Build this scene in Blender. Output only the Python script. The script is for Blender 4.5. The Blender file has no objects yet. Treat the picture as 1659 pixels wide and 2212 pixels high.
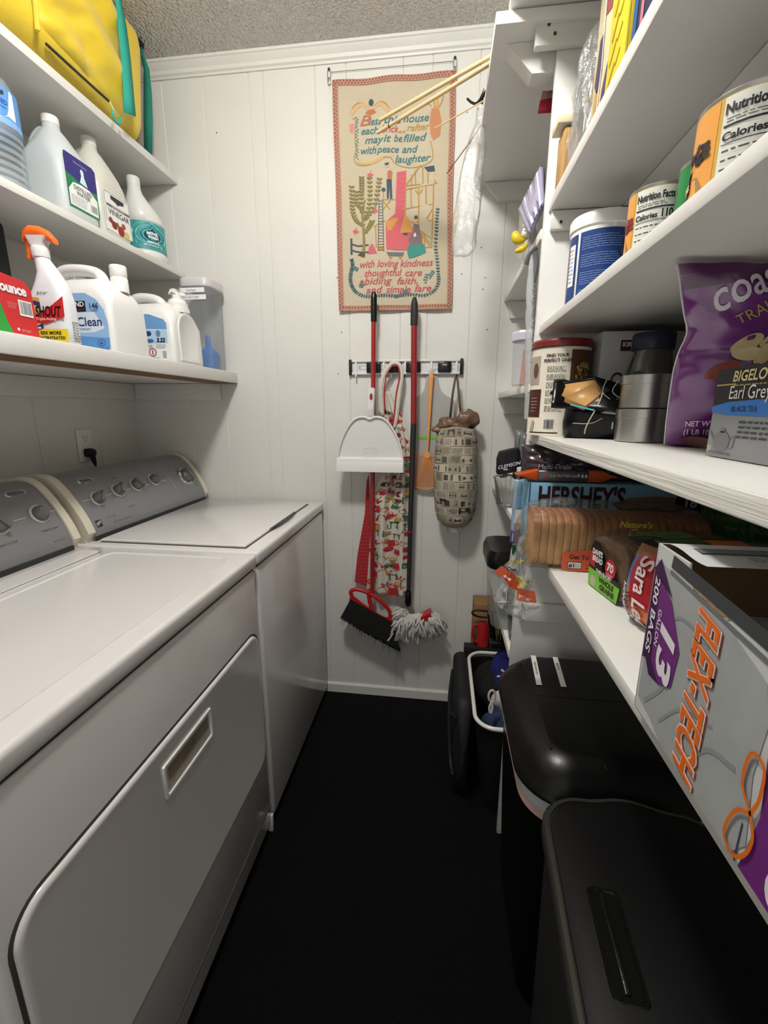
import bpy, bmesh, math, random
from mathutils import Vector, Matrix
random.seed(7)
S = bpy.context.scene
COL = S.collection
PI = math.pi

# ---------------------------------------------------------------- camera
FOC, CX, CY = 942.745, 829.5, 1106.0
YAW, PITCH, ROLL = -0.1285982, -0.23160995, 0.00338676
EYE = Vector((0, 0, 1.3))
_f = Vector((math.sin(YAW)*math.cos(PITCH), math.cos(YAW)*math.cos(PITCH), math.sin(PITCH)))
_r = _f.cross(Vector((0, 0, 1))).normalized(); _u = _r.cross(_f)
c_, s_ = math.cos(ROLL), math.sin(ROLL)
_r, _u = c_*_r + s_*_u, -s_*_r + c_*_u
cam = bpy.data.cameras.new('camera'); camo = bpy.data.objects.new('camera', cam); COL.objects.link(camo)
cam.sensor_fit = 'VERTICAL'; cam.sensor_height = 24.0; cam.lens = FOC*24.0/2212.0; cam.clip_start = 0.02
camo.matrix_world = Matrix(((_r.x, _u.x, -_f.x, EYE.x), (_r.y, _u.y, -_f.y, EYE.y), (_r.z, _u.z, -_f.z, EYE.z), (0, 0, 0, 1)))
S.camera = camo

def at(px, py, X=None, Y=None, Z=None):
    """point of the place seen at a pixel, on the plane X=, Y= or Z="""
    d = _f + (px-CX)/FOC*_r - (py-CY)/FOC*_u
    if X is not None: t = (X-EYE.x)/d.x
    elif Y is not None: t = (Y-EYE.y)/d.y
    else: t = (Z-EYE.z)/d.z
    return EYE + d*t

# ---------------------------------------------------------------- world, exposure
w = bpy.data.worlds.new('world'); S.world = w; w.use_nodes = True
w.node_tree.nodes['Background'].inputs[0].default_value = (1.0, 0.97, 0.93, 1)
w.node_tree.nodes['Background'].inputs[1].default_value = 0.47
S.view_settings.view_transform = 'Standard'; S.view_settings.look = 'None'
S.view_settings.gamma = 1; S.view_settings.use_curve_mapping = False
S.view_settings.exposure = 0.48
LAMP_POS = (-0.30, 0.62, 2.50); LAMP_POWER = 118.0; LAMP_COL = (1.0, 0.972, 0.925)

# ---------------------------------------------------------------- materials
def srgb(h):
    if isinstance(h, str):
        h = h.lstrip('#'); c = [int(h[i:i+2], 16)/255 for i in (0, 2, 4)]
    else: c = h
    return tuple((x/12.92 if x <= .04045 else ((x+.055)/1.055)**2.4) for x in c) + (1.0,)
MATS = {}
def mat(name, col, rough=.5, metal=0, coat=0, alpha=1, spec=.5, bump=0, bscale=60, var=0, vscale=8, trans=0, sheen=0, emit=0, aniso=0, bstretch=None, ior=1.45, bdet=2):
    if name in MATS: return MATS[name]
    m = bpy.data.materials.new(name); m.use_nodes = True; nt = m.node_tree; b = nt.nodes['Principled BSDF']
    b.inputs['Base Color'].default_value = srgb(col); b.inputs['Roughness'].default_value = rough
    b.inputs['Metallic'].default_value = metal; b.inputs['Coat Weight'].default_value = coat; b.inputs['Coat Roughness'].default_value = .12
    b.inputs['Alpha'].default_value = alpha; b.inputs['Specular IOR Level'].default_value = spec
    b.inputs['Transmission Weight'].default_value = trans; b.inputs['IOR'].default_value = ior
    if sheen: b.inputs['Sheen Weight'].default_value = sheen
    if emit: b.inputs['Emission Color'].default_value = srgb(col); b.inputs['Emission Strength'].default_value = emit
    tc = None
    if bump or var: tc = nt.nodes.new('ShaderNodeTexCoord')
    if bump:
        n = nt.nodes.new('ShaderNodeTexNoise'); n.inputs['Scale'].default_value = bscale; n.inputs['Detail'].default_value = bdet
        src = tc.outputs['Object']
        if bstretch:
            mp = nt.nodes.new('ShaderNodeMapping'); mp.inputs['Scale'].default_value = bstretch
            nt.links.new(src, mp.inputs[0]); src = mp.outputs[0]
        nt.links.new(src, n.inputs['Vector'])
        bp = nt.nodes.new('ShaderNodeBump'); bp.inputs['Strength'].default_value = min(1, bump); bp.inputs['Distance'].default_value = .002*max(1, bump)
        nt.links.new(n.outputs['Fac'], bp.inputs['Height']); nt.links.new(bp.outputs[0], b.inputs['Normal'])
    if var:
        n = nt.nodes.new('ShaderNodeTexNoise'); n.inputs['Scale'].default_value = vscale; n.inputs['Detail'].default_value = 4
        nt.links.new(tc.outputs['Object'], n.inputs['Vector'])
        hs = nt.nodes.new('ShaderNodeMixRGB'); hs.blend_type = 'MULTIPLY'; hs.inputs[0].default_value = 1
        hs.inputs[1].default_value = srgb(col)
        mr = nt.nodes.new('ShaderNodeMapRange'); mr.inputs[3].default_value = 1-var; mr.inputs[4].default_value = 1+var*.3
        nt.links.new(n.outputs['Fac'], mr.inputs[0]); nt.links.new(mr.outputs[0], hs.inputs[2]); nt.links.new(hs.outputs[0], b.inputs['Base Color'])
    MATS[name] = m
    return m
def flat(h, rough=.5): return mat('ink_'+h.lstrip('#')+('' if rough == .5 else '_%d' % (rough*100)), h, rough)

def ceiling_mat():
    m = mat('ceiling_popcorn', '#dedbd6', .4); nt = m.node_tree; b = nt.nodes['Principled BSDF']
    tc = nt.nodes.new('ShaderNodeTexCoord'); v = nt.nodes.new('ShaderNodeTexNoise'); v.inputs['Scale'].default_value = 125; v.inputs['Detail'].default_value = 3
    n = nt.nodes.new('ShaderNodeTexVoronoi'); n.inputs['Scale'].default_value = 105
    mx = nt.nodes.new('ShaderNodeMath'); mx.operation = 'SUBTRACT'
    nt.links.new(tc.outputs['Object'], v.inputs['Vector']); nt.links.new(tc.outputs['Object'], n.inputs['Vector'])
    nt.links.new(v.outputs['Fac'], mx.inputs[0]); nt.links.new(n.outputs['Distance'], mx.inputs[1])
    bp = nt.nodes.new('ShaderNodeBump'); bp.inputs['Strength'].default_value = 1; bp.inputs['Distance'].default_value = .012
    nt.links.new(mx.outputs[0], bp.inputs['Height']); nt.links.new(bp.outputs[0], b.inputs['Normal'])
    return m

# ---------------------------------------------------------------- mesh builder
FONT = {}
def glyphs(s, bold=0, res=3):
    k = (s, bold, res)
    if k in FONT: return FONT[k]
    cu = bpy.data.curves.new('t', 'FONT'); cu.body = s; cu.size = 1; cu.offset = bold; cu.resolution_u = res; cu.align_x = 'LEFT'
    o = bpy.data.objects.new('t', cu); COL.objects.link(o)
    dg = bpy.context.evaluated_depsgraph_get(); me = bpy.data.meshes.new_from_object(o.evaluated_get(dg))
    vs = [(v.co.x, v.co.y) for v in me.vertices]; fs = [tuple(p.vertices) for p in me.polygons]
    bpy.data.objects.remove(o); bpy.data.meshes.remove(me); bpy.data.curves.remove(cu)
    FONT[k] = (vs, fs)
    return FONT[k]

OFF = {}     # things whose parts are written in room coordinates
class MB:
    def __init__(s): s.v = []; s.f = []; s.m = []; s.mats = []
    def mi(s, m):
        if m not in s.mats: s.mats.append(m)
        return s.mats.index(m)
    def add(s, vs, fs, m):
        o = len(s.v); k = s.mi(m)
        s.v += [tuple(p) for p in vs]
        for f in fs: s.f.append(tuple(o+i for i in f)); s.m.append(k)
        return s
    def box(s, a, b, m, bev=0, seg=2):
        x0, y0, z0 = a; x1, y1, z1 = b
        bm = bmesh.new(); bmesh.ops.create_cube(bm, size=1)
        for v in bm.verts: v.co = Vector(((x0+x1)/2+v.co.x*(x1-x0), (y0+y1)/2+v.co.y*(y1-y0), (z0+z1)/2+v.co.z*(z1-z0)))
        if bev: bmesh.ops.bevel(bm, geom=list(bm.edges)+list(bm.verts), offset=bev, segments=seg, profile=.5, affect='EDGES')
        bm.verts.index_update()
        s.add([v.co[:] for v in bm.verts], [[v.index for v in f.verts] for f in bm.faces], m); bm.free(); return s
    def quad(s, p, m): return s.add(p, [(0, 1, 2, 3)], m)
    def poly(s, pts, m, fn=lambda u, v: (u, v, 0)): return s.add([fn(*p) for p in pts], [tuple(range(len(pts)))], m)
    def prism(s, pts, m, fn, w0, w1):
        n = len(pts); vs = [fn(u, v, w0) for u, v in pts]+[fn(u, v, w1) for u, v in pts]
        fs = [tuple(range(n))[::-1], tuple(range(n, 2*n))]+[(i, (i+1) % n, n+(i+1) % n, n+i) for i in range(n)]
        return s.add(vs, fs, m)
    def loft(s, rings, m, caps=(True, True), closed=True):
        n = len(rings[0]); vs = [p for r in rings for p in r]; fs = []
        for i in range(len(rings)-1):
            for j in range(n if closed else n-1):
                k = (j+1) % n; fs.append((i*n+j, i*n+k, (i+1)*n+k, (i+1)*n+j))
        if caps[0]: fs.append(tuple(range(n))[::-1])
        if caps[1]: fs.append(tuple((len(rings)-1)*n+j for j in range(n)))
        return s.add(vs, fs, m)
    def tube(s, path, r, m, n=10, caps=True, flat_=1.0):
        P = [Vector(p) for p in path]; rings = []; up = None
        for i, p in enumerate(P):
            t = (P[min(i+1, len(P)-1)]-P[max(i-1, 0)]).normalized()
            if up is None:
                up = Vector((0, 0, 1)) if abs(t.z) < .9 else Vector((0, 1, 0))
            a = t.cross(up)
            if a.length < 1e-5: a = t.orthogonal()
            a.normalize(); b = a.cross(t).normalized(); up = b
            rr_ = r(i/(len(P)-1)) if callable(r) else r
            rings.append([(p+a*math.cos(2*PI*k/n)*rr_+b*math.sin(2*PI*k/n)*rr_*flat_)[:] for k in range(n)])
        return s.loft(rings, m, (caps, caps))
    def lathe(s, prof, m, n=32, c=(0, 0, 0), sx=1, sy=1, caps=(True, True)):
        rings = [[(c[0]+r*sx*math.cos(2*PI*k/n), c[1]+r*sy*math.sin(2*PI*k/n), c[2]+z) for k in range(n)] for r, z in prof]
        return s.loft(rings, m, caps)
    def grid(s, fn, nu, nv, m):
        vs = [fn(i/nu, j/nv) for j in range(nv+1) for i in range(nu+1)]; w_ = nu+1
        return s.add(vs, [(j*w_+i, j*w_+i+1, (j+1)*w_+i+1, (j+1)*w_+i) for j in range(nv) for i in range(nu)], m)
    def text(s, t, size, m, fn, bold=0, align='C', shear=0, sx=1.0, width=None, res=3):
        vs, fs = glyphs(t, bold, res)
        if not vs: return s
        x0 = min(v[0] for v in vs); x1 = max(v[0] for v in vs); W = x1-x0
        if width: sx = width/(W*size)
        off = {'C': -(x0+x1)/2, 'L': -x0, 'R': -x1}[align]
        return s.add([fn((x+off+shear*y)*size*sx, y*size) for x, y in vs], fs, m)
    def stroke(s, pts, wd, m, fn):
        """flat ribbon along 2-D points"""
        P = [Vector(p) for p in pts]; vs = []
        for i, p in enumerate(P):
            t = (P[min(i+1, len(P)-1)]-P[max(i-1, 0)])
            t = t.normalized() if t.length else Vector((1, 0)); nn = Vector((-t.y, t.x))
            ww = wd(i/(len(P)-1)) if callable(wd) else wd
            vs += [fn(*(p+nn*ww/2)), fn(*(p-nn*ww/2))]
        return s.add(vs, [(2*i, 2*i+1, 2*i+3, 2*i+2) for i in range(len(P)-1)], m)
    def ell(s, cx, cy, rx, ry, m, fn, n=20, rot=0):
        c, q = math.cos(rot), math.sin(rot)
        pts = [(rx*math.cos(2*PI*k/n), ry*math.sin(2*PI*k/n)) for k in range(n)]
        return s.poly([(cx+x*c-y*q, cy+x*q+y*c) for x, y in pts], m, fn)
    def build(s, name, parent=None, smooth=True, ang=35, label=None, kind=None, solid=0):
        off = OFF.get(parent.name) if parent else None
        if off is not None: s.v = [(p[0]-off[0], p[1]-off[1], p[2]-off[2]) for p in s.v]
        me = bpy.data.meshes.new(name); me.from_pydata(s.v, [], s.f); me.validate(clean_customdata=False)
        for m in s.mats: me.materials.append(m)
        if len(me.polygons) == len(s.m): me.polygons.foreach_set('material_index', s.m)
        else:
            pass
        me.update()
        if smooth:
            me.shade_smooth(); me.set_sharp_from_angle(angle=math.radians(ang))
        o = bpy.data.objects.new(name, me); COL.objects.link(o)
        if parent: o.parent = parent
        if off is not None: OFF[o.name] = off
        if label: o['label'] = label
        if kind: o['kind'] = kind
        if solid:
            md = o.modifiers.new('solid', 'SOLIDIFY'); md.thickness = abs(solid); md.offset = -1 if solid > 0 else 1
        return o

def thing(name, label, cat, loc=(0, 0, 0), rz=0, group=None, rot=None, room=False):
    o = bpy.data.objects.new(name, None); COL.objects.link(o); o.empty_display_size = .03
    o.location = loc; o.rotation_euler = rot or (0, 0, rz); o['label'] = label; o['category'] = cat
    if group: o['group'] = group
    if room: OFF[o.name] = tuple(loc)
    return o
def tag(o, label, cat, group=None):
    o['label'] = label; o['category'] = cat
    if group: o['group'] = group
    return o
def struct(o): o['kind'] = 'structure'; return o
def copy_tree(o, loc, rz=None, label=None):
    c = o.copy(); COL.objects.link(c); c.location = loc
    if rz is not None: c.rotation_euler = (0, 0, rz)
    if label: c['label'] = label
    for ch in o.children:
        d = ch.copy(); COL.objects.link(d); d.parent = c
        for g in ch.children:
            e = g.copy(); COL.objects.link(e); e.parent = d
    return c
def rr(w_, d, r, n=5, cx=0, cy=0):
    """rounded rectangle loop, w_ by d"""
    r = min(r, w_/2-1e-5, d/2-1e-5); out = []
    for q, (sx, sy) in enumerate(((1, 1), (-1, 1), (-1, -1), (1, -1))):
        for k in range(n+1):
            a = PI/2*q+PI/2*k/n
            out.append((cx+sx*(w_/2-r)+r*math.cos(a), cy+sy*(d/2-r)+r*math.sin(a)))
    return out
def rloft(b, secs, m, n=5, caps=(True, True)):
    """secs: (z, w, d, r, cx, cy)"""
    rings = []
    for q in secs:
        z, w_, d, r = q[:4]; cx, cy = (q[4:6] if len(q) > 4 else (0, 0))
        rings.append([(x, y, z) for x, y in rr(w_, d, r, n, cx, cy)])
    return b.loft(rings, m, caps)
def arc(cx, cy, r, a0, a1, n=12, ry=None):
    ry = ry or r
    return [(cx+r*math.cos(math.radians(a0+(a1-a0)*k/n)), cy+ry*math.sin(math.radians(a0+(a1-a0)*k/n))) for k in range(n+1)]
def spline(pts, n=8):
    P = [Vector(p) for p in pts]; P = [P[0]*2-P[1]]+P+[P[-1]*2-P[-2]]; out = []
    for i in range(1, len(P)-2):
        for k in range(n):
            t = k/n; a, b_, c, d = P[i-1], P[i], P[i+1], P[i+2]
            out.append(tuple(.5*((2*b_)+(c-a)*t+(2*a-5*b_+4*c-d)*t*t+(3*b_-a-3*c+d)*t**3)))
    out.append(tuple(P[-2])); return out
# faces for printing: map (u right, v up) to a plane seen from outside
def face_nx(x, y0, z0): return lambda u, v: (x, y0-u, z0+v)      # faces -x, u runs towards -y
def face_px(x, y0, z0): return lambda u, v: (x, y0+u, z0+v)      # faces +x, u runs towards +y
def face_ny(x0, y, z0): return lambda u, v: (x0+u, y, z0+v)      # faces -y
def cyl_map(r, a0, z0, c=(0, 0)):                                # u along the round, seen from outside, centre at angle a0
    return lambda u, v: (c[0]+r*math.cos(a0+u/r), c[1]+r*math.sin(a0+u/r), z0+v)
def panel_quad(b, fn, u0, v0, u1, v1, m, nu=1):
    for i in range(nu):
        a = u0+(u1-u0)*i/nu; c = u0+(u1-u0)*(i+1)/nu
        b.quad([fn(a, v0), fn(c, v0), fn(c, v1), fn(a, v1)], m)
def fine_lines(b, fn, u0, v0, u1, v1, rows, m, th=.0012, seed=1, nu=4):
    """rows of small print shown as broken thin bars"""
    rnd = random.Random(seed)
    for i in range(rows):
        v = v1-(v1-v0)*(i+.5)/rows; u = u0; end = u1-rnd.random()*(u1-u0)*.25
        while u < end:
            L_ = min((u1-u0)*rnd.uniform(.06, .2), end-u)
            b.quad([fn(u, v-th/2), fn(u+L_, v-th/2), fn(u+L_, v+th/2), fn(u, v+th/2)], m); u += L_+th*1.3
def barcode(b, fn, u0, v0, u1, v1, seed=3):
    panel_quad(b, fn, u0, v0, u1, v1, flat('#f2f2f0')); rnd = random.Random(seed); u = u0+(u1-u0)*.08
    g = lambda a, c: fn(a, c)
    while u < u1-(u1-u0)*.1:
        L_ = (u1-u0)*rnd.uniform(.012, .045)
        P = [fn(u, v0+(v1-v0)*.12), fn(u+L_, v0+(v1-v0)*.12), fn(u+L_, v1-(v1-v0)*.08), fn(u, v1-(v1-v0)*.08)]
        n_ = (Vector(P[1])-Vector(P[0])).cross(Vector(P[3])-Vector(P[0])).normalized()*.0003
        b.quad([tuple(Vector(p)+n_) for p in P], flat('#2a2a33')); u += L_+(u1-u0)*rnd.uniform(.02, .05)
def lift(fn, h):
    """the same face raised by h along its outward normal"""
    def g(u, v):
        p = Vector(fn(u, v)); n_ = (Vector(fn(u+.001, v))-p).cross(Vector(fn(u, v+.001))-p).normalized()
        return tuple(p+n_*h)
    return g

WHITE = mat('white_paint', '#dcdbd6', .45, bump=.25, bscale=45, var=.06, vscale=5)
SHELFP = mat('shelf_paint', '#e2e1dd', .42, bump=.35, bscale=30, var=.07, vscale=6)
ENAMEL = mat('white_enamel', '#dddad8', .16, coat=.6, spec=.5)
PLAST_W = mat('white_plastic', '#e6e5e2', .32)
BLACKP = mat('black_plastic', '#070707', .28, bump=.15, bscale=250)
BLACKM = mat('black_matte', '#101011', .6)
CHROME = mat('chrome', '#c8c8c8', .18, metal=1)
TIN = mat('brushed_tin', '#b9b8b4', .32, metal=1, bump=.1, bscale=20, bstretch=(1, 1, 40))
def film(name, milk=.06, rough=.12, bscale=30, bdist=.006, col='#eef0f0', fres=.35, k=.9):
    """thin clear plastic: mostly transparent, a little milky, glossy at a glance"""
    m = bpy.data.materials.new(name); m.use_nodes = True; nt = m.node_tree; nt.nodes.clear(); N = nt.nodes.new; L = nt.links.new
    out = N('ShaderNodeOutputMaterial'); tr_ = N('ShaderNodeBsdfTransparent'); df = N('ShaderNodeBsdfDiffuse'); gl_ = N('ShaderNodeBsdfGlossy'); df.inputs[0].default_value = srgb(col); gl_.inputs['Roughness'].default_value = rough
    m1 = N('ShaderNodeMixShader'); m1.inputs[0].default_value = milk; L(tr_.outputs[0], m1.inputs[1]); L(df.outputs[0], m1.inputs[2])
    lw = N('ShaderNodeLayerWeight'); lw.inputs[0].default_value = fres; mu = N('ShaderNodeMath'); mu.operation = 'MULTIPLY'; mu.inputs[1].default_value = k
    tc = N('ShaderNodeTexCoord'); no = N('ShaderNodeTexNoise'); no.inputs['Scale'].default_value = bscale; no.inputs['Detail'].default_value = 5; bp = N('ShaderNodeBump'); bp.inputs['Distance'].default_value = bdist
    L(tc.outputs['Object'], no.inputs['Vector']); L(no.outputs['Fac'], bp.inputs['Height']); L(bp.outputs[0], lw.inputs['Normal']); L(bp.outputs[0], gl_.inputs['Normal'])
    L(lw.outputs['Fresnel'], mu.inputs[0]); m2 = N('ShaderNodeMixShader'); L(mu.outputs[0], m2.inputs[0]); L(m1.outputs[0], m2.inputs[1]); L(gl_.outputs[0], m2.inputs[2]); L(m2.outputs[0], out.inputs[0])
    return m
CLEAR = film('clear_plastic', .07, .06, 8, .0005)
FILM = film('clear_film', .14, .12, 38, .006, k=.45)
TRANSL = mat('translucent_plastic', '#d3d8da', .3, alpha=.86, spec=.5)
WOOD = mat('pale_wood', '#d8b98c', .55, bump=.3, bscale=30, bstretch=(1, 1, 8), var=.2, vscale=20)
KRAFT = mat('cardboard', '#8a6a45', .8, bump=.3, bscale=50, var=.12)
# ================================================================ the room
D = 1.777                    # back wall
XL, XR, ZC = -1.31, 0.68, 2.50
Y0 = -1.0
def grooved(name, pos, fn, length):
    """panelled wall: a sheet with V grooves at the given positions; fn(s, t, depth)"""
    b = MB(); prev = length[0]; vs = []
    prof = [(length[0], 0)]
    for p in pos: prof += [(p-.0025, 0), (p, -.003), (p+.0025, 0)]
    prof.append((length[1], 0))
    rows = [[fn(s, 0, d) for s, d in prof], [fn(s, ZC, d) for s, d in prof]]
    n = len(prof); b.add(rows[0]+rows[1], [(i, i+1, n+i+1, n+i) for i in range(n-1)], WHITE)
    for a, c in ((length[0], length[1]),):
        b.add([fn(a, 0, -.05), fn(c, 0, -.05), fn(c, ZC, -.05), fn(a, ZC, -.05)], [(0, 3, 2, 1)], WHITE)
    return struct(b.build(name, smooth=False))
grooved('wall_back', [-1.05, -.893, -.72, -.667, -.478, -.367, -.169, -.068, .09, .2, .4], lambda s, t, d: (s, D-d, t), (XL, XR))
grooved('wall_left', [-.7, -.3, .1, .5, .9, 1.29, 1.55], lambda s, t, d: (XL+d, s, t), (Y0, D))
grooved('wall_right', [-.6, -.2, .2, .6, 1.0, 1.4], lambda s, t, d: (XR-d, s, t), (Y0, D))
carpet = mat('black_carpet', '#0b0b0c', .95, bump=1, bscale=260, var=.5, vscale=60, sheen=.05, spec=.1)
struct(MB().box((XL-.05, Y0, -.05), (XR+.05, D+.05, 0), carpet).build('floor'))
struct(MB().box((XL-.05, Y0, ZC), (XR+.05, D+.05, ZC+.05), ceiling_mat()).build('ceiling'))
# crown moulding and baseboard on the back wall
b = MB(); pr = [(0, 0), (-.006, 0), (-.008, .006), (-.014, .010), (-.016, .020), (-.026, .030), (-.030, .036), (-.034, .038), (-.034, .046), (0, .046)]
b.prism(pr, WHITE, lambda u, v, w_: (w_, D+u, ZC-.046+v), XL, XR)
struct(b.build('trim_1', ang=20))
b = MB(); pr = [(0, 0), (-.010, 0), (-.010, .040), (-.006, .046), (0, .046)]
b.prism(pr, WHITE, lambda u, v, w_: (w_, D+u, v), XL, XR)
struct(b.build('baseboard_back', ang=20))
# nail holes
nail = mat('nail_steel', '#56534e', .4, metal=.8)
hole = flat('#3a3733')
for i, (x, y) in enumerate(((738, 718), (731, 808), (1040, 535), (1048, 600), (1052, 712), (997, 592), (1009, 243), (468, 287), (1043, 625), (728, 600))):
    p = at(x, y, Y=D); b = MB()
    b.lathe([(.0, -.0005), (.0022, 0), (.0022, .0006), (0, .0012)], nail, 10)
    o = b.build('nail'); o.location = (p.x, D-.0004, p.z); o.rotation_euler = (PI/2, 0, 0)
    tag(o, 'tiny dark nail head sunk in the white back wall panelling', 'nail', 'nail heads in the back wall')

# ceiling lamp: drum fixture with a frosted bowl (above and out of the frame)
t = thing('ceiling_light', 'round frosted ceiling light above the aisle between washer and shelves', 'light', LAMP_POS)
MB().lathe([(0, 0), (.13, 0), (.13, -.018), (.12, -.022), (0, -.022)], PLAST_W, 40).build('base', t)
gl = bpy.data.materials.new('lamp_glass'); gl.use_nodes = True; nt = gl.node_tree; nt.nodes.clear()
em = nt.nodes.new('ShaderNodeEmission'); om = nt.nodes.new('ShaderNodeOutputMaterial'); em.inputs[0].default_value = LAMP_COL+(1,); em.inputs[1].default_value = LAMP_POWER
nt.links.new(em.outputs[0], om.inputs[0])
MB().lathe([(.0, -.125), (.04, -.122), (.07, -.110), (.09, -.085), (.098, -.055), (.10, -.022), (0, -.022)], gl, 32).build('lamp_shade', t)

# ---------------------------------------------------------------- left wall shelves
def board(name, label, x0, x1, y0, y1, z0, z1):
    o = MB().box((x0, y0, z0), (x1, y1, z1), SHELFP, .002).build(name)
    return tag(o, label, 'shelf')
t = thing('wall_shelf', 'lowest white shelf on the left wall holding detergent bottles and a red box', 'shelf', (XL, 0, 0))
MB().box((.001, Y0+.02, 1.401), (-.836-XL, D-.001, 1.443), SHELFP, .003).build('board', t)
MB().box((-.94-XL, Y0+.02, 1.3985), (-.842-XL, D-.002, 1.4009), mat('raw_wood', '#7a5c3c', .7, var=.3, vscale=20)).build('raw_underside', t)
MB().box((.001, Y0+.02, 1.335), (.02, D-.02, 1.400), WHITE, .002).build('cleat', t)
MB().box((.02, D-.02, 1.335), (.40, D-.001, 1.400), WHITE, .002).build('cleat', t)
board('wall_shelf', 'middle white shelf on the left wall holding jugs of water and vinegar', XL+.001, -1.021, Y0+.02, D-.001, 1.796, 1.818)
board('wall_shelf', 'topmost white shelf on the left wall carrying the yellow backpack', XL+.001, -1.021, Y0+.02, D-.001, 2.125, 2.150)

# ---------------------------------------------------------------- right shelving
YP = 1.143
t = thing('pantry_shelving', 'white built-in pantry shelving with a tall divider along the right wall', 'shelving', (0, 0, 0))
GRAIN = mat('painted_rough_edge', '#dfddd6', .5, bump=1.6, bscale=22, bstretch=(1, .12, 5), bdet=5, var=.06)
for nm, x0, z0, z1, y0, y1, lab in (
    ('shelf', .221, 1.729, 1.753, Y0+.05, YP, None), ('shelf', .221, 1.474, 1.492, Y0+.05, YP, None),
    ('shelf', .221, 1.225, 1.243, Y0+.05, YP, 'shelf board with a rough grained front edge'), ('shelf', .221, .973, .993, Y0+.05, YP, None),
    ('shelf', .211, 1.683, 1.705, YP+.02, D-.001, None), ('shelf', .211, 1.342, 1.362, YP+.02, D-.001, None),
    ('shelf', .211, .980, 1.000, YP+.02, D-.001, None), ('shelf', .211, .605, .630, YP+.02, D-.001, None),
    ('shelf', .082, 2.063, 2.085, YP-.03, D-.001, None), ('shelf', .108, 2.087, 2.107, Y0+.05, YP-.012, None)):
    b = MB(); xm = .372
    if x0 == .221 and z0 > 1.6:
        b.box((x0, y0, z0), (xm-.0012, y1, z1), SHELFP, .0015).box((xm+.0012, y0, z0), (XR-.001, y1, z1), SHELFP, .0015)
    else: b.box((x0, y0, z0), (XR-.001, y1, z1), SHELFP, .0015)
    if z0 == 1.225: b.box((x0-.004, y0, z0-.002), (x0+.001, y1, z1), GRAIN, .001)
    b.build(nm, t, label=lab)
b = MB().box((.214, YP, 0), (XR-.001, YP+.02, 2.06), SHELFP, .0015); b.build('divider_panel', t)
for (x0, z0, z1, yb) in ((.226, 1.690, 1.728, YP-.016), (.226, .740, .790, YP-.016), (.226, 1.185, 1.224, YP-.016)):
    b = MB().box((x0, yb, z0), (XR-.002, YP-.0005, z1), WHITE, .002)
    b.lathe([(.004, 0), (.004, .001), (0, .001)], nail, 10, (0, 0, 0)) if False else None
    b.build('cleat', t)
MB().box((.165, YP-.018, 2.028), (XR-.002, YP-.0005, 2.085), WHITE, .002).build('cleat', t)
b = MB(); b.prism([(.112, 2.062), (.168, 2.005), (.230, 2.005), (.230, 2.062)], WHITE, lambda u, v, w_: (u, w_, v), YP+.021, YP+.062); b.build('beam', t)
for z0, z1 in ((1.625, 1.682), (1.285, 1.341), (.925, .979), (2.005, 2.062)):
    x0 = .225 if z1 < 2 else .12
    MB().prism([(x0, z1), (x0+.01 if z1 < 2 else x0+.05, z0), (XR-.002, z0), (XR-.002, z1)], WHITE, lambda u, v, w_: (u, w_, v), D-.020, D-.001).build('cleat', t)
for x, y, Yq in ((1186, 52, YP-.019), (1199, 72, YP-.019), (1212, 479, YP-.017)):
    p = at(x, y, Y=Yq); b = MB(); b.lathe([(.0, 0), (.0035, 0), (.003, .0012), (0, .0012)], nail, 12)
    o = b.build('screw', t); o.location = (p.x, Yq, p.z); o.rotation_euler = (PI/2, 0, 0)
# ================================================================ washer and dryer
XF = -.49
SEAM = mat('panel_gap', '#4a4845', .6)
GREYC = mat('console_grey', '#8b8c8f', .38, metal=.35)
CREAM = mat('console_cap', '#d9d3c2', .35)
DGREY = mat('knob_grey', '#6d6c6c', .35, metal=.2)
PROF = [(-1.005, .918), (-1.003, .945), (-1.018, .985), (-1.043, 1.03), (-1.073, 1.072), (-1.10, 1.097), (-1.135, 1.107), (-1.2, 1.10), (-1.2, .918)]
PS = spline([(p[0], p[1], 0) for p in PROF[1:8]], 6); PS = [(PROF[0][0], PROF[0][1])]+[(p[0], p[1]) for p in PS]+[PROF[8]]
def con(t):     # point and normal on the console face, t in PROF index units
    i = min(max(int(t), 0), 6); f = t-i; a, c = PROF[i], PROF[i+1]
    p = (a[0]*(1-f)+c[0]*f, a[1]*(1-f)+c[1]*f); d = Vector((c[0]-a[0], c[1]-a[1])).normalized()
    return p, Vector((-d.y, 0, d.x)) if False else Vector((d.y, 0, -d.x))
def console(T, y0, y1, capL, capR):
    b = MB(); b.prism(PS, GREYC, lambda u, v, w_: (u, w_, v), y0, y1); o = b.build('console', T, ang=30)
    b = MB(); b.box((-1.012, y0+.001, .914), (-1.0, y1-.001, .93), mat('rubber_strip', '#2c2d30', .6)); b.build('console_seal', T)
    def cap(a, c, nm='end_cap'):
        q = [( (-1.1)+(x+1.1)*1.06-.0, .918+(z-.918)*1.035) for x, z in PS]
        q[0] = (q[0][0]-.012, .916); q.insert(1, (q[0][0], .928))
        MB().prism(q, CREAM, lambda u, v, w_: (u, w_, v), a, c).build(nm, T, ang=30)
    if capL: cap(*capL)
    if capR: cap(*capR)
    return o
def on_console(t, y):
    p, n_ = con(t)
    m = Matrix.Identity(4); z = n_; x = Vector((0, 1, 0)); yv = z.cross(x)
    m.col[0][:3] = x; m.col[1][:3] = yv; m.col[2][:3] = z; m.col[3][:3] = (p[0], y, p[1])
    return m
def tr(b, m): b.v = [tuple((m @ Vector(p))) for p in b.v]; return b
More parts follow.
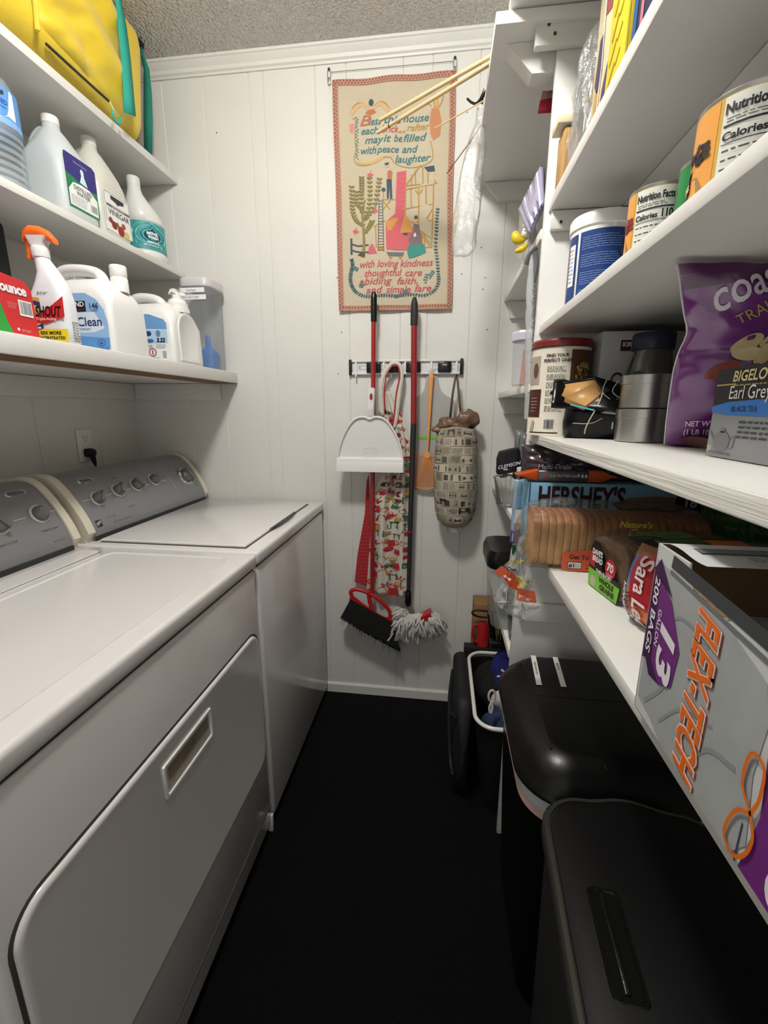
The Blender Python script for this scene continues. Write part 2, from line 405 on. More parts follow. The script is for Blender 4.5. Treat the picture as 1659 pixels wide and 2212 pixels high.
def knob(T, t, y, r, pointer, big=False, ang=.5):
    b = MB(); m_ = on_console(t, y)
    if big:
        b.lathe([(r*1.45, 0), (r*1.4, .004), (r*1.2, .007), (r*1.15, .003)], CHROME, 36)
    else: b.lathe([(r*1.25, 0), (r*1.25, .002), (r*1.1, .003)], mat('dial_plate', '#c9c7c4', .3), 30)
    tr(b, m_).build('dial_ring', T)
    b = MB(); b.lathe([(r, .001), (r*1.0, .008), (r*.85, .016), (r*.6, .022), (0, .0235)], DGREY, 30)
    if pointer:
        q = MB(); q.prism([(-r*.25, -r*.95), (r*.25, -r*.95), (r*.18, r*1.05), (-r*.18, r*1.05)], DGREY, lambda u, v, w_: (u*math.cos(ang)-v*math.sin(ang), u*math.sin(ang)+v*math.cos(ang), w_), .004, .028)
        b.add(q.v, q.f, DGREY)
    tr(b, m_).build('knob', T)
def badge(T, t, y):
    b = MB(); b.lathe([(.030, 0), (.0285, .003), (.0245, .0034), (.023, .0012)], CHROME, 36, sy=.42)
    b.lathe([(.023, .0012), (0, .0022)], GREYC, 36, sy=.42, caps=(False, False))
    b.text('Whirlpool', .010, flat('#3a3a3c'), lambda u, v: (u, v-.003, .0035), .01)
    tr(b, on_console(t, y)).build('badge', T)
def printed(T, t, y, s, size, col='#55555a', bold=.01, al='C', name='printed_legend'):
    b = MB(); b.text(s, size, flat(col), lambda u, v: (u, v, .0006), bold, al); tr(b, on_console(t, y)).build(name, T)

W = thing('washing_machine', 'white top-loading washer against the back wall with lid closed', 'washer', (-.84, 1.42, 0), room=True)
b = MB(); b.box((-1.18, 1.082, .03), (XF, 1.757, .874), ENAMEL, .012, 3); b.build('cabinet', W)
b = MB(); b.box((-1.16, 1.09, .0), (XF-.03, 1.75, .03), SEAM); b.build('plinth', W)
b = MB(); b.box((-1.2, 1.078, .880), (XF+.004, 1.760, .917), ENAMEL, .010, 4); b.box((-1.17, 1.09, .872), (XF-.006, 1.75, .882), SEAM); b.build('top_panel', W)
b = MB(); b.box((-.985, 1.112, .9165), (-.536, 1.700, .926), ENAMEL, .004, 3)
b.box((-.982, 1.108, .9162), (-.5335, 1.704, .9178), SEAM)
b.build('lid', W)
b = MB(); b.poly(arc(0, 0, .125, 0, 180, 14, .016), flat('#35343a'), lambda u, v: (-.5365+v, 1.41+u, .9262)); b.build('lid_finger_slot', W)
console(W, 1.115, 1.735, (1.088, 1.115), (1.735, 1.756))
for t_, y_, a_, p_ in ((2.97, 1.19, -.7, 1), (3.14, 1.285, -.6, 1), (3.2, 1.375, .5, 1), (3.28, 1.475, .5, 0)): knob(W, t_, y_, .019, p_, ang=a_)
knob(W, 2.95, 1.668, .029, 1, True, .3); badge(W, 4.4, 1.2)
for y_ in (1.15, 1.237, 1.33, 1.425, 1.525):
    b = MB(); b.box((-.018, -.0008, 0), (.016, .0008, .0007), flat('#dcdcdc')); tr(b, on_console(3.05, y_)).build('dial_line', W)
b = MB(); b.box((-.0006, -.04, 0), (.0006, .03, .0007), flat('#dcdcdc')); tr(b, on_console(3.0, 1.56)).build('dial_line', W)
b = MB(); m_ = flat('#2a2b2e'); b.box((-.011, -.011, 0), (.011, .011, .0006), m_)
for k in range(3): b.box((-.008+.006*k, -.006+.003*k, .0006), (-.004+.006*k, .004+.002*k, .001), flat('#b5b5b8'))
tr(b, on_console(1.45, 1.145)).build('energy_badge', W)
printed(W, 1.6, 1.2, 'WATER TEMP', .0065); printed(W, 1.9, 1.30, 'LOAD SIZE', .0065); printed(W, 1.15, 1.2, 'HEAVY DUTY  SUPER CAPACITY', .006, al='L')
printed(W, 3.9, 1.6, 'OPTIONS', .006); printed(W, 1.8, 1.6, 'CYCLES', .006); printed(W, 1.9, 1.7, 'RINSE', .006); printed(W, 4.0, 1.31, 'MEDIUM', .006)

Dr = thing('clothes_dryer', 'white front-loading dryer nearest the viewer beside the washer', 'dryer', (-.84, .69, 0), room=True)
b = MB(); b.box((-1.18, .31, .03), (XF, 1.066, .874), ENAMEL, .012, 3); b.build('cabinet', Dr)
b = MB(); b.box((-1.16, .33, .0), (XF-.03, 1.06, .03), SEAM); b.build('plinth', Dr)
b = MB(); b.box((XF-.003, .325, .095), (XF+.0008, 1.062, .099), SEAM); b.build('toe_panel_gap', Dr)
b = MB(); b.box((XF-.012, 1.055, .0), (XF+.004, 1.068, .06), ENAMEL, .002); b.build('side_foot', Dr)
b = MB(); b.box((-1.2, .305, .880), (XF+.004, 1.072, .917), ENAMEL, .010, 4); b.box((-1.17, .32, .872), (XF-.006, 1.062, .882), SEAM); b.build('top_panel', Dr)
b = MB(); rloft(b, [(.9165, .355, .66, .03, -.7125, .705), (.9195, .350, .655, .028, -.7125, .705), (.9195, .335, .64, .022, -.7125, .705), (.9175, .33, .635, .02, -.7125, .705)], ENAMEL, 4); b.build('raised_worktop', Dr)
b = MB(); rloft(b, [(.9165, .062, .60, .01, -.945, .73), (.9205, .058, .596, .009, -.945, .73)], ENAMEL, 3); b.box((-.917, .45, .917), (-.9135, 1.028, .9178), SEAM); b.build('lint_door', Dr)
# door
dm = lambda w_: (lambda loop, x: [(x, .704+u, .496+v) for u, v in loop])
b = MB(); L0 = lambda w_, h, r: rr(w_, h, r, 8)
rings = []
for x, g, r in ((XF-.004, .006, .055), (XF+.0006, .006, .055), (XF+.0008, -.001, .05)):
    rings.append([(x, .687+u, .495+v) for u, v in L0(.72+g*2, .42+g*2, r)])
b.loft(rings, SEAM); b.build('door_gap', Dr)
b = MB(); rings = []
for x, g, r in ((XF+.0002, 0, .05), (XF+.003, -.0005, .05), (XF+.006, -.003, .048), (XF+.0068, -.008, .044), (XF+.0062, -.012, .04)):
    rings.append([(x, .687+u, .495+v) for u, v in L0(.72+g*2, .42+g*2, r)])
b.loft(rings, ENAMEL); dd = b.build('door', Dr, ang=50)
b = MB(); cy, cz = .692, .628; rings = []
for x, w_, h, r in ((XF+.0060, .170, .072, .004), (XF+.0095, .168, .070, .004), (XF+.0095, .158, .060, .004), (XF+.0066, .154, .056, .003)):
    rings.append([(x, cy+u, cz+v) for u, v in rr(w_, h, r, 2)])
b.loft(rings, PLAST_W, (True, False)); b.build('handle_frame', dd)
b = MB(); rings = []
for x, w_, h, c in ((XF+.0067, .150, .052, 0), (XF+.0065, .150, .052, 0), (XF+.0084, .12, .03, .006)):
    rings.append([(x, cy+u, cz+c+v) for u, v in rr(w_, h, .003, 2)])
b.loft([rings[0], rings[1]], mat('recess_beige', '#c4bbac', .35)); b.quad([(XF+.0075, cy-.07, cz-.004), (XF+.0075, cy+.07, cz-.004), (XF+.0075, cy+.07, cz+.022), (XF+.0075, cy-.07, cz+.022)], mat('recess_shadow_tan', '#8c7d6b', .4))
b.text('LIFT HERE', .009, flat('#4d453c'), face_px(XF+.0079, cy, cz+.006), .01)
b.build('handle_pocket', dd)
console(Dr, .40, 1.037, None, (1.037, 1.060))
knob(Dr, 2.96, .99, .021, 0); knob(Dr, 2.95, .875, .021, 1, ang=.5); badge(Dr, 4.5, .975)
for y_ in (.935, 1.02): 
    b = MB(); b.box((-.018, -.0008, 0), (.016, .0008, .0007), flat('#dcdcdc')); tr(b, on_console(2.95, y_)).build('dial_line', Dr)
printed(Dr, 2.0, .99, 'TEMPERATURE', .0075); printed(Dr, 1.9, .87, 'SIGNAL CYCLES', .0075); printed(Dr, 1.2, 1.0, 'HEAVY DUTY', .006)

# outlet and plug on the left wall
O = thing('wall_outlet', 'white duplex outlet on the left wall above the washer console', 'outlet', (XL, 1.475, 1.165))
MB().box((.0005, -.036, -.058), (.006, .036, .058), PLAST_W, .002).build('cover_plate', O)
for z in (.026, -.026):
    b = MB(); b.loft([[(x, u, z+v) for u, v in rr(.033, .028, .008, 4)] for x in (.005, .0075)], PLAST_W)
    dk = flat('#2a2623')
    b.box((.0074, -.009, z-.001), (.0078, -.007, z+.008), dk).box((.0074, .005, z-.001), (.0078, .0065, z+.007), dk).box((.0074, -.003, z-.010), (.0078, .001, z-.006), dk)
    b.build('socket', O)
P_ = thing('power_plug', 'black power plug with its cord in the lower outlet socket', 'plug', (XL, 1.475, 1.139))
b = MB(); b.loft([[(x, u, v) for u, v in rr(w_, h, .008, 4)] for x, w_, h in ((.0078, .036, .03), (.022, .034, .03), (.034, .022, .022))], BLACKM)
b.loft([[(.02+x*.0, u, v) for u, v in ()] for x in ()], BLACKM) if False else None
b.tube([(.024, 0, -.008), (.026, .002, -.03), (.026, .006, -.045)], lambda s: .011-.006*s, BLACKM); b.build('plug_body', P_)
b = MB(); b.tube(spline([(.026, .004, -.04), (.026, .010, -.062), (.024, .022, -.10), (.020, .03, -.16), (.015, .03, -.24)], 6), .0035, BLACKM); b.build('cord', P_)
# ================================================================ things on the left shelves
from mathutils import noise as NZ
def nz(x, y, z=0, s=1): return NZ.noise(Vector((x*s, y*s, z*s)))
ZL, ZM, ZU = 1.4435, 1.8185, 2.1505
def txt(b, s, size, col, fn, bold=.02, al='C', shear=0, width=None, h=.0006, u=0, v=0, sx=1.0):
    g = lift(fn, h); b.text(s, size, flat(col), lambda a, c: g(u+a, v+c), bold, al, shear, sx, width); return b
def rect(b, fn, u0, v0, u1, v1, col, h=.0003, nu=1): panel_quad(b, lift(fn, h), u0, v0, u1, v1, flat(col), nu)
def blob(b, fn, pts, col, h=.0004): b.poly(pts, flat(col), lift(fn, h))

# --- gallon jug with a side handle, built square with rounded shoulders
def gallon(name, label, cat, loc, body_mat, w_=.136, h=.262, cap='#e8e6e0', fill=None, rz=0):
    T = thing(name, label, cat, loc, rz)
    b = MB(); hw = w_
    rloft(b, [(0, hw*.86, hw*.86, .02), (.004, hw*.96, hw*.96, .024), (.02, hw, hw, .026), (h*.50, hw, hw, .026), (h*.56, hw*.99, hw*.99, .03), (h*.66, hw*.93, hw*.90, .045),
              (h*.76, hw*.76, hw*.72, .05), (h*.85, hw*.52, hw*.50, .037), (h*.91, .044, .044, .0215), (h*.97, .040, .040, .0195)], body_mat, 6)
    b.build('body', T, ang=60)
    b = MB(); b.tube(spline([(-.01, .0, h*.90), (-.035, .0, h*.90), (-.062, 0, h*.80), (-.070, 0, h*.64), (-.066, 0, h*.5)], 6), .0125, body_mat, 10); b.build('handle', T, ang=60)
    b = MB(); b.lathe([(.0215, h*.955), (.0215, h*1.02), (.020, h*1.03), (0, h*1.03)], mat('cap_'+cap.lstrip('#'), cap, .4), 24); b.build('cap', T)
    return T
# purified water (clear round ribbed bottle)
PET = mat('clear_bottle', '#b9c6cf', .08, alpha=.42, spec=.9)
T = thing('water_bottle', 'clear ribbed water bottle with a blue and white label at the left edge', 'bottle', (-1.125, 1.105, ZM))
R_ = .076; prof = [(.0, .004), (.05, .002), (.07, .010)]
for k in range(7): z = .012+k*.017; prof += [(R_, z), (R_, z+.009), (R_-.006, z+.013)]
prof += [(R_, .135), (R_, .215), (R_-.004, .222), (R_*.86, .240), (R_*.5, .262), (.022, .276), (.020, .295)]
MB().lathe(prof, PET, 40).build('body', T, ang=50)
MB().lathe([(.022, .28), (.022, .299), (0, .299)], mat('cap_blue', '#3f78c4', .4), 24).build('cap', T)
b = MB(); fn = cyl_map(R_+.0005, math.radians(-24), .137); lb = flat('#dfe8f2')
panel_quad(b, fn, -.2, 0, .2, .080, flat('#5d96d6'), 24); rect(b, fn, -.2, .0, .2, .014, '#86b2e2', .0004, 24)
blob(b, fn, [(-.05, .03), (-.02, .024), (0, .010), (.012, .012), (.03, .020), (.05, .018), (.05, .072), (.044, .077), (-.05, .077)], '#e9eef4')
blob(b, fn, [(-.018, .070), (.026, .070), (.026, .062), (.010, .056), (.003, .052), (-.006, .057), (-.018, .061)], '#26262c', .0006)
txt(b, 'PURIFIED', .013, '#2f5fae', fn, .03, u=.006, v=.042); txt(b, 'Drinking Water', .007, '#2f5fae', fn, .01, u=.006, v=.033)
b.ell(.006, .022, .0035, .0055, flat('#2b4f9c'), lift(fn, .0006)); b.build('label', T)

MILK = mat('milky_jug', '#c9cfd0', .28, alpha=.95)
MILK2 = mat('milky_jug_warm', '#cfcec4', .3, alpha=.97)
T = gallon('water_jug', 'translucent gallon jug of distilled water with a purple and green label', 'jug', (-1.112, 1.303, ZM), MILK)
b = MB(); fn = face_px(.0685, 0, .03)
blob(b, fn, [(-.052, 0), (.056, 0), (.060, .01), (.060, .128), (.05, .135), (-.048, .135), (-.052, .13)], '#1d7a4b', .0003)
blob(b, fn, [(-.052, .085), (-.02, .078), (.005, .070), (.03, .066), (.060, .072), (.060, .128), (.05, .135), (-.048, .135), (-.052, .13)], '#2f2877', .0005)
blob(b, fn, [(-.048, .006), (.054, .006), (.056, .05), (.03, .068), (0, .07), (-.03, .066), (-.048, .045)], '#e8eae8', .0006)
blob(b, fn, [(-.004, .075), (.024, .072), (.014, .095), (.014, .108), (.008, .113), (.002, .108), (.004, .095)], '#cfe6e6', .0007)
txt(b, 'DISTILLED', .0145, '#26302c', fn, .02, u=.003, v=.051, h=.0009); txt(b, 'WATER', .0145, '#26302c', fn, .02, u=.003, v=.038, h=.0009)
txt(b, 'Natural Spring', .008, '#b9b4d8', fn, .0, u=.004, v=.118, h=.0009)
fine_lines(b, lift(fn, .0008), -.042, .010, .018, .034, 6, flat('#5a5f63'), .0012); barcode(b, lift(fn, .0008), .024, .010, .052, .034); b.build('label', T)
T = gallon('vinegar_jug', 'cloudy gallon jug of vinegar with a white label of red apples', 'jug', (-1.112, 1.443, ZM), MILK2, h=.282)
b = MB(); fn = face_px(.0685, 0, .022)
blob(b, fn, [(-.056, 0), (.06, 0), (.06, .112), (-.05, .112), (-.056, .106)], '#e4e5e1', .0003)
for q in (((-.05, .03), (-.05, .104), (-.046, .108), (.058, .108)), ((-.05, .03), (-.044, .026), (.0, .026)), ((.058, .108), (.058, .02))): b.stroke(q, .0014, flat('#3b3d3f'), lift(fn, .0006))
blob(b, fn, [(-.024, .103), (.034, .103), (.034, .092), (.014, .088), (.006, .083), (-.004, .088), (-.024, .092)], '#2b2b2f', .0007)
rect(b, fn, -.045, .068, .056, .076, '#6e7072', .0006); txt(b, 'DISTILLED WHITE', .0066, '#e8e8e8', fn, .0, u=.005, v=.0695, h=.0009)
txt(b, 'VINEGAR', .022, '#2a2b2c', fn, .01, u=.006, v=.048, h=.0009)
for (x, y, r, c) in ((.008, .012, .015, '#9a1f24'), (-.02, .020, .012, '#7d2321'), (.034, .008, .012, '#c9c06a'), (.022, .030, .009, '#a8473a'), (-.034, .030, .009, '#8f2b26'), (-.006, .026, .007, '#5c7a3a')): b.ell(x, y, r, r*.95, flat(c), lift(fn, .0008+.0001*r*100))
b.build('label', T)

# ammonia bottle: oval bottle, slanted neck and loop handle towards the back wall
T = thing('ammonia_bottle', 'white ammonia bottle with a teal label near the wall end of the shelf', 'bottle', (-1.098, 1.660, ZM))
b = MB(); HB = mat('white_bottle', '#dadcd8', .3)
rings = []
for z, rx, ry, cy in ((0, .058, .066, 0), (.003, .062, .070, 0), (.02, .064, .073, 0), (.030, .063, .072, 0), (.032, .061, .070, 0), (.125, .061, .070, 0), (.128, .064, .072, -.001), (.15, .060, .066, -.006), (.175, .048, .052, -.018), (.195, .036, .037, -.029), (.215, .025, .026, -.036), (.228, .0215, .0215, -.038), (.262, .0195, .0195, -.038)):
    rings.append([(rx*math.cos(2*PI*k/36), cy+ry*math.sin(2*PI*k/36), z) for k in range(36)])
b.loft(rings, HB); b.build('body', T, ang=50)
b = MB(); b.tube(spline([(0, -.028, .222), (0, -.004, .220), (0, .026, .200), (0, .050, .165), (0, .060, .128)], 8), .0095, HB, 12); b.build('handle', T, ang=60)
MB().lathe([(.0215, .236), (.0215, .262), (.0195, .266), (0, .266)], HB, 24, (0, -.038, 0)).build('cap', T)
b = MB(); A0 = math.radians(-32)
def fn(u, v):
    a = A0+u/.067; return (.0618*math.cos(a), .0708*math.sin(a), .034+v)
panel_quad(b, fn, -.105, 0, .105, .089, flat('#3f9a9b'), 30)
g1 = lift(fn, .0004)
for (rx, ry, c, h) in ((.078, .046, '#8fd0cf', .0004), (.068, .040, '#2b7f86', .0006), (.060, .036, '#7cc6c6', .0008), (.042, .026, '#1e6b74', .0010), (.036, .022, '#57b0b2', .0012), (.030, .018, '#17414d', .0014)):
    pts = [(rx*math.cos(2*PI*k/40), .046+ry*.92*math.sin(2*PI*k/40)+(ry*.5*max(0, 1-abs(math.cos(2*PI*k/40))*5) if k < 20 else 0)) for k in range(40)]
    pts = [(u, max(.001, min(.088, v))) for u, v in pts]; blob(b, fn, pts, c, h)
txt(b, 'NOVEL', .0125, '#eef4f4', fn, .05, v=.048, h=.0019); txt(b, 'WASH', .0125, '#eef4f4', fn, .05, v=.036, h=.0019)
txt(b, 'AMMONIA', .0095, '#e4eeee', fn, .03, v=.0205, h=.0019); rect(b, fn, -.032, .0115, .032, .017, '#b9c8c8', .0016); fine_lines(b, lift(fn, .0018), -.03, .011, .03, .017, 2, flat('#e8eeee'), .0012)
b.build('label', T)

# --- lower shelf
T = thing('dryer_sheet_box', 'red cardboard box with white rounded lettering at the left edge', 'box', (-.905, .79, ZL))
b = MB(); RB = mat('red_card', '#c92f31', .5)
prof_ = [(-.105, 0), (.103, 0), (.099, .095), (.088, .108), (-.105, .128)]
b.prism(prof_, RB, lambda u, v, w_: (w_, u, v), -.055, .045); b.build('carton', T)
b = MB(); fn = face_px(.0455, 0, 0)
blob(b, fn, [(-.104, .001), (.044, .001), (.034, .024), (.026, .055), (.016, .095), (-.104, .1)], '#2f9a3f', .0003)
txt(b, 'bounce', .026, '#f2e4e2', fn, .05, 'R', u=.086, v=.080, width=.068); txt(b, 'bounce', .026, '#e9e9ea', fn, .02, 'R', u=.086, v=.080, width=.067, h=.001)
fine_lines(b, lift(fn, .0006), .040, .050, .062, .062, 4, flat('#e6a9a6'), .001); barcode(b, lift(fn, .0005), .064, .040, .094, .070)
b.ell(.055, .012, .003, .003, flat('#f0dada'), lift(fn, .0006)); fine_lines(b, lift(fn, .0006), .062, .008, .085, .014, 2, flat('#e6b9b6'), .001); b.build('printing', T)
# grey-topped bottle and black case at the back left
T = thing('grey_cap_bottle', 'bottle with a pale grey rounded cap behind the red box', 'bottle', (-1.04, .94, ZL))
MB().lathe([(.03, 0), (.036, .005), (.036, .12), (.03, .135)], mat('olive_bottle', '#8d938b', .35), 28).build('body', T)
MB().lathe([(.0, .205), (.018, .203), (.026, .195), (.029, .18), (.030, .13)], mat('grey_cap', '#8e9290', .35), 28).build('cap', T)
o = MB().box((-1.295, .86, ZL), (-1.17, 1.165, ZL+.335), BLACKM, .012, 3).build('storage_case')
tag(o, 'tall black case standing against the wall at the back of the lowest left shelf', 'case')

# trigger spray bottle
T = thing('spray_bottle', 'white trigger spray bottle with an orange nozzle and a multicoloured label', 'bottle', (-.893, .972, ZL), math.radians(8))
SB = mat('spray_white', '#dfe3e8', .25)
b = MB(); rings = []
for z, w_, d, cx in ((0, .090, .048, 0), (.004, .096, .052, 0), (.03, .096, .053, 0), (.07, .094, .053, .001), (.10, .084, .051, .004), (.13, .062, .047, .008), (.15, .046, .042, .006), (.168, .036, .034, 0), (.178, .030, .030, -.004), (.186, .028, .028, -.006)):
    rings.append([(cx+x, y, z) for x, y in rr(w_, d, min(d/2-.001, .02), 6)])
b.loft(rings, SB); b.build('body', T, ang=60)
NW = mat('nozzle_white', '#d8d8da', .3); OR = mat('orange_plastic', '#ee6a1f', .3)
b = MB(); b.lathe([(.017, .182), (.018, .200), (.016, .204)], NW, 24, (-.006, 0, 0))
b.loft([[(-.006+x, y, z) for x, y in rr(w_, d, .007, 4, cx)] for z, w_, d, cx in ((.200, .026, .024, 0), (.212, .034, .026, -.002), (.224, .05, .028, .002))], NW); b.build('neck', T)
b = MB(); sec = [(-.037, .222, .006, .014), (-.034, .232, .010, .018), (-.02, .239, .012, .022), (0, .237, .012, .024), (.018, .230, .011, .024), (.030, .220, .006, .020)]
b.loft([[(x, u, z-.004+v) for u, v in rr(d, 2*h_, min(h_, d/2)*.9, 4)] for x, z, h_, d in sec], OR); b.build('spray_head', T, ang=50)
b = MB(); b.tube(spline([(-.018, 0, .222), (-.027, 0, .208), (-.028, 0, .192), (-.031, 0, .180)], 5), lambda s: .0085-.002*s, OR, 8); b.build('trigger', T)
b = MB(); fn = face_ny(0, -.0272, 0)
def fnb(u, v):      # follows the bottle front
    k = 1 if v < .07 else (1-(v-.07)*3.5)
    return (u, -.0268*(1 if v < .1 else .97), v)
rect(b, fnb, -.046, .004, .046, .030, '#e6cf2a', .0006)
blob(b, fnb, arc(-.020, .058, .038, 70, 290, 20), '#e0a13a', .0005); blob(b, fnb, arc(-.022, .058, .031, 60, 300, 20), '#1f3a7c', .0007); blob(b, fnb, arc(-.024, .058, .022, 50, 310, 20), '#cdb35a', .0009)
rect(b, fnb, -.047, .030, -.012, .034, '#e2e4e6', .0011)
blob(b, fnb, [(-.036, .045), (.0, .040), (.044, .055), (.046, .098), (.02, .080), (-.02, .056)], '#c8262b', .0012)
txt(b, 'SHOUT', .030, '#101010', fnb, .03, u=.008, v=.056, h=.0016, width=.056, shear=.25)
txt(b, 'Triple-Acting', .0085, '#f0dede', fnb, .01, u=.002, v=.048, h=.0016, shear=.15)
txt(b, '50X MORE', .010, '#23252a', fnb, .03, u=.008, v=.018, h=.0012); txt(b, 'CONCENTRATED', .0088, '#23252a', fnb, .03, u=.004, v=.008, h=.0012)
fine_lines(b, lift(fnb, .0008), -.010, .102, .014, .107, 2, flat('#4a4c50'), .0016)
fs_ = face_px(.0485, 0, 0); fine_lines(b, lift(fs_, .0006), -.012, .004, .012, .05, 8, flat('#2a2a2c'), .0022, 5)
b.build('label', T)

# bottle with clear dome cap behind the sprayer
T = thing('dome_cap_bottle', 'white pump bottle under a clear dome cap behind the spray bottle', 'bottle', (-1.165, 1.350, ZL))
MB().lathe([(.038, 0), (.044, .005), (.044, .185), (.034, .212), (.022, .222), (.022, .230)], PLAST_W, 28).build('body', T)
b = MB(); b.lathe([(.016, .228), (.022, .245), (.014, .258), (.017, .272), (0, .276)], PLAST_W, 20); b.build('pump', T)
b = MB(); b.lathe([(0, -.002), (.016, -.001), (.016, .003), (0, .004)], mat('cap_navy', '#3a4583', .4), 20); o = b.build('blue_button', T); o.location = (.014, -.018, .258); o.rotation_euler = (math.radians(80), 0, math.radians(40))
MB().lathe([(.044, .215), (.046, .250), (.042, .272), (.030, .288), (0, .292)], mat('clear_cap', '#dfe6ea', .1, alpha=.28, spec=.8), 28, caps=(False, True)).build('dome_cap', T)

# big detergent jugs
JW = mat('jug_white', '#e3e2e0', .27, bump=.3, bscale=400)
def detergent(name, label, loc, L_, Wd, h, handle, rz=0):
    T = thing(name, label, 'jug', loc, rz)
    b = MB(); rloft(b, [(0, L_*.97, Wd*.95, .010), (.004, L_*.99, Wd*.98, .012), (.02, L_, Wd, .014), (h*.62, L_*.985, Wd*.98, .015), (h*.78, L_*.94, Wd*.92, .035, .0, 0), (h*.88, L_*.82, Wd*.80, .04, .0, 0), (h*.94, L_*.62, Wd*.62, .035, .01, 0), (h*.97, L_*.45, Wd*.5, .02, .03, 0)], JW, 7)
    b.build('body', T, ang=60)
    x0, x1, zt = handle; b = MB()
    b.tube(spline([(x0, 0, h*.80), (x0+.004, 0, h*.93), (x0+.022, 0, zt), ((x0+x1)/2, 0, zt+.005), (x1-.018, 0, zt-.006), (x1, 0, h*.93), (x1+.005, 0, h*.8)], 8), .0145, JW, 14, flat_=1.25); b.build('handle', T, ang=60)
    return T
T = detergent('laundry_detergent_jug', 'large white detergent jug with a big blue front label beside the spray bottle', (-.983, 1.192, ZL), .245, .150, .195, (-.085, .060, .217))
MB().lathe([(.022, .165), (.0215, .200), (.0195, .203), (.021, .206), (.021, .230), (.0195, .2325), (0, .2325)], PLAST_W, 30, (.094, .012, 0)).build('cap', T)
b = MB(); fn = face_ny(.017, -.0762, 0)
out = [(-.095, .006), (.088, .006), (.094, .012), (.095, .075), (.088, .105), (.070, .130), (.040, .146), (-.04, .146), (-.075, .13), (-.095, .1)]
blob(b, fn, out, '#8fb6de', .0002); blob(b, fn, [(-.095, .048), (.095, .036), (.094, .012), (.088, .006), (-.095, .006)], '#5b93cf', .0004)
blob(b, fn, [(-.09, .048), (.055, .05), (.085, .06), (.06, .1), (-.09, .098)], '#d5e2ee', .0004)
rect(b, fn, -.090, .101, .038, .127, '#151417', .0006); txt(b, 'KIRKLAND', .0165, '#eef0f2', fn, .02, 'R', u=.034, v=.1135, h=.0009); txt(b, 'Signature', .009, '#8a2b33', fn, .0, 'R', u=.034, v=.104, h=.0009)
txt(b, '146', .0185, '#1f2a5c', fn, .02, u=.062, v=.108, h=.0009); txt(b, 'LOADS', .0062, '#1f2a5c', fn, .01, u=.062, v=.1015, h=.0009)
txt(b, 'UltraClean', .031, '#22306b', fn, .012, 'R', u=.078, v=.066, h=.0009); txt(b, 'LIQUID LAUNDRY DETERGENT', .0066, '#5a6a86', fn, .01, 'R', u=.045, v=.056, h=.0009)
rect(b, fn, -.04, .036, .012, .050, '#c9dbee', .0008); txt(b, 'Free & Clear', .0118, '#2c3f74', fn, .01, 'R', u=.006, v=.0395, h=.0011)
rect(b, fn, -.04, .020, .010, .034, '#1f4f9a', .0008); rect(b, fn, -.03, .0265, .004, .029, '#dfe8f4', .0010); rect(b, fn, -.03, .0225, .004, .0245, '#dfe8f4', .0010)
b.ell(.070, .024, .012, .0085, flat('#24559f'), lift(fn, .0007)); b.ell(.070, .024, .0105, .007, flat('#5b93cf'), lift(fn, .0009)); txt(b, 'he', .010, '#1c3f86', fn, .02, u=.070, v=.0205, h=.0012)
txt(b, '1.51 GAL  194 FL OZ', .0055, '#31568f', fn, .0, 'R', u=.088, v=.009, h=.0009); b.build('label', T)

T = detergent('laundry_soap_dispenser', 'white pump detergent jug with back label of icons beside clear canister', (-.983, 1.478, ZL), .245, .178, .196, (-.080, .045, .213))
b = MB(); b.lathe([(.038, .170), (.038, .184), (.034, .187), (.034, .200), (.029, .203), (.026, .212), (.014, .216), (.014, .228)], PLAST_W, 30, (.080, .02, 0)); b.build('collar', T)
b = MB(); b.box((.068, .011, .224), (.092, .029, .236), PLAST_W, .003); b.prism([(-.014, -.004), (-.002, .004), (.01, -.002), (.008, .014), (-.006, .012)], PLAST_W, lambda u, v, w_: (.074+u, w_, .232+v), .004, .022)
b.tube([(.080, .022, .232), (.098, .040, .231)], .007, PLAST_W, 12); b.build('spout', T)
b = MB(); rings = []
for x, g in ((.121, 0), (.1245, -.002), (.1245, -.010), (.1225, -.013)):
    a_, c_2 = .118+2*g, .15+2*g
    loop = [(-a_/2, -c_2/2), (a_/2, -c_2/2)]+[(a_/2*math.cos(t_), c_2/2-a_/2*.8+a_/2*.9*math.sin(t_)) for t_ in [PI*k/16 for k in range(17)]]
    rings.append([(x, u, .085+v) for u, v in loop])
b.loft(rings, JW, (False, True)); b.build('side_panel', T, ang=40)
b = MB(); fn = face_ny(.016, -.0902, 0)
blob(b, fn, [(-.09, .006), (.085, .006), (.088, .012), (.088, .12), (.078, .132), (.03, .148), (-.09, .155)], '#dfe2e4', .0002)
blob(b, fn, [(-.09, .108), (.086, .102), (.086, .12), (.078, .132), (.03, .148), (-.09, .155)], '#6b9bd0', .0004); blob(b, fn, [(-.09, .12), (.01, .122), (.0, .15), (-.09, .155)], '#c6d8ea', .0006)
rect(b, fn, -.09, .060, .086, .101, '#aecbe6', .0004); txt(b, 'Clean', .012, '#2c3f74', fn, .02, 'R', u=.004, v=.126, h=.0009)
for (x, y, rx, ry, c) in ((.022, .090, .010, .008, '#27386e'), (.055, .090, .008, .010, '#5f87a6'), (-.008, .086, .010, .010, '#27386e'), (.024, .068, .014, .006, '#41639b'), (.030, .033, .013, .013, '#7c1f25')): b.ell(x, y, rx, ry, flat(c), lift(fn, .0008))
b.ell(.030, .033, .010, .010, flat('#e8e2e2'), lift(fn, .001)); rect(b, fn, .028, .026, .032, .040, '#9a1f28', .0012)
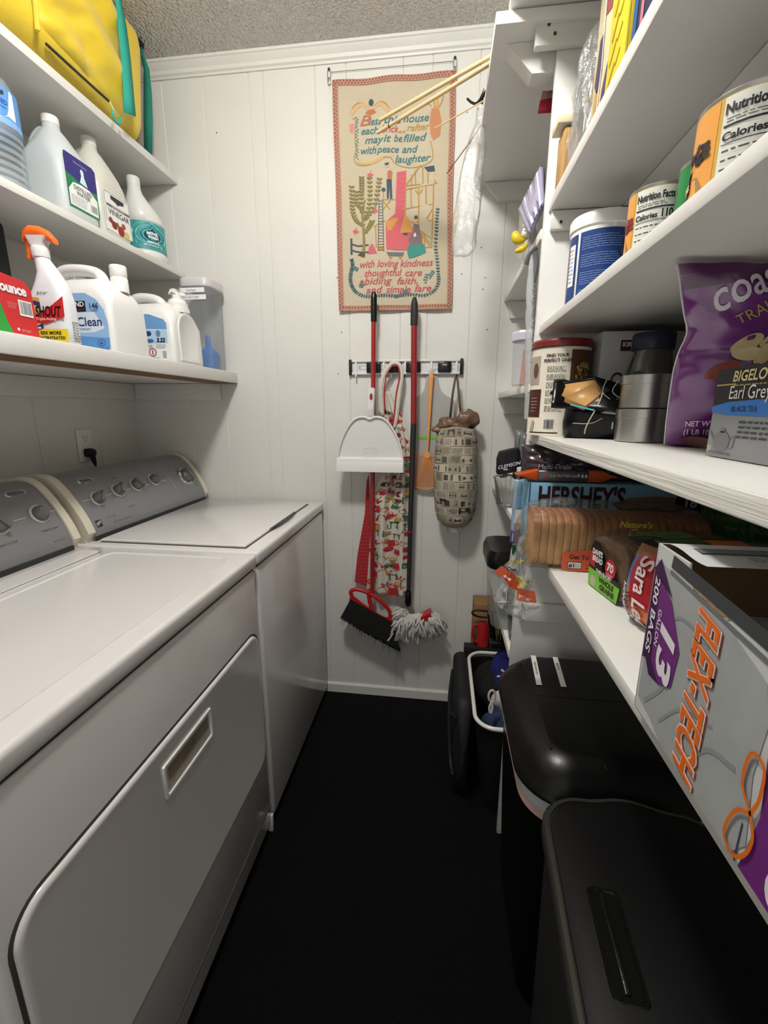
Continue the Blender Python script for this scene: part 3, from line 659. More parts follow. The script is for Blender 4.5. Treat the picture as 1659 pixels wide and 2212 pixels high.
txt(b, '3.22', .017, '#101218', fn, .05, u=.062, v=.064, h=.0012, shear=.2); fine_lines(b, lift(fn, .0007), -.02, .044, .035, .056, 5, flat('#8a8d92'), .0011, 8); fine_lines(b, lift(fn, .0007), .045, .044, .08, .058, 4, flat('#77797d'), .0016, 9)
fine_lines(b, lift(fn, .0007), .005, .010, .055, .018, 3, flat('#6a6d72'), .0011, 4); barcode(b, lift(fn, .0006), .062, .010, .078, .040); b.build('label', T)

# clear canister with lid and scoop
T = thing('food_canister', 'tall clear canister with a grey lid and DO NOT EAT tape label by the wall', 'canister', (-.912, 1.690, ZL))
CG = mat('canister_clear', '#aab0b6', .06, alpha=.30, spec=.9)
b = MB(); rloft(b, [(0, .095, .108, .022), (.006, .103, .116, .026), (.275, .110, .124, .028), (.290, .112, .126, .028)], CG, 7, (True, False)); b.build('jar', T, ang=60)
b = MB(); rloft(b, [(.286, .113, .127, .028), (.290, .122, .136, .032), (.314, .124, .138, .033), (.318, .118, .132, .030), (.319, .08, .09, .02)], mat('lid_grey', '#c9c4c8', .35), 7); b.build('lid', T, ang=40)
b = MB(); fp = lambda u, v: (.0673+v*.0*.02, u, v); fp = lambda u, v: (u-.004, -.0636, v+.006)
rect(b, fp, -.045, .262, .046, .278, '#f0eff2', .0006); txt(b, 'OxiClean', .010, '#3a3a40', fp, .0, u=-.005, v=.266, h=.0009)
rect(b, fp, -.045, .238, .050, .254, '#f0eff2', .0006); txt(b, 'DO NOT EAT', .0105, '#2c2c32', fp, .0, u=-.008, v=.242, h=.0009); b.build('tape_label', T)
S2_ = thing('measuring_scoop', 'blue plastic scoop standing inside the clear canister', 'scoop', (-.908, 1.692, ZL+.006))
SC = mat('scoop_blue', '#3f7fd0', .35)
b = MB(); rloft(b, [(0, .060, .062, .012), (.05, .066, .068, .012), (.064, .060, .060, .014), (.074, .036, .030, .01), (.082, .026, .020, .009)], SC, 5); b.build('cup', S2_, ang=60)
b = MB(); b.loft([[(x, y, z) for x, y in rr(w_, .014, .006, 4)] for z, w_ in ((.078, .024), (.10, .020), (.118, .020), (.124, .012))], SC); b.build('scoop_handle', S2_, ang=60)

# ---------------------------------------------------------------- the yellow backpack
YL = mat('yellow_nylon', '#dcbf2c', .34, bump=.6, bscale=500, spec=.5, sheen=.2)
TEAL = mat('teal_webbing', '#2fb3a0', .6, bump=1, bscale=900)
T = thing('backpack', 'yellow nylon backpack with teal straps slumped over the topmost left shelf', 'backpack', (-1.14, 1.2, ZU), room=True)
b = MB(); rings = []; NY = 60
for i in range(NY+1):
    t_ = i/NY; y = .72+(1.640-.72)*t_
    e = min(1, (1-t_)*16)**.5 if t_ > .88 else min(1, t_*9)**.5 if t_ < .11 else 1
    e = max(e, .25); hgt = .33*e*.94+.02; zc = ZU+.175; dx = .26*(.55+.45*e)
    ring = []
    for k, (x, z) in enumerate(rr(dx, hgt, .055*e+.004, 12)):
        n_ = nz(x*3, y*9, z*8, 1.6)*.010+nz(x*9+5, y*26, z*20+y*30)*.0045
        px_, pz_ = -1.138+x*(1+n_*3), zc+z*(1+n_*2)
        if x > 0: px_ += .012*math.sin((y-.9)*9+z*14)*(1 if e > .9 else e)
        ring.append((px_, y, max(pz_, ZU+.001)))
    rings.append(ring)
b.loft(rings, YL); b.build('main_pack', T, ang=80)
b = MB()
def bulge(u, v):       # front pocket, u along the shelf, v up
    y = 1.17+.325*u; z = ZU+.045+.36*v
    h_ = (max(0, 1-abs(2*u-1)**5)**.5)*(max(0, 1-abs(2*v-1)**6)**.5)
    fold = .020*math.sin(v*16+u*5+1.2*nz(u*4, v*4))*h_+.007*math.sin(v*38-u*16+2*nz(u*6, v*6+3))*h_*max(0, 1-u*1.3)
    return (-1.03+.055*h_+fold*.7, y, z-.02*u*(1-v))
b.grid(bulge, 50, 50, YL); b.build('front_pocket', T, ang=80)
b = MB(); b.tube(spline([(-.992, 1.165, ZU+.03), (-.985, 1.165, ZU+.12), (-.985, 1.168, ZU+.24), (-.995, 1.17, ZU+.33)], 6), .006, YL, 8, flat_=.8); b.build('seam_piping', T)
b = MB(); b.tube(spline([(-1.004, 1.20, ZU+.028), (-.999, 1.30, ZU+.024), (-1.0, 1.405, ZU+.026)], 8), .0035, flat('#23241f'), 6); b.build('zipper', T)
b = MB(); b.tube(spline([(-.996, 1.405, ZU+.026), (-.992, 1.41, ZU+.008), (-.99, 1.408, ZU-.004)], 5), .0016, flat('#c9c4a0'), 6)
b.tube([(-.988, 1.415+.016*math.cos(a), ZU-.008+.016*math.sin(a)) for a in [math.radians(150+240*k/16) for k in range(17)]], .0035, TEAL, 8); b.build('zipper_pull', T)
b = MB()
def strap(path, wd, m):
    vs = []
    for (x, y, z, ax) in path: vs += [(x, y-wd/2*ax[1], z), (x+wd*ax[0], y+wd/2*ax[1], z)]
    n_ = len(path); b.add(vs, [(2*i, 2*i+1, 2*i+3, 2*i+2) for i in range(n_-1)], m)
P1 = [at(x, y, X=-.965) for x, y in ((244, -30), (250, 0), (256, 60), (263, 130), (268, 200), (270, 243))]
P2 = [at(x, y, X=-.965) for x, y in ((258, -30), (262, 0), (274, 60), (283, 130), (289, 200), (294, 252))]
b.add([tuple(p) for p in P1]+[tuple(p) for p in P2], [(i, i+1, 7+i, 6+i) for i in range(5)], TEAL); b.build('teal_strap', T, solid=.0025)
b = MB()
P1 = [at(x, y, Y=1.665) for x, y in ((300, 92), (304, 118), (310, 150), (310, 200), (310, 260), (311, 326))]
P2 = [at(x, y, Y=1.665) for x, y in ((304, 96), (312, 122), (322, 150), (327, 200), (329, 260), (328, 336))]
b.add([tuple(p) for p in P1]+[tuple(p) for p in P2], [(i, i+1, 7+i, 6+i) for i in range(5)], mat('teal_webbing_dark', '#27897c', .6, bump=1, bscale=900)); b.build('teal_strap', T, solid=.0025, label='longer teal strap hanging past the shelf end')
b = MB(); p = at(299, 90, Y=1.655); b.box((p.x-.015, p.y-.02, p.z-.008), (p.x+.008, p.y+.02, p.z+.006), BLACKM, .002); b.build('buckle', T)
# ================================================================ the back wall
# --- printed linen towel
TL = mat('linen', '#cfc2a8', .85, bump=1, bscale=700, var=.07, vscale=9, sheen=.1)
T = thing('tea_towel', 'printed linen wall hanging with a house blessing and a farmhouse scene', 'wall hanging', (-.2, D-.010, 2.04), room=True)
def tw(px, py, h=0):      # towel face, in the coordinates of the print; hangs with soft ripples
    p = at(px, py, Y=D-.012)
    r_ = .0035*math.sin(p.x*34+.6*math.sin(p.z*7))+.003*nz(p.x*9, p.z*5, 2)
    return (p.x, D-.011+r_-h, p.z)
cor = ((718, 174), (983, 152), (975, 668), (733, 672))
def tuv(u, v):            # v down
    ax = cor[0][0]+(cor[1][0]-cor[0][0])*u, cor[0][1]+(cor[1][1]-cor[0][1])*u
    bx = cor[3][0]+(cor[2][0]-cor[3][0])*u, cor[3][1]+(cor[2][1]-cor[3][1])*u
    x = ax[0]+(bx[0]-ax[0])*v; y = ax[1]+(bx[1]-ax[1])*v
    x += 2.0*math.sin(v*9)*(u-.3)+(3 if v < .05 and u > .95 else 0)
    return x, y
MB().grid(lambda u, v: tw(*tuv(u, v)), 40, 70, TL).build('cloth', T, ang=80, solid=-.0015)
BORD = mat('border_cloth', '#bd8b76', .8, bump=1, bscale=600); b = MB()
wu, wv = .045, .022
for (u0, v0, u1, v1, n1, n2) in ((0, 0, 1, wv*1.2, 30, 1), (0, 1-wv, 1, 1, 30, 1), (0, 0, wu, 1, 1, 50), (1-wu, 0, 1, 1, 1, 50)):
    b.grid(lambda s, t_: tw(*tuv(u0+(u1-u0)*s, v0+(v1-v0)*t_), h=.0022), n1, n2, BORD)
b.build('border', T, ang=80)
b = MB(); dot = flat('#6b3a30'); rnd = random.Random(4)
def q2(px, py, s, m, h=.0032, rot=0):
    b.add([tw(px+s*1.0*math.cos(a+rot), py+s*1.6*math.sin(a+rot), h) for a in (0, PI/2, PI, 3*PI/2)], [(0, 1, 2, 3)], m)
for k in range(38):
    u = (k+.5)/38; q2(*tuv(u, .007), 1.5, dot); q2(*tuv(u-.012, .018), 1.3, dot); q2(*tuv(u, .985), 1.5, dot)
for k in range(58):
    v = (k+.5)/58; q2(*tuv(.014, v), 1.5, dot); q2(*tuv(.030, v+.008), 1.2, dot); q2(*tuv(.972, v), 1.5, dot); q2(*tuv(.986, v+.008), 1.3, dot)
b.build('border_print', T)
b = MB(); C0 = lambda x, y: (680+x/3.6875, 100+y/3.6875)       # enlarged print coordinates
hh = [.0012]
def TF(x, y): return tw(*C0(x, y), h=hh[0])
tealI, redI, goldI, olive, navyI = flat('#3f7479', .8), flat('#b9525a', .8), flat('#b08a45', .8), flat('#7a7344', .8), flat('#41525e', .8)
pinkI, rustI, brickI = flat('#c9646a', .8), flat('#b3704f', .8), flat('#c0565e', .8)
def st(pts, w_, m, smooth=True): b.stroke(spline([(x, y) for x, y in pts], 5) if smooth and len(pts) > 2 else pts, w_, m, TF)
def wr(s, x, y, size, m, width, rot=-.03, bold=.012):
    b.text(s, size, m, lambda u, v: TF(x+u*math.cos(rot)+v*math.sin(rot), y+u*math.sin(rot)-v*math.cos(rot)), bold, 'L', .30, 1, width)
def leaf(x, y, a, L_, m, wd=.35):
    c, s__ = math.cos(a), math.sin(a); pts = [(0, 0), (.35*L_, wd*L_), (.75*L_, wd*.8*L_), (L_, 0), (.7*L_, -wd*.6*L_), (.35*L_, -wd*.8*L_)]
    b.add([TF(x+u*c-v*s__, y+u*s__+v*c) for u, v in pts], [tuple(range(6))], m)
def fillp(pts, m, h=None):
    if h: hh[0] = h
    b.add([TF(x, y) for x, y in pts], [tuple(range(len(pts)))], m); hh[0] = .0012
for s, x, y, z, m, w_ in (('B', 360, 630, 120, rustI, 75), ('less', 430, 628, 90, tealI, 95), ('this', 545, 618, 90, tealI, 135), ('house', 705, 600, 90, tealI, 200),
    ('each', 365, 700, 82, tealI, 135), ('brick', 535, 690, 82, redI, 130), ('and', 668, 690, 40, goldI, 50), ('rafter', 735, 670, 82, goldI, 170),
    ('may', 398, 775, 85, tealI, 140), ('it', 548, 765, 85, tealI, 50), ('be', 632, 760, 85, tealI, 60), ('filled', 700, 755, 85, tealI, 175),
    ('with', 355, 858, 85, tealI, 130), ('peace', 500, 850, 80, tealI, 165), ('and', 692, 845, 85, tealI, 115), ('laughter', 640, 925, 85, tealI, 275),
    ('with loving', 350, 1765, 80, redI, 310), ('kindness', 680, 1755, 80, redI, 255), ('thoughtful', 390, 1835, 78, redI, 290), ('care', 715, 1830, 78, redI, 135),
    ('abiding', 350, 1900, 78, redI, 255), ('faith,', 650, 1895, 78, redI, 170), ('and', 405, 1968, 78, redI, 120), ('simple', 570, 1965, 78, redI, 190), ('fare.', 790, 1955, 78, redI, 150)):
    wr(s, x, y, z, m, w_)
# scroll with garland, eagle crest, corn sheaf
st([(300, 580), (325, 570), (322, 620), (318, 720), (325, 820), (310, 890), (345, 940), (440, 940), (520, 895), (600, 885), (640, 930), (730, 960), (850, 955), (930, 915), (940, 840), (920, 760)], 7, goldI)
st([(345, 915), (400, 930), (470, 925), (540, 890)], 18, flat('#c9ab62', .8)); st([(820, 480), (900, 460), (930, 480)], 5, goldI)
for k in range(26): leaf(335+4*math.sin(k), 560+k*13, .8 if k % 2 else 2.3, 16, tealI)
for sgn in (-1, 1):
    st([(445, 510), (445+sgn*60, 460), (445+sgn*110, 480), (445+sgn*160, 545)], 30, flat('#c9a87e', .8)); st([(445, 500), (445+sgn*70, 445), (445+sgn*120, 460), (445+sgn*150, 500)], 7, goldI)
fillp([(425, 505), (470, 500), (490, 530), (445, 545), (400, 530)], rustI); fillp(arc(448, 445, 20, 0, 360, 12, 28)[:-1], navyI, .0016)
fillp([(930, 500), (955, 490), (990, 500), (1010, 600), (990, 720), (945, 755), (920, 700), (915, 600)], flat('#c28164', .8))
for k in range(7): st([(935+k*9, 500), (925+k*13, 600), (930+k*11, 730)], 2.5, goldI)
st([(945, 400), (950, 450), (960, 490)], 8, goldI); st([(1025, 395), (1010, 450), (985, 490)], 8, goldI); st([(975, 400), (975, 450), (975, 490)], 18, flat('#c9a04f', .8))
fillp([(275, 620), (310, 615), (305, 690), (280, 680)], flat('#d0858a', .8))
# tree
st([(385, 1680), (392, 1560), (385, 1450), (378, 1330), (400, 1220)], lambda s: 26-14*s, flat('#8f7a4c', .8))
br = [[(385, 1440), (330, 1400), (300, 1320), (295, 1220), (290, 1110)], [(380, 1350), (370, 1220), (372, 1130), (370, 1050)], [(395, 1400), (430, 1300), (440, 1180), (435, 1060)], [(400, 1390), (470, 1300), (500, 1180), (515, 1070)], [(395, 1500), (440, 1440), (460, 1400)], [(380, 1320), (330, 1250), (330, 1150)]]
for q in br:
    st(q, 5, flat('#8f7a4c', .8)); sp = spline(q, 7)
    for i in range(1, len(sp), 2):
        for sg in (-1, 1): leaf(sp[i][0], sp[i][1], -PI/2+sg*.85, 30, olive)
for x, y in ((440, 1020), (480, 1310), (325, 1470)): fillp([(x-25, y), (x, y-15), (x+10, y-40), (x+8, y-8), (x+30, y+5), (x+5, y+18), (x-5, y+30)], pinkI)
fillp([(340, 1665), (365, 1640), (400, 1640), (400, 1680)], flat('#5a4a33', .8))
# fence, basket, ladder, trolley
fillp([(282, 1530), (298, 1530), (300, 1660), (284, 1660)], navyI); st([(298, 1575), (350, 1590), (430, 1582)], 12, navyI); st([(298, 1625), (350, 1638), (430, 1640)], 12, navyI)
fillp([(430, 1600), (460, 1570), (480, 1610), (497, 1655), (425, 1655)], pinkI)
st([(512, 1220), (505, 1630)], 5, navyI, False); st([(540, 1215), (550, 1635)], 5, navyI, False)
for k in range(18): st([(511-k*.4, 1235+k*23), (541+k*.55, 1235+k*23)], 4, navyI, False)
fillp([(505, 1595), (552, 1595), (552, 1628), (503, 1628)], goldI, .0010)
fillp([(570, 1640), (712, 1640), (700, 1672), (590, 1672)], flat('#6a6e74', .8)); 
for x in (605, 680): fillp(arc(x, 1682, 12, 0, 360, 10)[:-1], goldI, .0016)
# chimney and hearth
fillp([(652, 1000), (728, 985), (722, 1340), (770, 1400), (760, 1620), (570, 1620), (565, 1400), (640, 1330)], flat('#c9626a', .8), .0008)
fillp([(715, 1140), (728, 1130), (722, 1340), (770, 1400), (780, 1480), (640, 1490), (580, 1480), (565, 1400), (625, 1370), (700, 1360)], flat('#c9904c', .8), .0010)
fillp([(638, 1485), (740, 1480), (738, 1505), (665, 1510), (662, 1600), (640, 1605)], navyI, .0014); fillp([(665, 1510), (735, 1505), (730, 1600), (664, 1600)], flat('#cf5f69', .8), .0013)
fillp(arc(682, 1385, 17, 0, 180, 8)[::-1]+[(665, 1400), (699, 1400)], navyI, .0016)
for k in range(9): st([(656, 1020+k*36), (722, 1015+k*36)], 2, flat('#b04a55', .8), False)
# timber house frame
for q in (((840, 950), (720, 1110)), ((840, 950), (975, 1095)), ((718, 1105), (975, 1095)), ((725, 1135), (950, 1105)), ((722, 1130), (718, 1400)), ((948, 1100), (930, 1605)), ((765, 1120), (768, 1280)), ((828, 1130), (826, 1420)), ((885, 1110), (888, 1260)), ((720, 1290), (945, 1260)), ((770, 1400), (940, 1390)), ((800, 1145), (828, 1180)), ((860, 1140), (830, 1180)), ((770, 1020), (770, 1100)), ((800, 985), (802, 1100)), ((860, 975), (862, 1095)), ((900, 1015), (902, 1095)), ((935, 1300), (890, 1380)), ((850, 1480), (920, 1575)), ((855, 1560), (855, 1470)), ((875, 1585), (875, 1490)), ((830, 1465), (925, 1530)), ((855, 1605), (935, 1600)), ((840, 1490), (925, 1605))):
    st(list(q), 9, goldI, False)
for q in (((470, 1440), (560, 1390)), ((485, 1430), (490, 1610)), ((540, 1230), (600, 1300)), ((600, 1230), (545, 1300)), ((540, 1225), (640, 1220))): st(list(q), 8, goldI, False)
fillp([(870, 965), (950, 955), (958, 1000), (900, 1005)], navyI)
# figures kept generic: a builder on the scaffold and a woman in a green skirt
fillp([(578, 1000), (600, 985), (618, 1000), (612, 1060), (580, 1060)], rustI); fillp([(572, 1060), (612, 1060), (618, 1215), (600, 1215), (596, 1110), (590, 1215), (575, 1215)], navyI); fillp(arc(578, 955, 14, 0, 360, 10)[:-1], flat('#c7a58c', .8)); fillp([(556, 935), (590, 925), (588, 945), (562, 952)], navyI, .0016)
st([(548, 1140), (548, 1210)], 6, rustI, False); fillp(arc(548, 1145, 16, 0, 360, 10)[:-1], navyI, .0016)
fillp([(765, 1500), (790, 1410), (830, 1420), (845, 1490), (865, 1580), (760, 1600), (745, 1540)], flat('#7d6a70', .8)); fillp([(738, 1590), (800, 1575), (875, 1580), (885, 1645), (820, 1670), (750, 1690), (735, 1640)], flat('#3f8a80', .8), .0016); fillp(arc(800, 1385, 18, 0, 360, 12, 22)[:-1], flat('#d2ab96', .8), .0016); fillp(arc(806, 1362, 16, 0, 360, 10)[:-1], navyI, .0018)
fillp([(785, 1500), (800, 1480), (810, 1510), (790, 1520)], flat('#e6e0d8', .8), .0018); fillp([(770, 1460), (790, 1455), (780, 1500)], pinkI, .0018)
# wreath round the lower verse
wl = [(290, 1690), (300, 1740), (290, 1790), (282, 1850), (295, 1910), (330, 1960), (400, 1990), (480, 1990), (560, 1985), (640, 1990)]
wr_ = [(980, 1280), (972, 1380), (968, 1480), (962, 1600), (975, 1700), (982, 1800), (985, 1880), (950, 1950), (870, 1985), (780, 1975), (700, 1980), (640, 1995)]
for q in (wl, wr_):
    st(q, 2.5, navyI); sp = spline(q, 4)
    for i in range(1, len(sp)):
        dx_, dy_ = sp[i][0]-sp[i-1][0], sp[i][1]-sp[i-1][1]; a = math.atan2(dy_, dx_)
        for sg in (-1, 1): leaf(sp[i][0], sp[i][1], a+PI+sg*.9, 20, navyI if i % 3 else tealI)
for (x, y, a0) in ((300, 1760, 0), (360, 1920, -1), (950, 1790, 2.6), (700, 1960, -.5), (900, 1810, 2.2)):
    for k in range(7): leaf(x+k*6*math.cos(a0), y+k*9*math.sin(a0)+k*3, a0+(1 if k % 2 else -1), 22, tealI)
b.build('printed_picture', T, smooth=False)
# nails and clips that hold it
for (x, y, side) in ((711, 150, 'left'), (983, 125, 'right')):
    p = at(x, y, Y=D-.004); N = thing('hanging_clip', 'small metal clip on a nail at the %s top corner of the wall hanging' % side, 'clip', (p.x, D-.004, p.z))
    b = MB(); b.lathe([(0, 0), (.004, 0), (.004, .003), (.0015, .003), (.0015, .008)], nail, 12); o = b.build('nail', N); o.rotation_euler = (PI/2, 0, 0); o.location = (0, 0, .0)
    b = MB(); b.tube([(-.004, -.004, 0), (-.006, -.005, -.02), (-.003, -.007, -.04), (.003, -.007, -.04), (.006, -.005, -.02), (.004, -.004, 0)], .0012, CHROME, 6); b.box((-.005, -.010, -.045), (.005, -.004, -.028), CHROME, .001); b.build('wire_clip', N)
b = MB(); pa, pb = at(713, 156, Y=D-.006), at(980, 132, Y=D-.006); b.tube([pa, pb], .0008, nail, 5); o = b.build('picture_string'); tag(o, 'thin taut string between the two nails above the wall hanging', 'string')

# --- tool rack
T = thing('tool_rack', 'white and black broom holder rail screwed to the back wall', 'rack', (-.148, D-.001, 1.458), room=True)
xa, xb, za, zb = -.369, .073, 1.431, 1.486; dz = .0215
AL = mat('rack_white', '#dcdddc', .3)
b = MB(); b.box((xa+.010, D-.006, za), (xb-.010, D-.001, zb), AL, .001)
for z in (za, zb-.008): b.box((xa+.008, D-.014, z), (xb-.008, D-.001, z+.008), AL, .0015)
for x in (xa+.028, xa+.138, xa+.222, xa+.322, xb-.024): b.box((x-.004, D-.013, za), (x+.004, D-.001, zb), AL, .001)
for x in (xa+.055, xa+.12, xa+.18, xa+.25, xa+.35, xb-.05):
    for z in (1.450, 1.465): b.box((x-.02, D-.0066, z-.0008), (x+.02, D-.006, z+.0008), flat('#8f9190'))
b.build('rail', T)
for x in (xa, xb-.012): MB().box((x, D-.016, za-.002), (x+.012, D-.0012, zb+.002), BLACKM, .003).build('end_cap', T)
for x in (-.270, -.188, -.116, .003):
    c = MB(); w2 = .028 if x < -.02 else .025
    c.box((x-w2, D-.022, 1.438), (x+w2, D-.006, 1.476), BLACKP, .003); c.box((x-w2*.6, D-.026, 1.443), (x+w2*.6, D-.022, 1.471), flat('#1c1a1a'), .002); c.box((x-.008, D-.0275, 1.461), (x+.008, D-.026, 1.467), mat('grip_glint', '#9c9894', .3))
    c.build('grip', T)
for x in (-.34, -.20, -.15, -.048, .050):
    c = MB(); c.tube(spline([(x, D-.010, 1.434), (x, D-.014, 1.424), (x, D-.024, 1.420), (x, D-.028, 1.430)], 4), .0028, PLAST_W if x != -.15 else BLACKM, 8); c.build('hook', T)
b = MB(); b.lathe([(0, 0), (.004, .0), (.003, .0015), (0, .0015)], CHROME, 12); OFF.pop(T.name); o = b.build('screw', T); o.location = (-.327+.148, -.0065, 0); o.rotation_euler = (PI/2, 0, 0)

# --- broom and dustpan
REDM = mat('red_metal', '#9c1a20', .28, coat=.5); REDP = mat('red_plastic', '#b01f24', .3)
YB = 1.715
T = thing('broom', 'red-handled broom with black bristles hanging head down from the rack', 'broom', (-.262, YB, .45), room=True)
def vtube(x0, z0, x1, z1, r, m, y=YB, n=16): return MB().tube([(x0, y, z0), (x1, y, z1)], r, m, n)
vtube(-.263, 1.62, -.272, .53, .0088, REDM).build('pole', T)
b = MB(); b.lathe([(.0115, 0), (.0118, .075), (.0105, .088), (.007, .100), (0, .105)], BLACKP, 20, (-.262, YB, 1.615)); b.build('grip', T)
# head: tilted frame with an oval opening and bristles
def bq(px, py, y=1.70): p = at(px, py, Y=y); return (p.x, p.y, p.z)
b = MB()
loop = [(761, 1290), (758, 1278), (770, 1273), (796, 1281), (824, 1299), (842, 1322), (840, 1336), (824, 1334), (788, 1311)]
b.tube(spline([bq(*q) for q in loop+[loop[0]]], 5), .0085, REDP, 10)
b.tube([bq(796, 1278), bq(799, 1300), bq(806, 1324)], .010, REDP, 8)
b.loft([[bq(x, y, 1.70+dy) for x, y in ((757, 1284), (782, 1304), (812, 1326), (848, 1338), (849, 1348), (800, 1330), (765, 1306), (754, 1298))] for dy in (-.018, .018)], REDP); b.build('frame', T, ang=50)
b = MB(); BR = mat('black_bristles', '#060606', .7)
def brc(u, v, y):
    x0, y0 = 757+91*u, 1294+50*u; x1, y1 = 736+129*u, 1336+72*u+2*math.sin(u*PI)
    return bq(x0+(x1-x0)*v, y0+(y1-y0)*v, y)
for s_2 in (1.682, 1.712): b.grid(lambda a, c: brc(a, c*.93, s_2+(c*.012 if s_2 > 1.69 else -c*.012)), 24, 6, BR)
for u in (0, 1): b.add([brc(u, 0, 1.682), brc(u, 0, 1.712), brc(u, .93, 1.724), brc(u, .93, 1.67)], [(0, 1, 2, 3)], BR)
for k in range(1100):
    u = rnd.random(); y0 = 1.682+.03*rnd.random(); v1 = rnd.uniform(.9, 1.04) if rnd.random() < .97 else rnd.uniform(1.05, 1.3)
    p0 = brc(u, .3, y0); p1 = brc(min(1.01, max(-.01, u+rnd.uniform(-.02, .02))), v1, y0+(y0-1.697)*.8)
    n1 = Vector((.0011, 0, .0006)); b.add([tuple(Vector(p0)-n1), tuple(Vector(p0)+n1), tuple(Vector(p1)+n1*.5), tuple(Vector(p1)-n1*.5)], [(0, 1, 2, 3)], BR)
b.build('bristles', T, smooth=False, kind='stuff')
T = thing('dustpan', 'white plastic dustpan clipped on the broom handle', 'dustpan', (-.275, 1.69, 1.06), room=True)
DP = mat('dustpan_white', '#dddcda', .25)
b = MB(); cx0 = -.273
half = [(0, 1.262), (.02, 1.270), (.05, 1.266), (.075, 1.245), (.10, 1.205), (.118, 1.16), (.128, 1.11), (.131, 1.062)]
out = [(-u, z) for u, z in half[::-1]]+half[1:]
b.prism(out, DP, lambda u, v, w_: (cx0+u*1.0, w_-.0*(v), v), 1.682, 1.690)
b.tube(spline([(cx0+u, 1.678, z) for u, z in out], 3), .0045, DP, 8); b.build('pan', T, ang=50)
b = MB(); b.prism([(0, 1.118), (-.014, 1.110), (-.016, 1.098), (-.020, 1.092), (-.022, 1.062), (0, 1.058)], DP, lambda u, v, w_: (w_, 1.682+u, v), cx0-.130, cx0+.131); b.build('lip', T, ang=30)
b = MB(); 
for k in range(1):
    b.tube([(cx0+.03*math.cos(t_), 1.6815, 1.137+.018*math.sin(t_)) for t_ in [2*PI*i/30 for i in range(31)]], .0007, DP, 5)
b.text('libman', .018, DP, lambda u, v: (cx0+u, 1.6812, 1.131+v), .01, shear=.2); b.build('embossed_logo', T)
b = MB(); b.loft([[(x, 1.694+y, z) for x, y in rr(w_, .022, .008, 4, c)] for z, w_, c in ((1.245, .045, cx0+.004), (1.262, .034, cx0+.001), (1.285, .030, cx0), (1.36, .031, cx0+.003), (1.372, .031, cx0+.003), (1.378, .024, cx0+.003))], DP); hd = b.build('handle', T, ang=50)
b = MB(); b.ell(0, 0, .006, .013, mat('red_oval', '#8e2a2a', .4), lambda u, v: (cx0+.005+u, 1.6825, 1.345+v)); b.build('hang_hole', hd)
b = MB(); b.box((cx0-.009, 1.6815, 1.272), (cx0+.012, 1.683, 1.30), mat('handle_recess', '#c9c8c4', .3), .0005); b.build('handle_recess', hd)

# --- twist mop
T = thing('mop', 'string mop with a red and black pole hanging from the rack', 'mop', (-.112, YB, .4), room=True)
vtube(-.113, 1.62, -.108, 1.245, .0112, mat('red_matte_pole', '#8f2226', .45)).build('red_tube', T)
b = MB(); b.lathe([(.0135, 0), (.0135, .05), (.012, .075), (.007, .092), (0, .097)], mat('rubber_grip', '#262626', .6), 20, (-.113, YB, 1.60)); b.build('grip', T)
b = MB(); GP = mat('grey_pole', '#2b2b2f', .4); b.tube([(-.108, YB, 1.25), (-.113, YB, .90), (-.116, YB, .56)], lambda s: .0112-.002*s, GP, 16); b.build('grey_tube', T)
MB().tube([(-.1145, YB, .818), (-.1146, YB, .812)], .0115, REDP, 16).build('red_band', T)
MB().lathe([(.011, 0), (.015, .01), (.013, .06), (.010, .07)], BLACKP, 16, (-.117, YB, .485)).build('socket', T)
b = MB(); a_ = at(893, 1345, Y=1.70); c2 = at(929, 1322, Y=1.70); dv = Vector((c2.x-a_.x, 0, c2.z-a_.z)); nv = Vector((-dv.z, 0, dv.x)).normalized()*.016
P = [Vector((a_.x-.02, 0, a_.z+.004)), Vector((c2.x, 0, c2.z+.008)), Vector((c2.x, 0, c2.z))-nv, Vector((a_.x-.02, 0, a_.z-.008))-nv]
b.prism([(p.x, p.z) for p in P], REDP, lambda u, v, w_: (u, w_, v), 1.672, 1.725); b.build('red_clamp', T)
b = MB(); YN = mat('mop_yarn', '#cfcecb', .9, bump=1, bscale=500)
for k in range(210):
    s = rnd.random(); x0 = -.150+.150*s; z0 = .445+.022*s-.01*rnd.random(); y0 = 1.70+rnd.uniform(-.025, .02)
    dx = rnd.uniform(-.03, .03)+(s-.45)*.06; L_ = rnd.uniform(.07, .125)*(1-.5*abs(s-.4)); 
    p = [(x0, y0, z0)]
    for q in range(1, 5): p.append((x0+dx*q/4+rnd.uniform(-.006, .006), min(D-.012, y0+rnd.uniform(-.012, .008)-.016*math.sin(q/4*PI)), z0-L_*q/4+.012*math.sin(q/4*PI)))
    b.tube(spline(p, 2), .0042, YN, 5)
for k in range(26):        # loops on the left side
    x0 = -.13+.02*rnd.random(); z0 = .455+.015*rnd.random(); ax = rnd.uniform(.03, .062); az = rnd.uniform(.02, .04); y0 = rnd.uniform(1.675, 1.715)
    b.tube([(x0-ax/2+ax/2*math.cos(t_), y0+.006*math.sin(2*t_), z0-.02+az*.8*math.sin(t_)-.03*rnd.random()*.2) for t_ in [2*PI*i/12 for i in range(13)]], .0034, YN, 5)
b.build('mop_yarn', T, ang=80, kind='stuff')
b = MB(); b.lathe([(0, .045), (.05, .035), (.072, 0), (.05, -.04), (0, -.05)], YN, 20, (-.075, 1.70, .415), 1.0, .35); b.build('mop_core', T, ang=80)

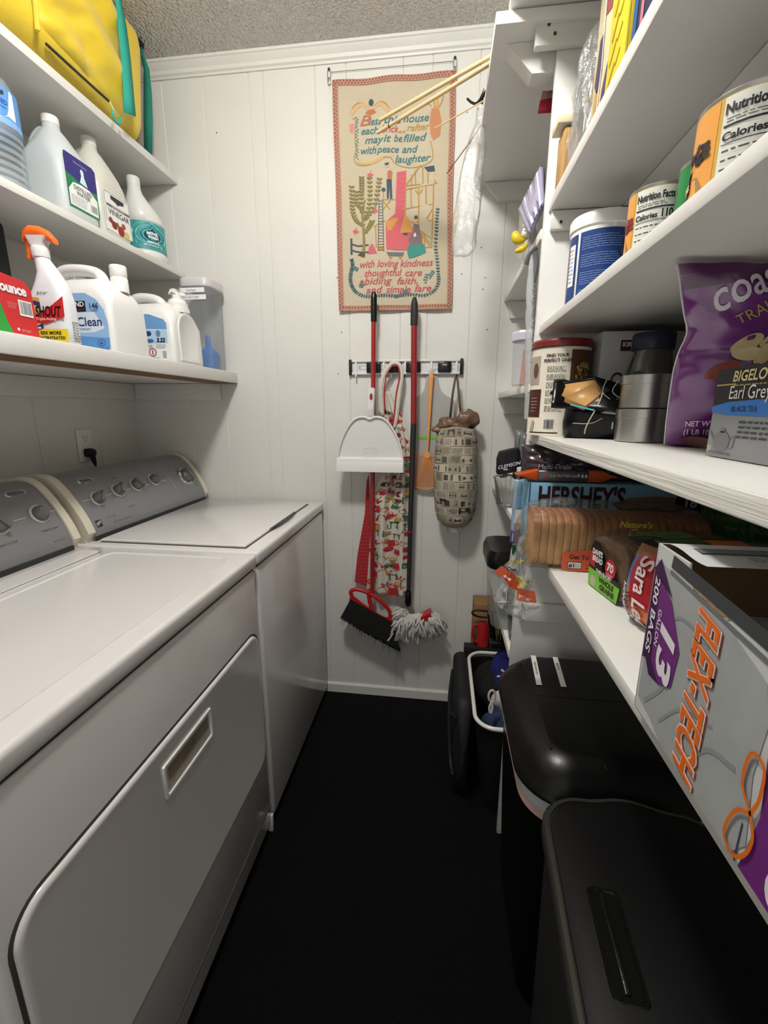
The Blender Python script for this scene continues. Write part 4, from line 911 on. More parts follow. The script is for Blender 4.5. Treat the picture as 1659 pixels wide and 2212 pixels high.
# --- apron
AP = mat('apron_cotton', '#d2cdc2', .85, bump=.6, bscale=500, sheen=.1); APR = mat('apron_red', '#a8262c', .8, bump=.6, bscale=500)
T = thing('apron', 'kitchen apron printed with red teapots, folded and hanging by its neck loop', 'apron', (-.19, 1.745, 1.45), room=True)
YA = 1.742
Lp = [(825, 845), (818, 900), (818, 960), (822, 1020), (803, 1080), (800, 1150), (796, 1215), (792, 1278)]
Rp = [(842, 845), (872, 905), (884, 960), (888, 1020), (889, 1080), (887, 1150), (887, 1215), (889, 1290)]
def apf(u, v, h=0):
    i = min(int(v*7), 6); f = v*7-i
    lx = Lp[i][0]*(1-f)+Lp[i+1][0]*f; rx = Rp[i][0]*(1-f)+Rp[i+1][0]*f; ly = Lp[i][1]*(1-f)+Lp[i+1][1]*f; ry = Rp[i][1]*(1-f)+Rp[i+1][1]*f
    p = at(lx+(rx-lx)*u, ly+(ry-ly)*u, Y=YA); am = .004+.012*v
    y = YA-.004+am*math.sin(u*13+1.1+.8*math.sin(v*5))+.004*math.sin(u*27+v*4)-.012*(1-v)*0
    return (p.x, min(y, D-.006)-h, p.z)
MB().grid(apf, 48, 60, AP).build('cloth', T, ang=80, solid=-.001)
b = MB(); rp = random.Random(11)
cR, cG, cY, cO, cD = flat('#b0222a', .8), flat('#3f6b3c', .8), flat('#b98f3a', .8), flat('#c9622a', .8), flat('#6a2a24', .8)
def AF(u, v): return apf(min(1, max(0, u)), min(1, max(0, v)), .0022)
def motif(kind, u, v, s, m):
    sx_ = s/.075; sz = s/.78
    f = lambda a, c: AF(u+a*sx_, v-c*sz)
    if kind == 'pot':
        b.poly([(-.5, -.4), (.4, -.4), (.5, 0), (.35, .35), (-.35, .35), (-.5, 0)], m, f); b.stroke([(.45, -.1), (.8, .3)], .15, m, f); b.stroke([(-.35, .4), (-.2, .7), (.2, .7), (.35, .4)], .1, m, f)
    elif kind == 'cup':
        b.poly([(-.5, .3), (-.35, -.3), (.35, -.3), (.5, .3)], m, f); b.poly([(-.7, -.35), (.7, -.35), (.5, -.5), (-.5, -.5)], cG if m != cG else cR, f)
    elif kind == 'jar':
        b.poly([(-.35, -.6), (.35, -.6), (.35, .3), (-.35, .3)], m, f); b.poly([(-.3, .35), (.3, .35), (.3, .55), (-.3, .55)], cR, f); b.poly([(-.2, -.3), (.2, -.3), (.2, .1), (-.2, .1)], flat('#d8d2c6', .8), f)
    elif kind == 'leaf':
        for k in range(5):
            a0 = k*1.3; b.poly([(0, 0), (.4*math.cos(a0-.3), .4*math.sin(a0-.3)), (.75*math.cos(a0), .75*math.sin(a0)), (.4*math.cos(a0+.3), .4*math.sin(a0+.3))], m, f)
    elif kind == 'fruit':
        b.ell(0, 0, .45, .45, m, f, 12); b.poly([(0, .45), (.3, .75), (.1, .4)], cG, f)
    elif kind == 'apron':
        b.stroke([(-.3, .5), (-.3, -.7)], .12, cG, f); b.stroke([(.3, .5), (.3, -.7)], .12, cG, f); b.poly([(-.5, .5), (.5, .5), (.4, .25), (-.4, .25)], cG, f)
for i in range(24):
    for j in range(5):
        u = (j+.5+rp.uniform(-.2, .2)+(.25 if i % 2 else -.2))/5; v = .10+(i+.5+rp.uniform(-.25, .25))/26.5
        if not .05 < u < .95 or v > .985: continue
        motif(rp.choice(['pot', 'pot', 'cup', 'jar', 'leaf', 'fruit', 'apron', 'pot']), u, v, rp.uniform(.014, .021), rp.choice([cR, cR, cR, cG, cY, cO, cD]))
for k in range(9): b.poly(arc(.12+k*.09, 0, .045, 180, 360, 8), cR, lambda u, v: AF(u, .42-v*.12))
b.build('print', T, smooth=False)
b = MB()
def strip(path, wd, m, y):
    vs = []
    for i, (x, yy) in enumerate(path):
        a0 = path[max(0, i-1)]; c0 = path[min(len(path)-1, i+1)]; t_ = Vector((c0[0]-a0[0], c0[1]-a0[1])).normalized(); n_ = Vector((-t_.y, t_.x))*wd/2
        for s in (1, -1): p = at(x+n_.x*s, yy+n_.y*s, Y=y); vs.append((p.x, p.y, p.z))
    b.add(vs, [(2*i, 2*i+1, 2*i+3, 2*i+2) for i in range(len(path)-1)], m)
strip(spline([(826, 900), (822, 850), (828, 812), (842, 789), (853, 784), (864, 790), (868, 812), (862, 850), (856, 900), (850, 925)], 5), 9, AP, YA-.012); b.build('neck_loop', T, solid=.0015)
b = MB(); strip(spline([(832, 890), (830, 850), (834, 815), (845, 793), (853, 788), (861, 794), (863, 815), (856, 850), (851, 900), (844, 940)], 5), 2.6, APR, YA-.0155); b.build('red_binding', T, solid=.001)
# big red teapot patch near the top and red lining panels
b = MB(); f = lambda u, v: AF(.42+u/.13, .195-v/1.0)
b.poly([(-.022, -.02), (.018, -.024), (.03, 0), (.018, .02), (-.016, .022), (-.03, .004)], cR, lift(f, .0006)); b.stroke([(-.02, .02), (-.012, .034), (.012, .034)], .005, cR, lift(f, .0006)); b.poly([(.0, -.03), (.034, -.034), (.03, -.05), (.006, -.052)], cR, lift(f, .0006)); b.build('teapot_patch', T, smooth=False)
b = MB(); poly = [(797, 1024), (803, 1270), (766, 1257), (772, 1200), (788, 1110), (792, 1040)]
gp = lambda x, y: tuple(at(x, y, Y=1.757))
b.add([gp(*q) for q in poly], [tuple(range(6))], APR)
b.add([gp(790, 1262), gp(880, 1280), gp(870, 1258), gp(800, 1250)], [(0, 1, 2, 3)], APR)
b.add([(p_[0], 1.7385, p_[2]) for p_ in [gp(822, 1265), gp(868, 1268), gp(868, 1283), gp(822, 1281)]], [(0, 1, 2, 3)], APR)
for i in range(22):
    for j in range(8):
        x, y = 770+j*4.2+(2 if i % 2 else 0), 1100+i*7.6
        lim = 790-(y-1100)*.16
        if lim < x < 799: p = at(x, y, Y=1.7562); b.ell(p.x, p.z, .0022, .0022, flat('#c65a5e', .8), lambda u, v: (u, 1.7562, v), 6)
b.build('red_lining', T, smooth=False)

# --- cutting board, fly swatter, bag holder
T = thing('chopping_mat', 'translucent white chopping board with a green band hanging behind the fly swatter', 'cutting board', (-.03, D-.006, 1.2), room=True)
pts = [(-.060, 1.445), (-.075, 1.37), (-.11, 1.34), (-.118, 1.30), (-.118, .995), (.05, .995), (.05, 1.30), (.04, 1.335), (-.006, 1.37), (-.030, 1.445)]
pts = spline([(u, v, 0) for u, v in pts+[pts[0]]], 4); pts = [(p[0], p[1]) for p in pts[:-1]]
MB().prism(pts[::-1], mat('frosted_board', '#c4c4bf', .4, alpha=.55), lambda u, v, w_: (u, w_, v), D-.0075, D-.004).build('board', T)
MB().box((-.117, D-.009, 1.186), (.05, D-.0078, 1.197), mat('lime_band', '#79c043', .5)).build('green_band', T)
T = thing('fly_swatter', 'orange plastic fly swatter hanging from the rack', 'fly swatter', (-.05, 1.752, 1.2), room=True)
OS = mat('orange_swatter', '#e39a55', .4); yS = 1.752
b = MB(); b.loft([[(c+x, yS+y, z) for x, y in rr(w_, .005, .002, 3)] for z, w_, c in ((1.438, .012, -.046), (1.425, .018, -.046), (1.40, .016, -.047), (1.30, .012, -.049), (1.14, .007, -.053), (1.125, .014, -.054))], OS); b.build('handle', T)
b = MB(); b.tube([(-.046+.006*math.cos(t_), yS, 1.446+.009*math.sin(t_)) for t_ in [2*PI*i/16 for i in range(17)]], .0014, PLAST_W, 6); b.build('hang_loop', T)
b = MB(); b.ell(0, 0, .013, .014, OS, lambda u, v: (-.054+u, yS-.003, 1.122+v)); 
zt, zb2, xl_, xr_ = 1.132, .985, -.108, -.010
rim = [(xl_, zt), (xl_, zb2+.012)]+[(xl_+(xr_-xl_)*k/8, zb2+.012-.014*math.sin(PI*k/8)) for k in range(1, 8)]+[(xr_, zb2+.012), (xr_, zt), (xl_, zt)]
b.tube([(u, yS, v) for u, v in rim], .0016, OS, 6)
for k in range(15): x = xl_+(xr_-xl_)*(k+.5)/15; b.tube([(-.054+(x+.054)*.2, yS, 1.118), (x, yS, zb2+.006)], .0009, OS, 4)
for k in range(24):
    r_ = .012+k*.0062; P = []
    for i in range(17):
        a = math.radians(180+180*i/16); x, z = -.054+r_*.75*math.cos(a), 1.122+r_*math.sin(a)
        if xl_ < x < xr_ and z > zb2: P.append((x, yS, z))
    if len(P) > 1: b.tube(P, .0007, OS, 4)
for k in range(22): 
    z = 1.128-k*.0064
    b.tube([(xl_, yS, z), (xl_+.02+.001*k, yS, z)], .0006, OS, 4); b.tube([(xr_, yS, z), (xr_-.02-.0006*k, yS, z)], .0006, OS, 4)
b.build('mesh_head', T, smooth=False)
T = thing('bag_holder', 'fabric tube printed like old newspaper holding brown plastic bags', 'bag holder', (.060, 1.705, 1.06), room=True)
NP = mat('newsprint_cloth', '#a59d8c', .85, bump=.8, bscale=300); c = (.060, 1.700)
prof = [(.016, .842), (.045, .850), (.066, .875), (.078, .92), (.083, .98), (.082, 1.06), (.079, 1.14), (.075, 1.20), (.070, 1.225), (.066, 1.235)]
def tubef(a, z, h=0):
    for i in range(len(prof)-1):
        if prof[i][1] <= z <= prof[i+1][1]: f = (z-prof[i][1])/(prof[i+1][1]-prof[i][1]); r_ = prof[i][0]*(1-f)+prof[i+1][0]*f; break
    else: r_ = prof[-1][0] if z > 1.2 else prof[0][0]
    r_ += .003*nz(a*1.5, z*14, 3)+h; lean = (z-1.0)*(-.02)
    return (c[0]+lean+r_*math.cos(a), c[1]+.78*r_*math.sin(a), z+.004*math.sin(a*3)*(1 if z > 1.2 else 0))
MB().grid(lambda u, v: tubef(2*PI*u, .843+.391*v), 60, 60, NP).build('sleeve', T, ang=80)
b = MB(); rp = random.Random(5); k = 0
def NF(u, v): return tubef(-PI/2+u/.08, v, .0012)
cells = []
for row in range(11):
    z0 = .87+row*.033; u = -.125+rp.uniform(0, .01)
    while u < .115:
        wd = rp.uniform(.022, .05); m_ = rp.choice(['ln', 'ln', 'im', 'ch', 'so', 'ln'])
        base = flat(rp.choice(['#b5ad9b', '#c2baa8', '#a39b8b', '#8f8879']), .85)
        g = lambda a, d_: NF(a, d_)
        for q in range(3):
            ua, ub = u+.001+(wd-.002)*q/3, u+.001+(wd-.002)*(q+1)/3
            b.add([NF(ua, z0+.001), NF(ub, z0+.001), NF(ub, z0+.031), NF(ua, z0+.031)], [(0, 1, 2, 3)], base)
        F2 = lambda a, d_: tubef(-PI/2+a/.08, d_, .0020)
        dk = flat(rp.choice(['#4e463d', '#5b5348', '#3f3a34']), .85)
        if m_ == 'ln': fine_lines(b, F2, u+.003, z0+.004, u+wd-.003, z0+.028, 7, flat('#6b6356', .85), .0013, row*31+k)
        elif m_ == 'im': b.add([F2(u+.005, z0+.005), F2(u+wd-.005, z0+.005), F2(u+wd-.005, z0+.026), F2(u+.005, z0+.026)], [(0, 1, 2, 3)], dk)
        elif m_ == 'so': b.add([F2(u+.004+(wd-.008)*a, z0+.006+.016*d_) for a, d_ in ((0, 0), (.1, .25), (.9, .25), (1, 0), (1, .8), (.85, .95), (.8, .6), (.2, .6), (.15, .95), (0, .8))], [tuple(range(10))], flat('#43221f', .85) if row < 3 else dk)
        else:
            for q in range(3): x = u+wd*(.25+.2*q); b.add([F2(x, z0+.004), F2(x+.002, z0+.004), F2(x+.003, z0+.028), F2(x+.001, z0+.028)], [(0, 1, 2, 3)], dk)
            b.add([F2(u+wd*.2, z0+.012), F2(u+wd*.75, z0+.012), F2(u+wd*.75, z0+.016), F2(u+wd*.2, z0+.016)], [(0, 1, 2, 3)], dk)
        u += wd; k += 1
for (ua, za_, s) in ((.012, .912, .05), (-.062, .955, .028)):
    F2 = lambda a, d_: tubef(-PI/2+a/.08, d_, .0028)
    b.add([F2(ua+s*a, za_+s*d_*.6) for a, d_ in ((0, 0), (.15, 0), (.2, .2), (.85, .2), (.9, 0), (1, 0), (1, .6), (.9, .8), (.7, .7), (.2, .75), (.05, .8), (0, .6))], [tuple(range(12))], flat('#3a1a1c', .85))
b.build('newsprint', T, smooth=False)
b = MB(); BS = mat('brown_bag_film', '#6f5644', .35, alpha=.9, bump=1, bscale=60)
for (x, y, z, r_, sz) in ((.092, 1.70, 1.262, .044, .75), (.022, 1.695, 1.245, .04, .6), (-.012, 1.69, 1.225, .026, .45), (.06, 1.70, 1.235, .05, .5)):
    b.grid(lambda u, v: (lambda n_: (x+r_*n_*math.cos(2*PI*u)*math.sin(PI*v), y+r_*n_*.7*math.sin(2*PI*u)*math.sin(PI*v), z+r_*sz*n_*math.cos(PI*v)))(1+.35*nz(math.cos(2*PI*u)*2+x*40, math.sin(2*PI*u)*2, v*4)), 26, 18, BS)
b.build('plastic_bags', T, ang=80, kind='stuff', label='brown crumpled plastic bags bulging out of the top')
b = MB(); b.grid(lambda u, v: (.062+(.05+.03*nz(u*6, v*3))*math.cos(2*PI*u)*(1-.5*v), 1.70+.03*math.sin(2*PI*u), .862-.035*v), 24, 5, FILM); b.build('bag_end', T, ang=80)
b = MB()
for pth in ([(985, 808), (978, 850), (972, 905)], [(987, 808), (992, 860), (997, 915)]): strip(pth, 5, mat('brown_strap', '#5a5148', .8), 1.72)
b.build('strap', T, solid=.001)
# ================================================================ things on the right shelves
Z1, Z2, Z3, Z4 = 1.7535, 1.4925, 1.2435, .9935          # shelf tops, upper to lower
B1, B2, B3, B4 = 1.7055, 1.3625, 1.0005, .6305          # back section
def pillow(b, m, W_, H_, T_, fn, seed=0, nu=36, nv=36, crimp=.04, wr=.006, pu=4, pv=5, gus=0):
    """a filled pouch; fn maps (x across, y thickness outward, z up)"""
    for sgn in (-1, 1):
        def g(u, v):
            if sgn > 0: u = 1-u
            e = max(0, 1-abs(2*u-1)**pu)**.6*max(0, 1-abs(2*v-1)**pv)**.6
            if gus and v < .5: e = max(e, gus*(1-2*v)*max(0, 1-abs(2*u-1)**pu)**.5)
            e2 = min(1, min(u, 1-u, v, 1-v)/.1)
            n_ = wr*nz(u*5+seed, v*6, seed*.7)+wr*.6*nz(u*14+seed, v*9, 3)
            return fn((u-.5)*W_*(1-.03*math.sin(v*PI)), sgn*(-(T_/2*e+.0006)-n_*e2), v*H_)
        b.grid(g, nu, nv, m)
def can(name, label, cat, x, y, z, r, h, body, top=None, rz=0, group=None):
    T = thing(name, label, cat, (x, y, z), rz, group)
    MB().lathe([(0, .0015), (r*.93, .0015), (r*.95, 0), (r, .001), (r, .003), (r*.975, .005), (r*.975, h-.005), (r, h-.003), (r, h-.0008), (r*.96, h), (r*.93, h-.004), (0, h-.004)], top or TIN, 48).build('tin', T)
    return T
def cylpatch(b, r, c0, c1, z0, z1, m, n=24, h=0):
    f = lambda a, z: ((r+h)*math.cos(math.radians(a)), (r+h)*math.sin(math.radians(a)), z)
    b.add([f(c0+(c1-c0)*i/n, z_) for z_ in (z0, z1) for i in range(n+1)], [(i, i+1, n+1+i+1, n+1+i) for i in range(n)], m)
# --- top shelf
SH = lambda px, py, y: at(px, py, Y=y).x
T = thing('sponge_brush', 'tan straw brush with a cream cap leaning against the divider on the top shelf', 'brush', (.245, 1.105, Z1), room=True)
b = MB(); b.box((.226, 1.075, Z1+.0005), (.262, 1.124, Z1+.105), mat('straw', '#b9925c', .8, bump=2, bscale=150, bstretch=(1, 1, .15), var=.3, vscale=60), .006); b.build('straw_head', T)
b = MB(); b.box((.212, 1.070, Z1+.108), (.262, 1.126, Z1+.124), mat('cream_wood', '#d9cfae', .5), .003); o = b.build('wooden_cap', T)
T = thing('zip_bag', 'crumpled clear zip bag at the far end of the top shelf', 'bag', (.28, 1.04, Z1))
b = MB(); pillow(b, FILM, .10, .235, .05, lambda x, y, z: (y-.02+.02*z, x*.7, z+.001), 3, wr=.010); b.build('film', T, ang=80)
b = MB(); 
for k in range(5): b.add([(-.03-.002*k, -.02+.012*k, .03+.02*k), (-.034, -.012+.012*k, .035+.02*k), (-.034, -.006+.008*k, .09+.028*k), (-.03, -.014+.008*k, .085+.028*k)], [(0, 1, 2, 3)], flat('#54524f'))
b.build('dark_printing', T, smooth=False)
T = thing('foil_pouch', 'glossy silver foil pouch standing beside the clear zip bag', 'pouch', (.263, .985, Z1))
b = MB(); pillow(b, mat('foil', '#c9c9c8', .22, metal=.8, bump=1.5, bscale=45), .085, .150, .03, lambda x, y, z: (y, x*.75, z+.001), 9, wr=.008); b.build('pouch', T, ang=80)
T = thing('patterned_packet', 'tall cream packet with purple and gold shapes under clear wrap', 'packet', (.266, .915, Z1))
b = MB(); b.box((-.022, -.043, .001), (.05, .043, .285), mat('packet_cream', '#cdbf9a', .35), .004); b.build('packet', T)
b = MB(); fn = face_nx(-.0223, .0, 0)
blob(b, fn, [(-.03, .09), (-.012, .07), (.005, .095), (.0, .15), (-.02, .15)], '#4b3b52'); blob(b, fn, [(-.03, .02), (-.01, .03), (-.004, .07), (-.02, .08)], '#b48a3c'); blob(b, fn, [(.006, .02), (.03, .03), (.034, .09), (.015, .06)], '#4a3f63'); blob(b, fn, [(.0, .17), (.03, .16), (.036, .25), (.005, .24)], '#8e4a4a')
b.stroke([(-.005, .02), (.004, .10), (-.004, .2), (.002, .27)], .004, flat('#eeeeec'), lift(fn, .001)); b.build('print', T, smooth=False)
T = thing('cereal_box', 'bright yellow box with brown slanted lettering on the top shelf', 'box', (.262, .818, Z1))
b = MB(); b.box((-.024, -.044, .0005), (.11, .044, .31), mat('yellow_card', '#e0c62c', .45), .0015); b.build('carton', T)
b = MB(); fn = face_nx(-.0243, 0, 0); gold_ = flat('#a98c24')
for k in range(9): b.stroke([(-.034+.002*k % .01, .03+.03*k), (-.008, .052+.03*k)], .006, gold_, lift(fn, .0004)); b.stroke([(-.004, .045+.03*k), (.012, .058+.03*k)], .0035, gold_, lift(fn, .0004))
rect(b, fn, .036, 0, .0435, .31, '#9c9124', .0004); b.build('lettering', T, smooth=False)
T = thing('blue_box', 'dark blue book-like box with a pink stripe at the near end of the top shelf', 'box', (.264, .722, Z1))
b = MB(); b.box((-.024, -.046, .0005), (.11, .046, .29), mat('navy_card', '#2c3350', .45), .002); b.build('carton', T)
b = MB(); fn = face_nx(-.0243, 0, 0); rect(b, fn, -.044, 0, -.030, .29, '#1f4f8c', .0004); rect(b, fn, -.018, .02, -.008, .27, '#b8707c', .0004); rect(b, fn, -.002, .05, .003, .27, '#5a5a78', .0004); b.build('stripes', T, smooth=False)

# --- cans shelf
p = at(1297, 540, Y=1.025); r = .058
T = thing('coffee_creamer_tub', 'round tub with a blue printed label and white lid beside the bean cans', 'tub', (p.x, 1.025, Z2))
MB().lathe([(0, 0), (r*.94, 0), (r*.97, .004), (r, .155), (r*.99, .158), (0, .158)], PLAST_W, 56).build('body', T)
MB().lathe([(r*1.01, .150), (r*1.045, .152), (r*1.05, .170), (r*1.0, .175), (r*.95, .173), (0, .173)], PLAST_W, 56).build('lid', T)
b = MB(); NV = mat('label_navy', '#223f7c', .25); rl = r*.99
cylpatch(b, rl, 150, 208, .006, .142, NV, 20, .0012); cylpatch(b, rl, 214, 310, .006, .142, NV, 30, .0012)
cylpatch(b, rl, 186, 204, .05, .125, flat('#e7e8ea'), 8, .0018)
f = cyl_map(rl+.002, math.radians(262), 0); wl_ = flat('#7f97c6')
for k in range(4): fine_lines(b, f, -.044, .016+.031*k, .044, .040+.031*k, 6, wl_, .0009, 20+k)
f2 = cyl_map(rl+.0024, math.radians(195), 0); fine_lines(b, f2, -.008, .055, .008, .12, 9, flat('#40454f'), .0016, 5)
b.build('label', T)
def bean(label, x, y, a0, beans, name='bean_can', word='BEANS', rr_=.0375):
    h = .110; kk = rr_/.0375; T = can(name, label, 'can', x, y, Z2, rr_, h, None)
    b = MB(); R2 = rr_*.985
    cylpatch(b, R2, a0-80, a0+260, .005, h-.005, mat('label_mustard', '#c6a24a', .35), 60, .0003)
    cylpatch(b, R2, a0-78, a0-5, .006, h-.006, mat('label_orange', '#dd9a4c', .35), 20, .0006)
    cylpatch(b, R2, a0, a0+80, .006, h-.006, flat('#dcdcd4', .3), 20, .0006)
    f0 = cyl_map(R2+.001, math.radians(a0+38), 0); f = lambda u, v: f0(u*kk, v)
    txt(b, 'Nutrition Facts', .0125, '#14141c', f, .035, v=.089, width=.047, h=.0004)
    fine_lines(b, f, -.022, .081, .022, .086, 2, flat('#55555a'), .0009, 2); rect(b, f, -.0235, .0775, .0235, .0795, '#1b1b2a', .0003, 6)
    txt(b, 'Calories', .0098, '#14141c', f, .03, 'L', u=-.0235, v=.066, h=.0004, width=.028); txt(b, '110', .0135, '#14141c', f, .03, 'R', u=.0235, v=.066, h=.0004, width=.014); rect(b, f, -.0235, .0625, .0235, .0633, '#1b1b2a', .0003, 6)
    for k in range(7): fine_lines(b, f, -.0225, .055-.008*k, .022, .059-.008*k, 1, flat('#3c3c42'), .0013, 30+k); rect(b, f, -.0235, .0535-.008*k, .0235, .0537-.008*k, '#8a8a8c', .0003, 6)
    f = cyl_map(R2+.001, math.radians(a0-35), 0); rb = random.Random(3)
    for k in range(26): b.ell(.004+rb.uniform(-.014, .014), .066+rb.uniform(-.010, .009), .0036, .0024, flat(rb.choice(beans)), lift(f, .0002+.00003*k), 8, rb.uniform(0, 3))
    blob(b, f, [(-.012, .0), (.016, .004), (.018, .030), (.008, .046), (-.008, .05), (-.02, .04)], '#9a7a55', .0006)
    for k in range(10): b.ell(-.012+rb.uniform(-.012, .02), .010+rb.uniform(-.006, .010), .005, .0034, flat(rb.choice(beans)), lift(f, .0009+.00003*k), 8, rb.uniform(0, 3))
    blob(b, f, [(-.026, .030), (-.006, .036), (-.004, .060), (-.026, .052)], '#3c2a57', .0012); txt(b, word, .0085, '#e6dcc0', f, .02, u=-.015, v=.038, h=.0016)
    f = cyl_map(R2+.001, math.radians(a0+120), 0); fine_lines(b, f, -.02, .07, .02, .10, 6, flat('#7a6a2a'), .0014, 8); rect(b, f, -.022, .05, .02, .06, '#3c2a57', .0004, 5)
    b.build('label', T); return T
bean('can of beans with an orange label and kidney beans beside the blue tub', .297, .755, 205, ['#7c2b36', '#93404a', '#6a2330'])
bean('can of black beans nearest the viewer with a Nutrition Facts panel', .306, .572, 212, ['#2e2328', '#3d3036', '#241b20'], rr_=.048)
T = can('vegetable_can', 'green labelled can between the two bean cans', 'can', .322, .672, Z2, .034, .105, None)
b = MB(); cylpatch(b, .0335, 0, 360, .005, .100, mat('label_green', '#1f7a3c', .3), 60, .0004); f = cyl_map(.0342, math.radians(212), 0); txt(b, 'GREEN', .020, '#e9ece6', f, .04, v=.036, h=.0006); txt(b, 'BEANS', .016, '#e9ece6', f, .04, v=.014, h=.0006); b.build('label', T)
T = thing('red_lid_jar', 'jar with a red lid half hidden behind the green can', 'jar', (.361, .750, Z2))
MB().lathe([(0, 0), (.025, 0), (.026, .004), (.026, .125), (.022, .132)], mat('spice_glass', '#6a3a2a', .15), 28).build('body', T); MB().lathe([(.0245, .130), (.025, .132), (.025, .160), (.023, .163), (0, .163)], mat('lid_red', '#a01c28', .35), 28).build('lid', T)

# --- middle shelf (rough front edge)
p = at(1207, 830, Y=1.072); r = .0625
T = thing('snack_canister', 'cardboard canister with a maroon lid and text column against the divider', 'canister', (p.x, 1.072, Z3))
MB().lathe([(0, 0), (r, 0), (r, .004), (r*.985, .006), (r*.985, .186), (0, .186)], mat('canister_card', '#dcd6c6', .4), 56).build('body', T)
MB().lathe([(r*1.0, .186), (r*1.03, .188), (r*1.035, .199), (r*.99, .203), (r*.95, .200), (0, .200)], mat('lid_maroon', '#6d2422', .3), 56).build('lid', T)
b = MB(); MR = '#4a1d1c'; rl = r*.985
cylpatch(b, rl, 180, 222, .04, .10, flat(MR), 14, .0005); cylpatch(b, rl, 196, 262, .0, .008, flat(MR), 20, .0005); cylpatch(b, rl, 180, 215, .11, .17, flat('#a89c8c'), 12, .0004)
cylpatch(b, rl, 276, 345, .0, .180, flat('#5a3a26'), 24, .0004); f = cyl_map(rl+.0008, math.radians(250), 0)
for (a0, z0, s) in ((0, 0, 1),): txt(b, 'FIND YOUR', .0088, '#2a2020', f, .03, u=.0, v=.166, h=.0005); txt(b, 'PERFECT ONE!', .0088, '#2a2020', f, .03, u=.0, v=.156, h=.0005)
for k in range(6): fine_lines(b, f, -.020, .052+.0165*k, .021, .065+.0165*k, 4, flat('#6a625c'), .0012, 40+k)
g = cyl_map(rl+.0008, math.radians(243), 0); barcode(b, g, -.012, .012, .012, .038)
f = cyl_map(rl+.001, math.radians(302), 0); rb = random.Random(8)
b.ell(.004, .13, .024, .026, flat('#8c6a40'), lift(f, .0003), 24)
for k in range(70): b.ell(.004+rb.uniform(-.021, .021), .13+rb.uniform(-.022, .022), rb.uniform(.003, .005), rb.uniform(.002, .004), flat(rb.choice(['#c4a168', '#6a4526', '#9c7440', '#4b2d1c', '#d4b98a'])), lift(f, .0004+.00002*k), 7, rb.uniform(0, 3))
f = cyl_map(rl+.0008, math.radians(204), 0); fine_lines(b, f, -.01, .05, .012, .085, 5, flat('#d9c9b4'), .0012, 50); b.ell(.0, .14, .008, .016, flat('#5a4638'), lift(f, .0004), 14); blob(b, f, [(-.008, .012), (.004, .010), (.008, .03), (0, .035)], '#b0a692')
b.build('label', T)
# two cartons at the back
KW = mat('carton_white', '#bfc0be', .45)
for i, (px_, y, dx_, lab) in enumerate(((1298, 1.03, .125, 'white oat carton with a black logo behind the black pouch'), (1430, 1.045, .14, 'white carton with a black logo behind the dark jar'))):
    p = at(px_, 760, Y=y); T = thing('oats_carton', lab, 'carton', (p.x, y, Z3)); hgt = .217
    MB().box((0, 0, .0005), (dx_, .092, hgt), KW, .0015).build('carton', T)
    b = MB(); fn = face_ny(0, -.0004, 0); rect(b, fn, .038, hgt-.035, .1, hgt-.018, '#2a2422', .0004); rect(b, fn, .038, hgt-.040, .1, hgt-.035, '#5a1f22', .0004)
    txt(b, 'KIRKLAND', .0125, '#dcdcdc', fn, .03, 'L', u=.042, v=hgt-.031, h=.0008); txt(b, 'OATS', .05, '#232323', fn, .0, 'L', u=.025, v=.10, h=.0008, width=.09); txt(b, 'ORGANIC', .009, '#4a4a4a', fn, .01, 'L', u=.03, v=.085, h=.0008)
    f2 = face_nx(-.0004, .09, 0)
    for k in range(7): b.stroke([(.02, .02+.027*k), (.075, .02+.027*k)], .001, flat('#8d8f8e'), lift(f2, .0004)); fine_lines(b, lift(f2, .0004), .025, .024+.027*k, .06, .03+.027*k, 1, flat('#5c5e5d'), .0016, 60+k)
    b.build('printing', T)
p = at(1400, 780, Y=.955); T = thing('nut_jar', 'dark plastic jar of nuts with a navy lid and oval label behind the tins', 'jar', (p.x+.004, .952, Z3))
MB().lathe([(0, 0), (.040, 0), (.042, .004), (.042, .11), (.041, .13), (.034, .160), (.0335, .175), (0, .175)], mat('jar_brown', '#4b463f', .1, alpha=.9, coat=.4), 44).build('body', T)
MB().lathe([(.036, .168), (.037, .170), (.037, .196), (.035, .199), (0, .199)], mat('lid_navy', '#1d2238', .35), 40).build('lid', T)
b = MB(); f = cyl_map(.0425, math.radians(222), 0); b.ell(0, .085, .023, .044, flat('#20254a'), lift(f, .0004), 32); txt(b, 'PLANTERS', .0135, '#e0c95c', f, .03, v=.080, h=.0009, width=.041); txt(b, 'Roasted', .011, '#b9bcc8', f, .0, v=.055, h=.0009, shear=.3); b.build('label', T)
p = at(1390, 880, Y=.868); r = .0425
for k, lab in enumerate(('lower brushed steel tin with a rolled lid, standing on the shelf', 'upper brushed steel tin stacked on its twin')):
    T = thing('steel_tin', lab, 'tin', (p.x+.002*k, .868, Z3+.0585*k), 0, 'stacked steel tins on the middle shelf')
    MB().lathe([(0, .0005), (r-.002, .0005), (r-.0005, .002), (r-.0005, .043), (0, .043)], TIN, 56).build('body', T)
    MB().lathe([(r+.0002, .042), (r+.0012, .0425), (r+.0012, .0575), (r, .0583), (r-.002, .0575), (0, .0572)], TIN, 56).build('lid', T)
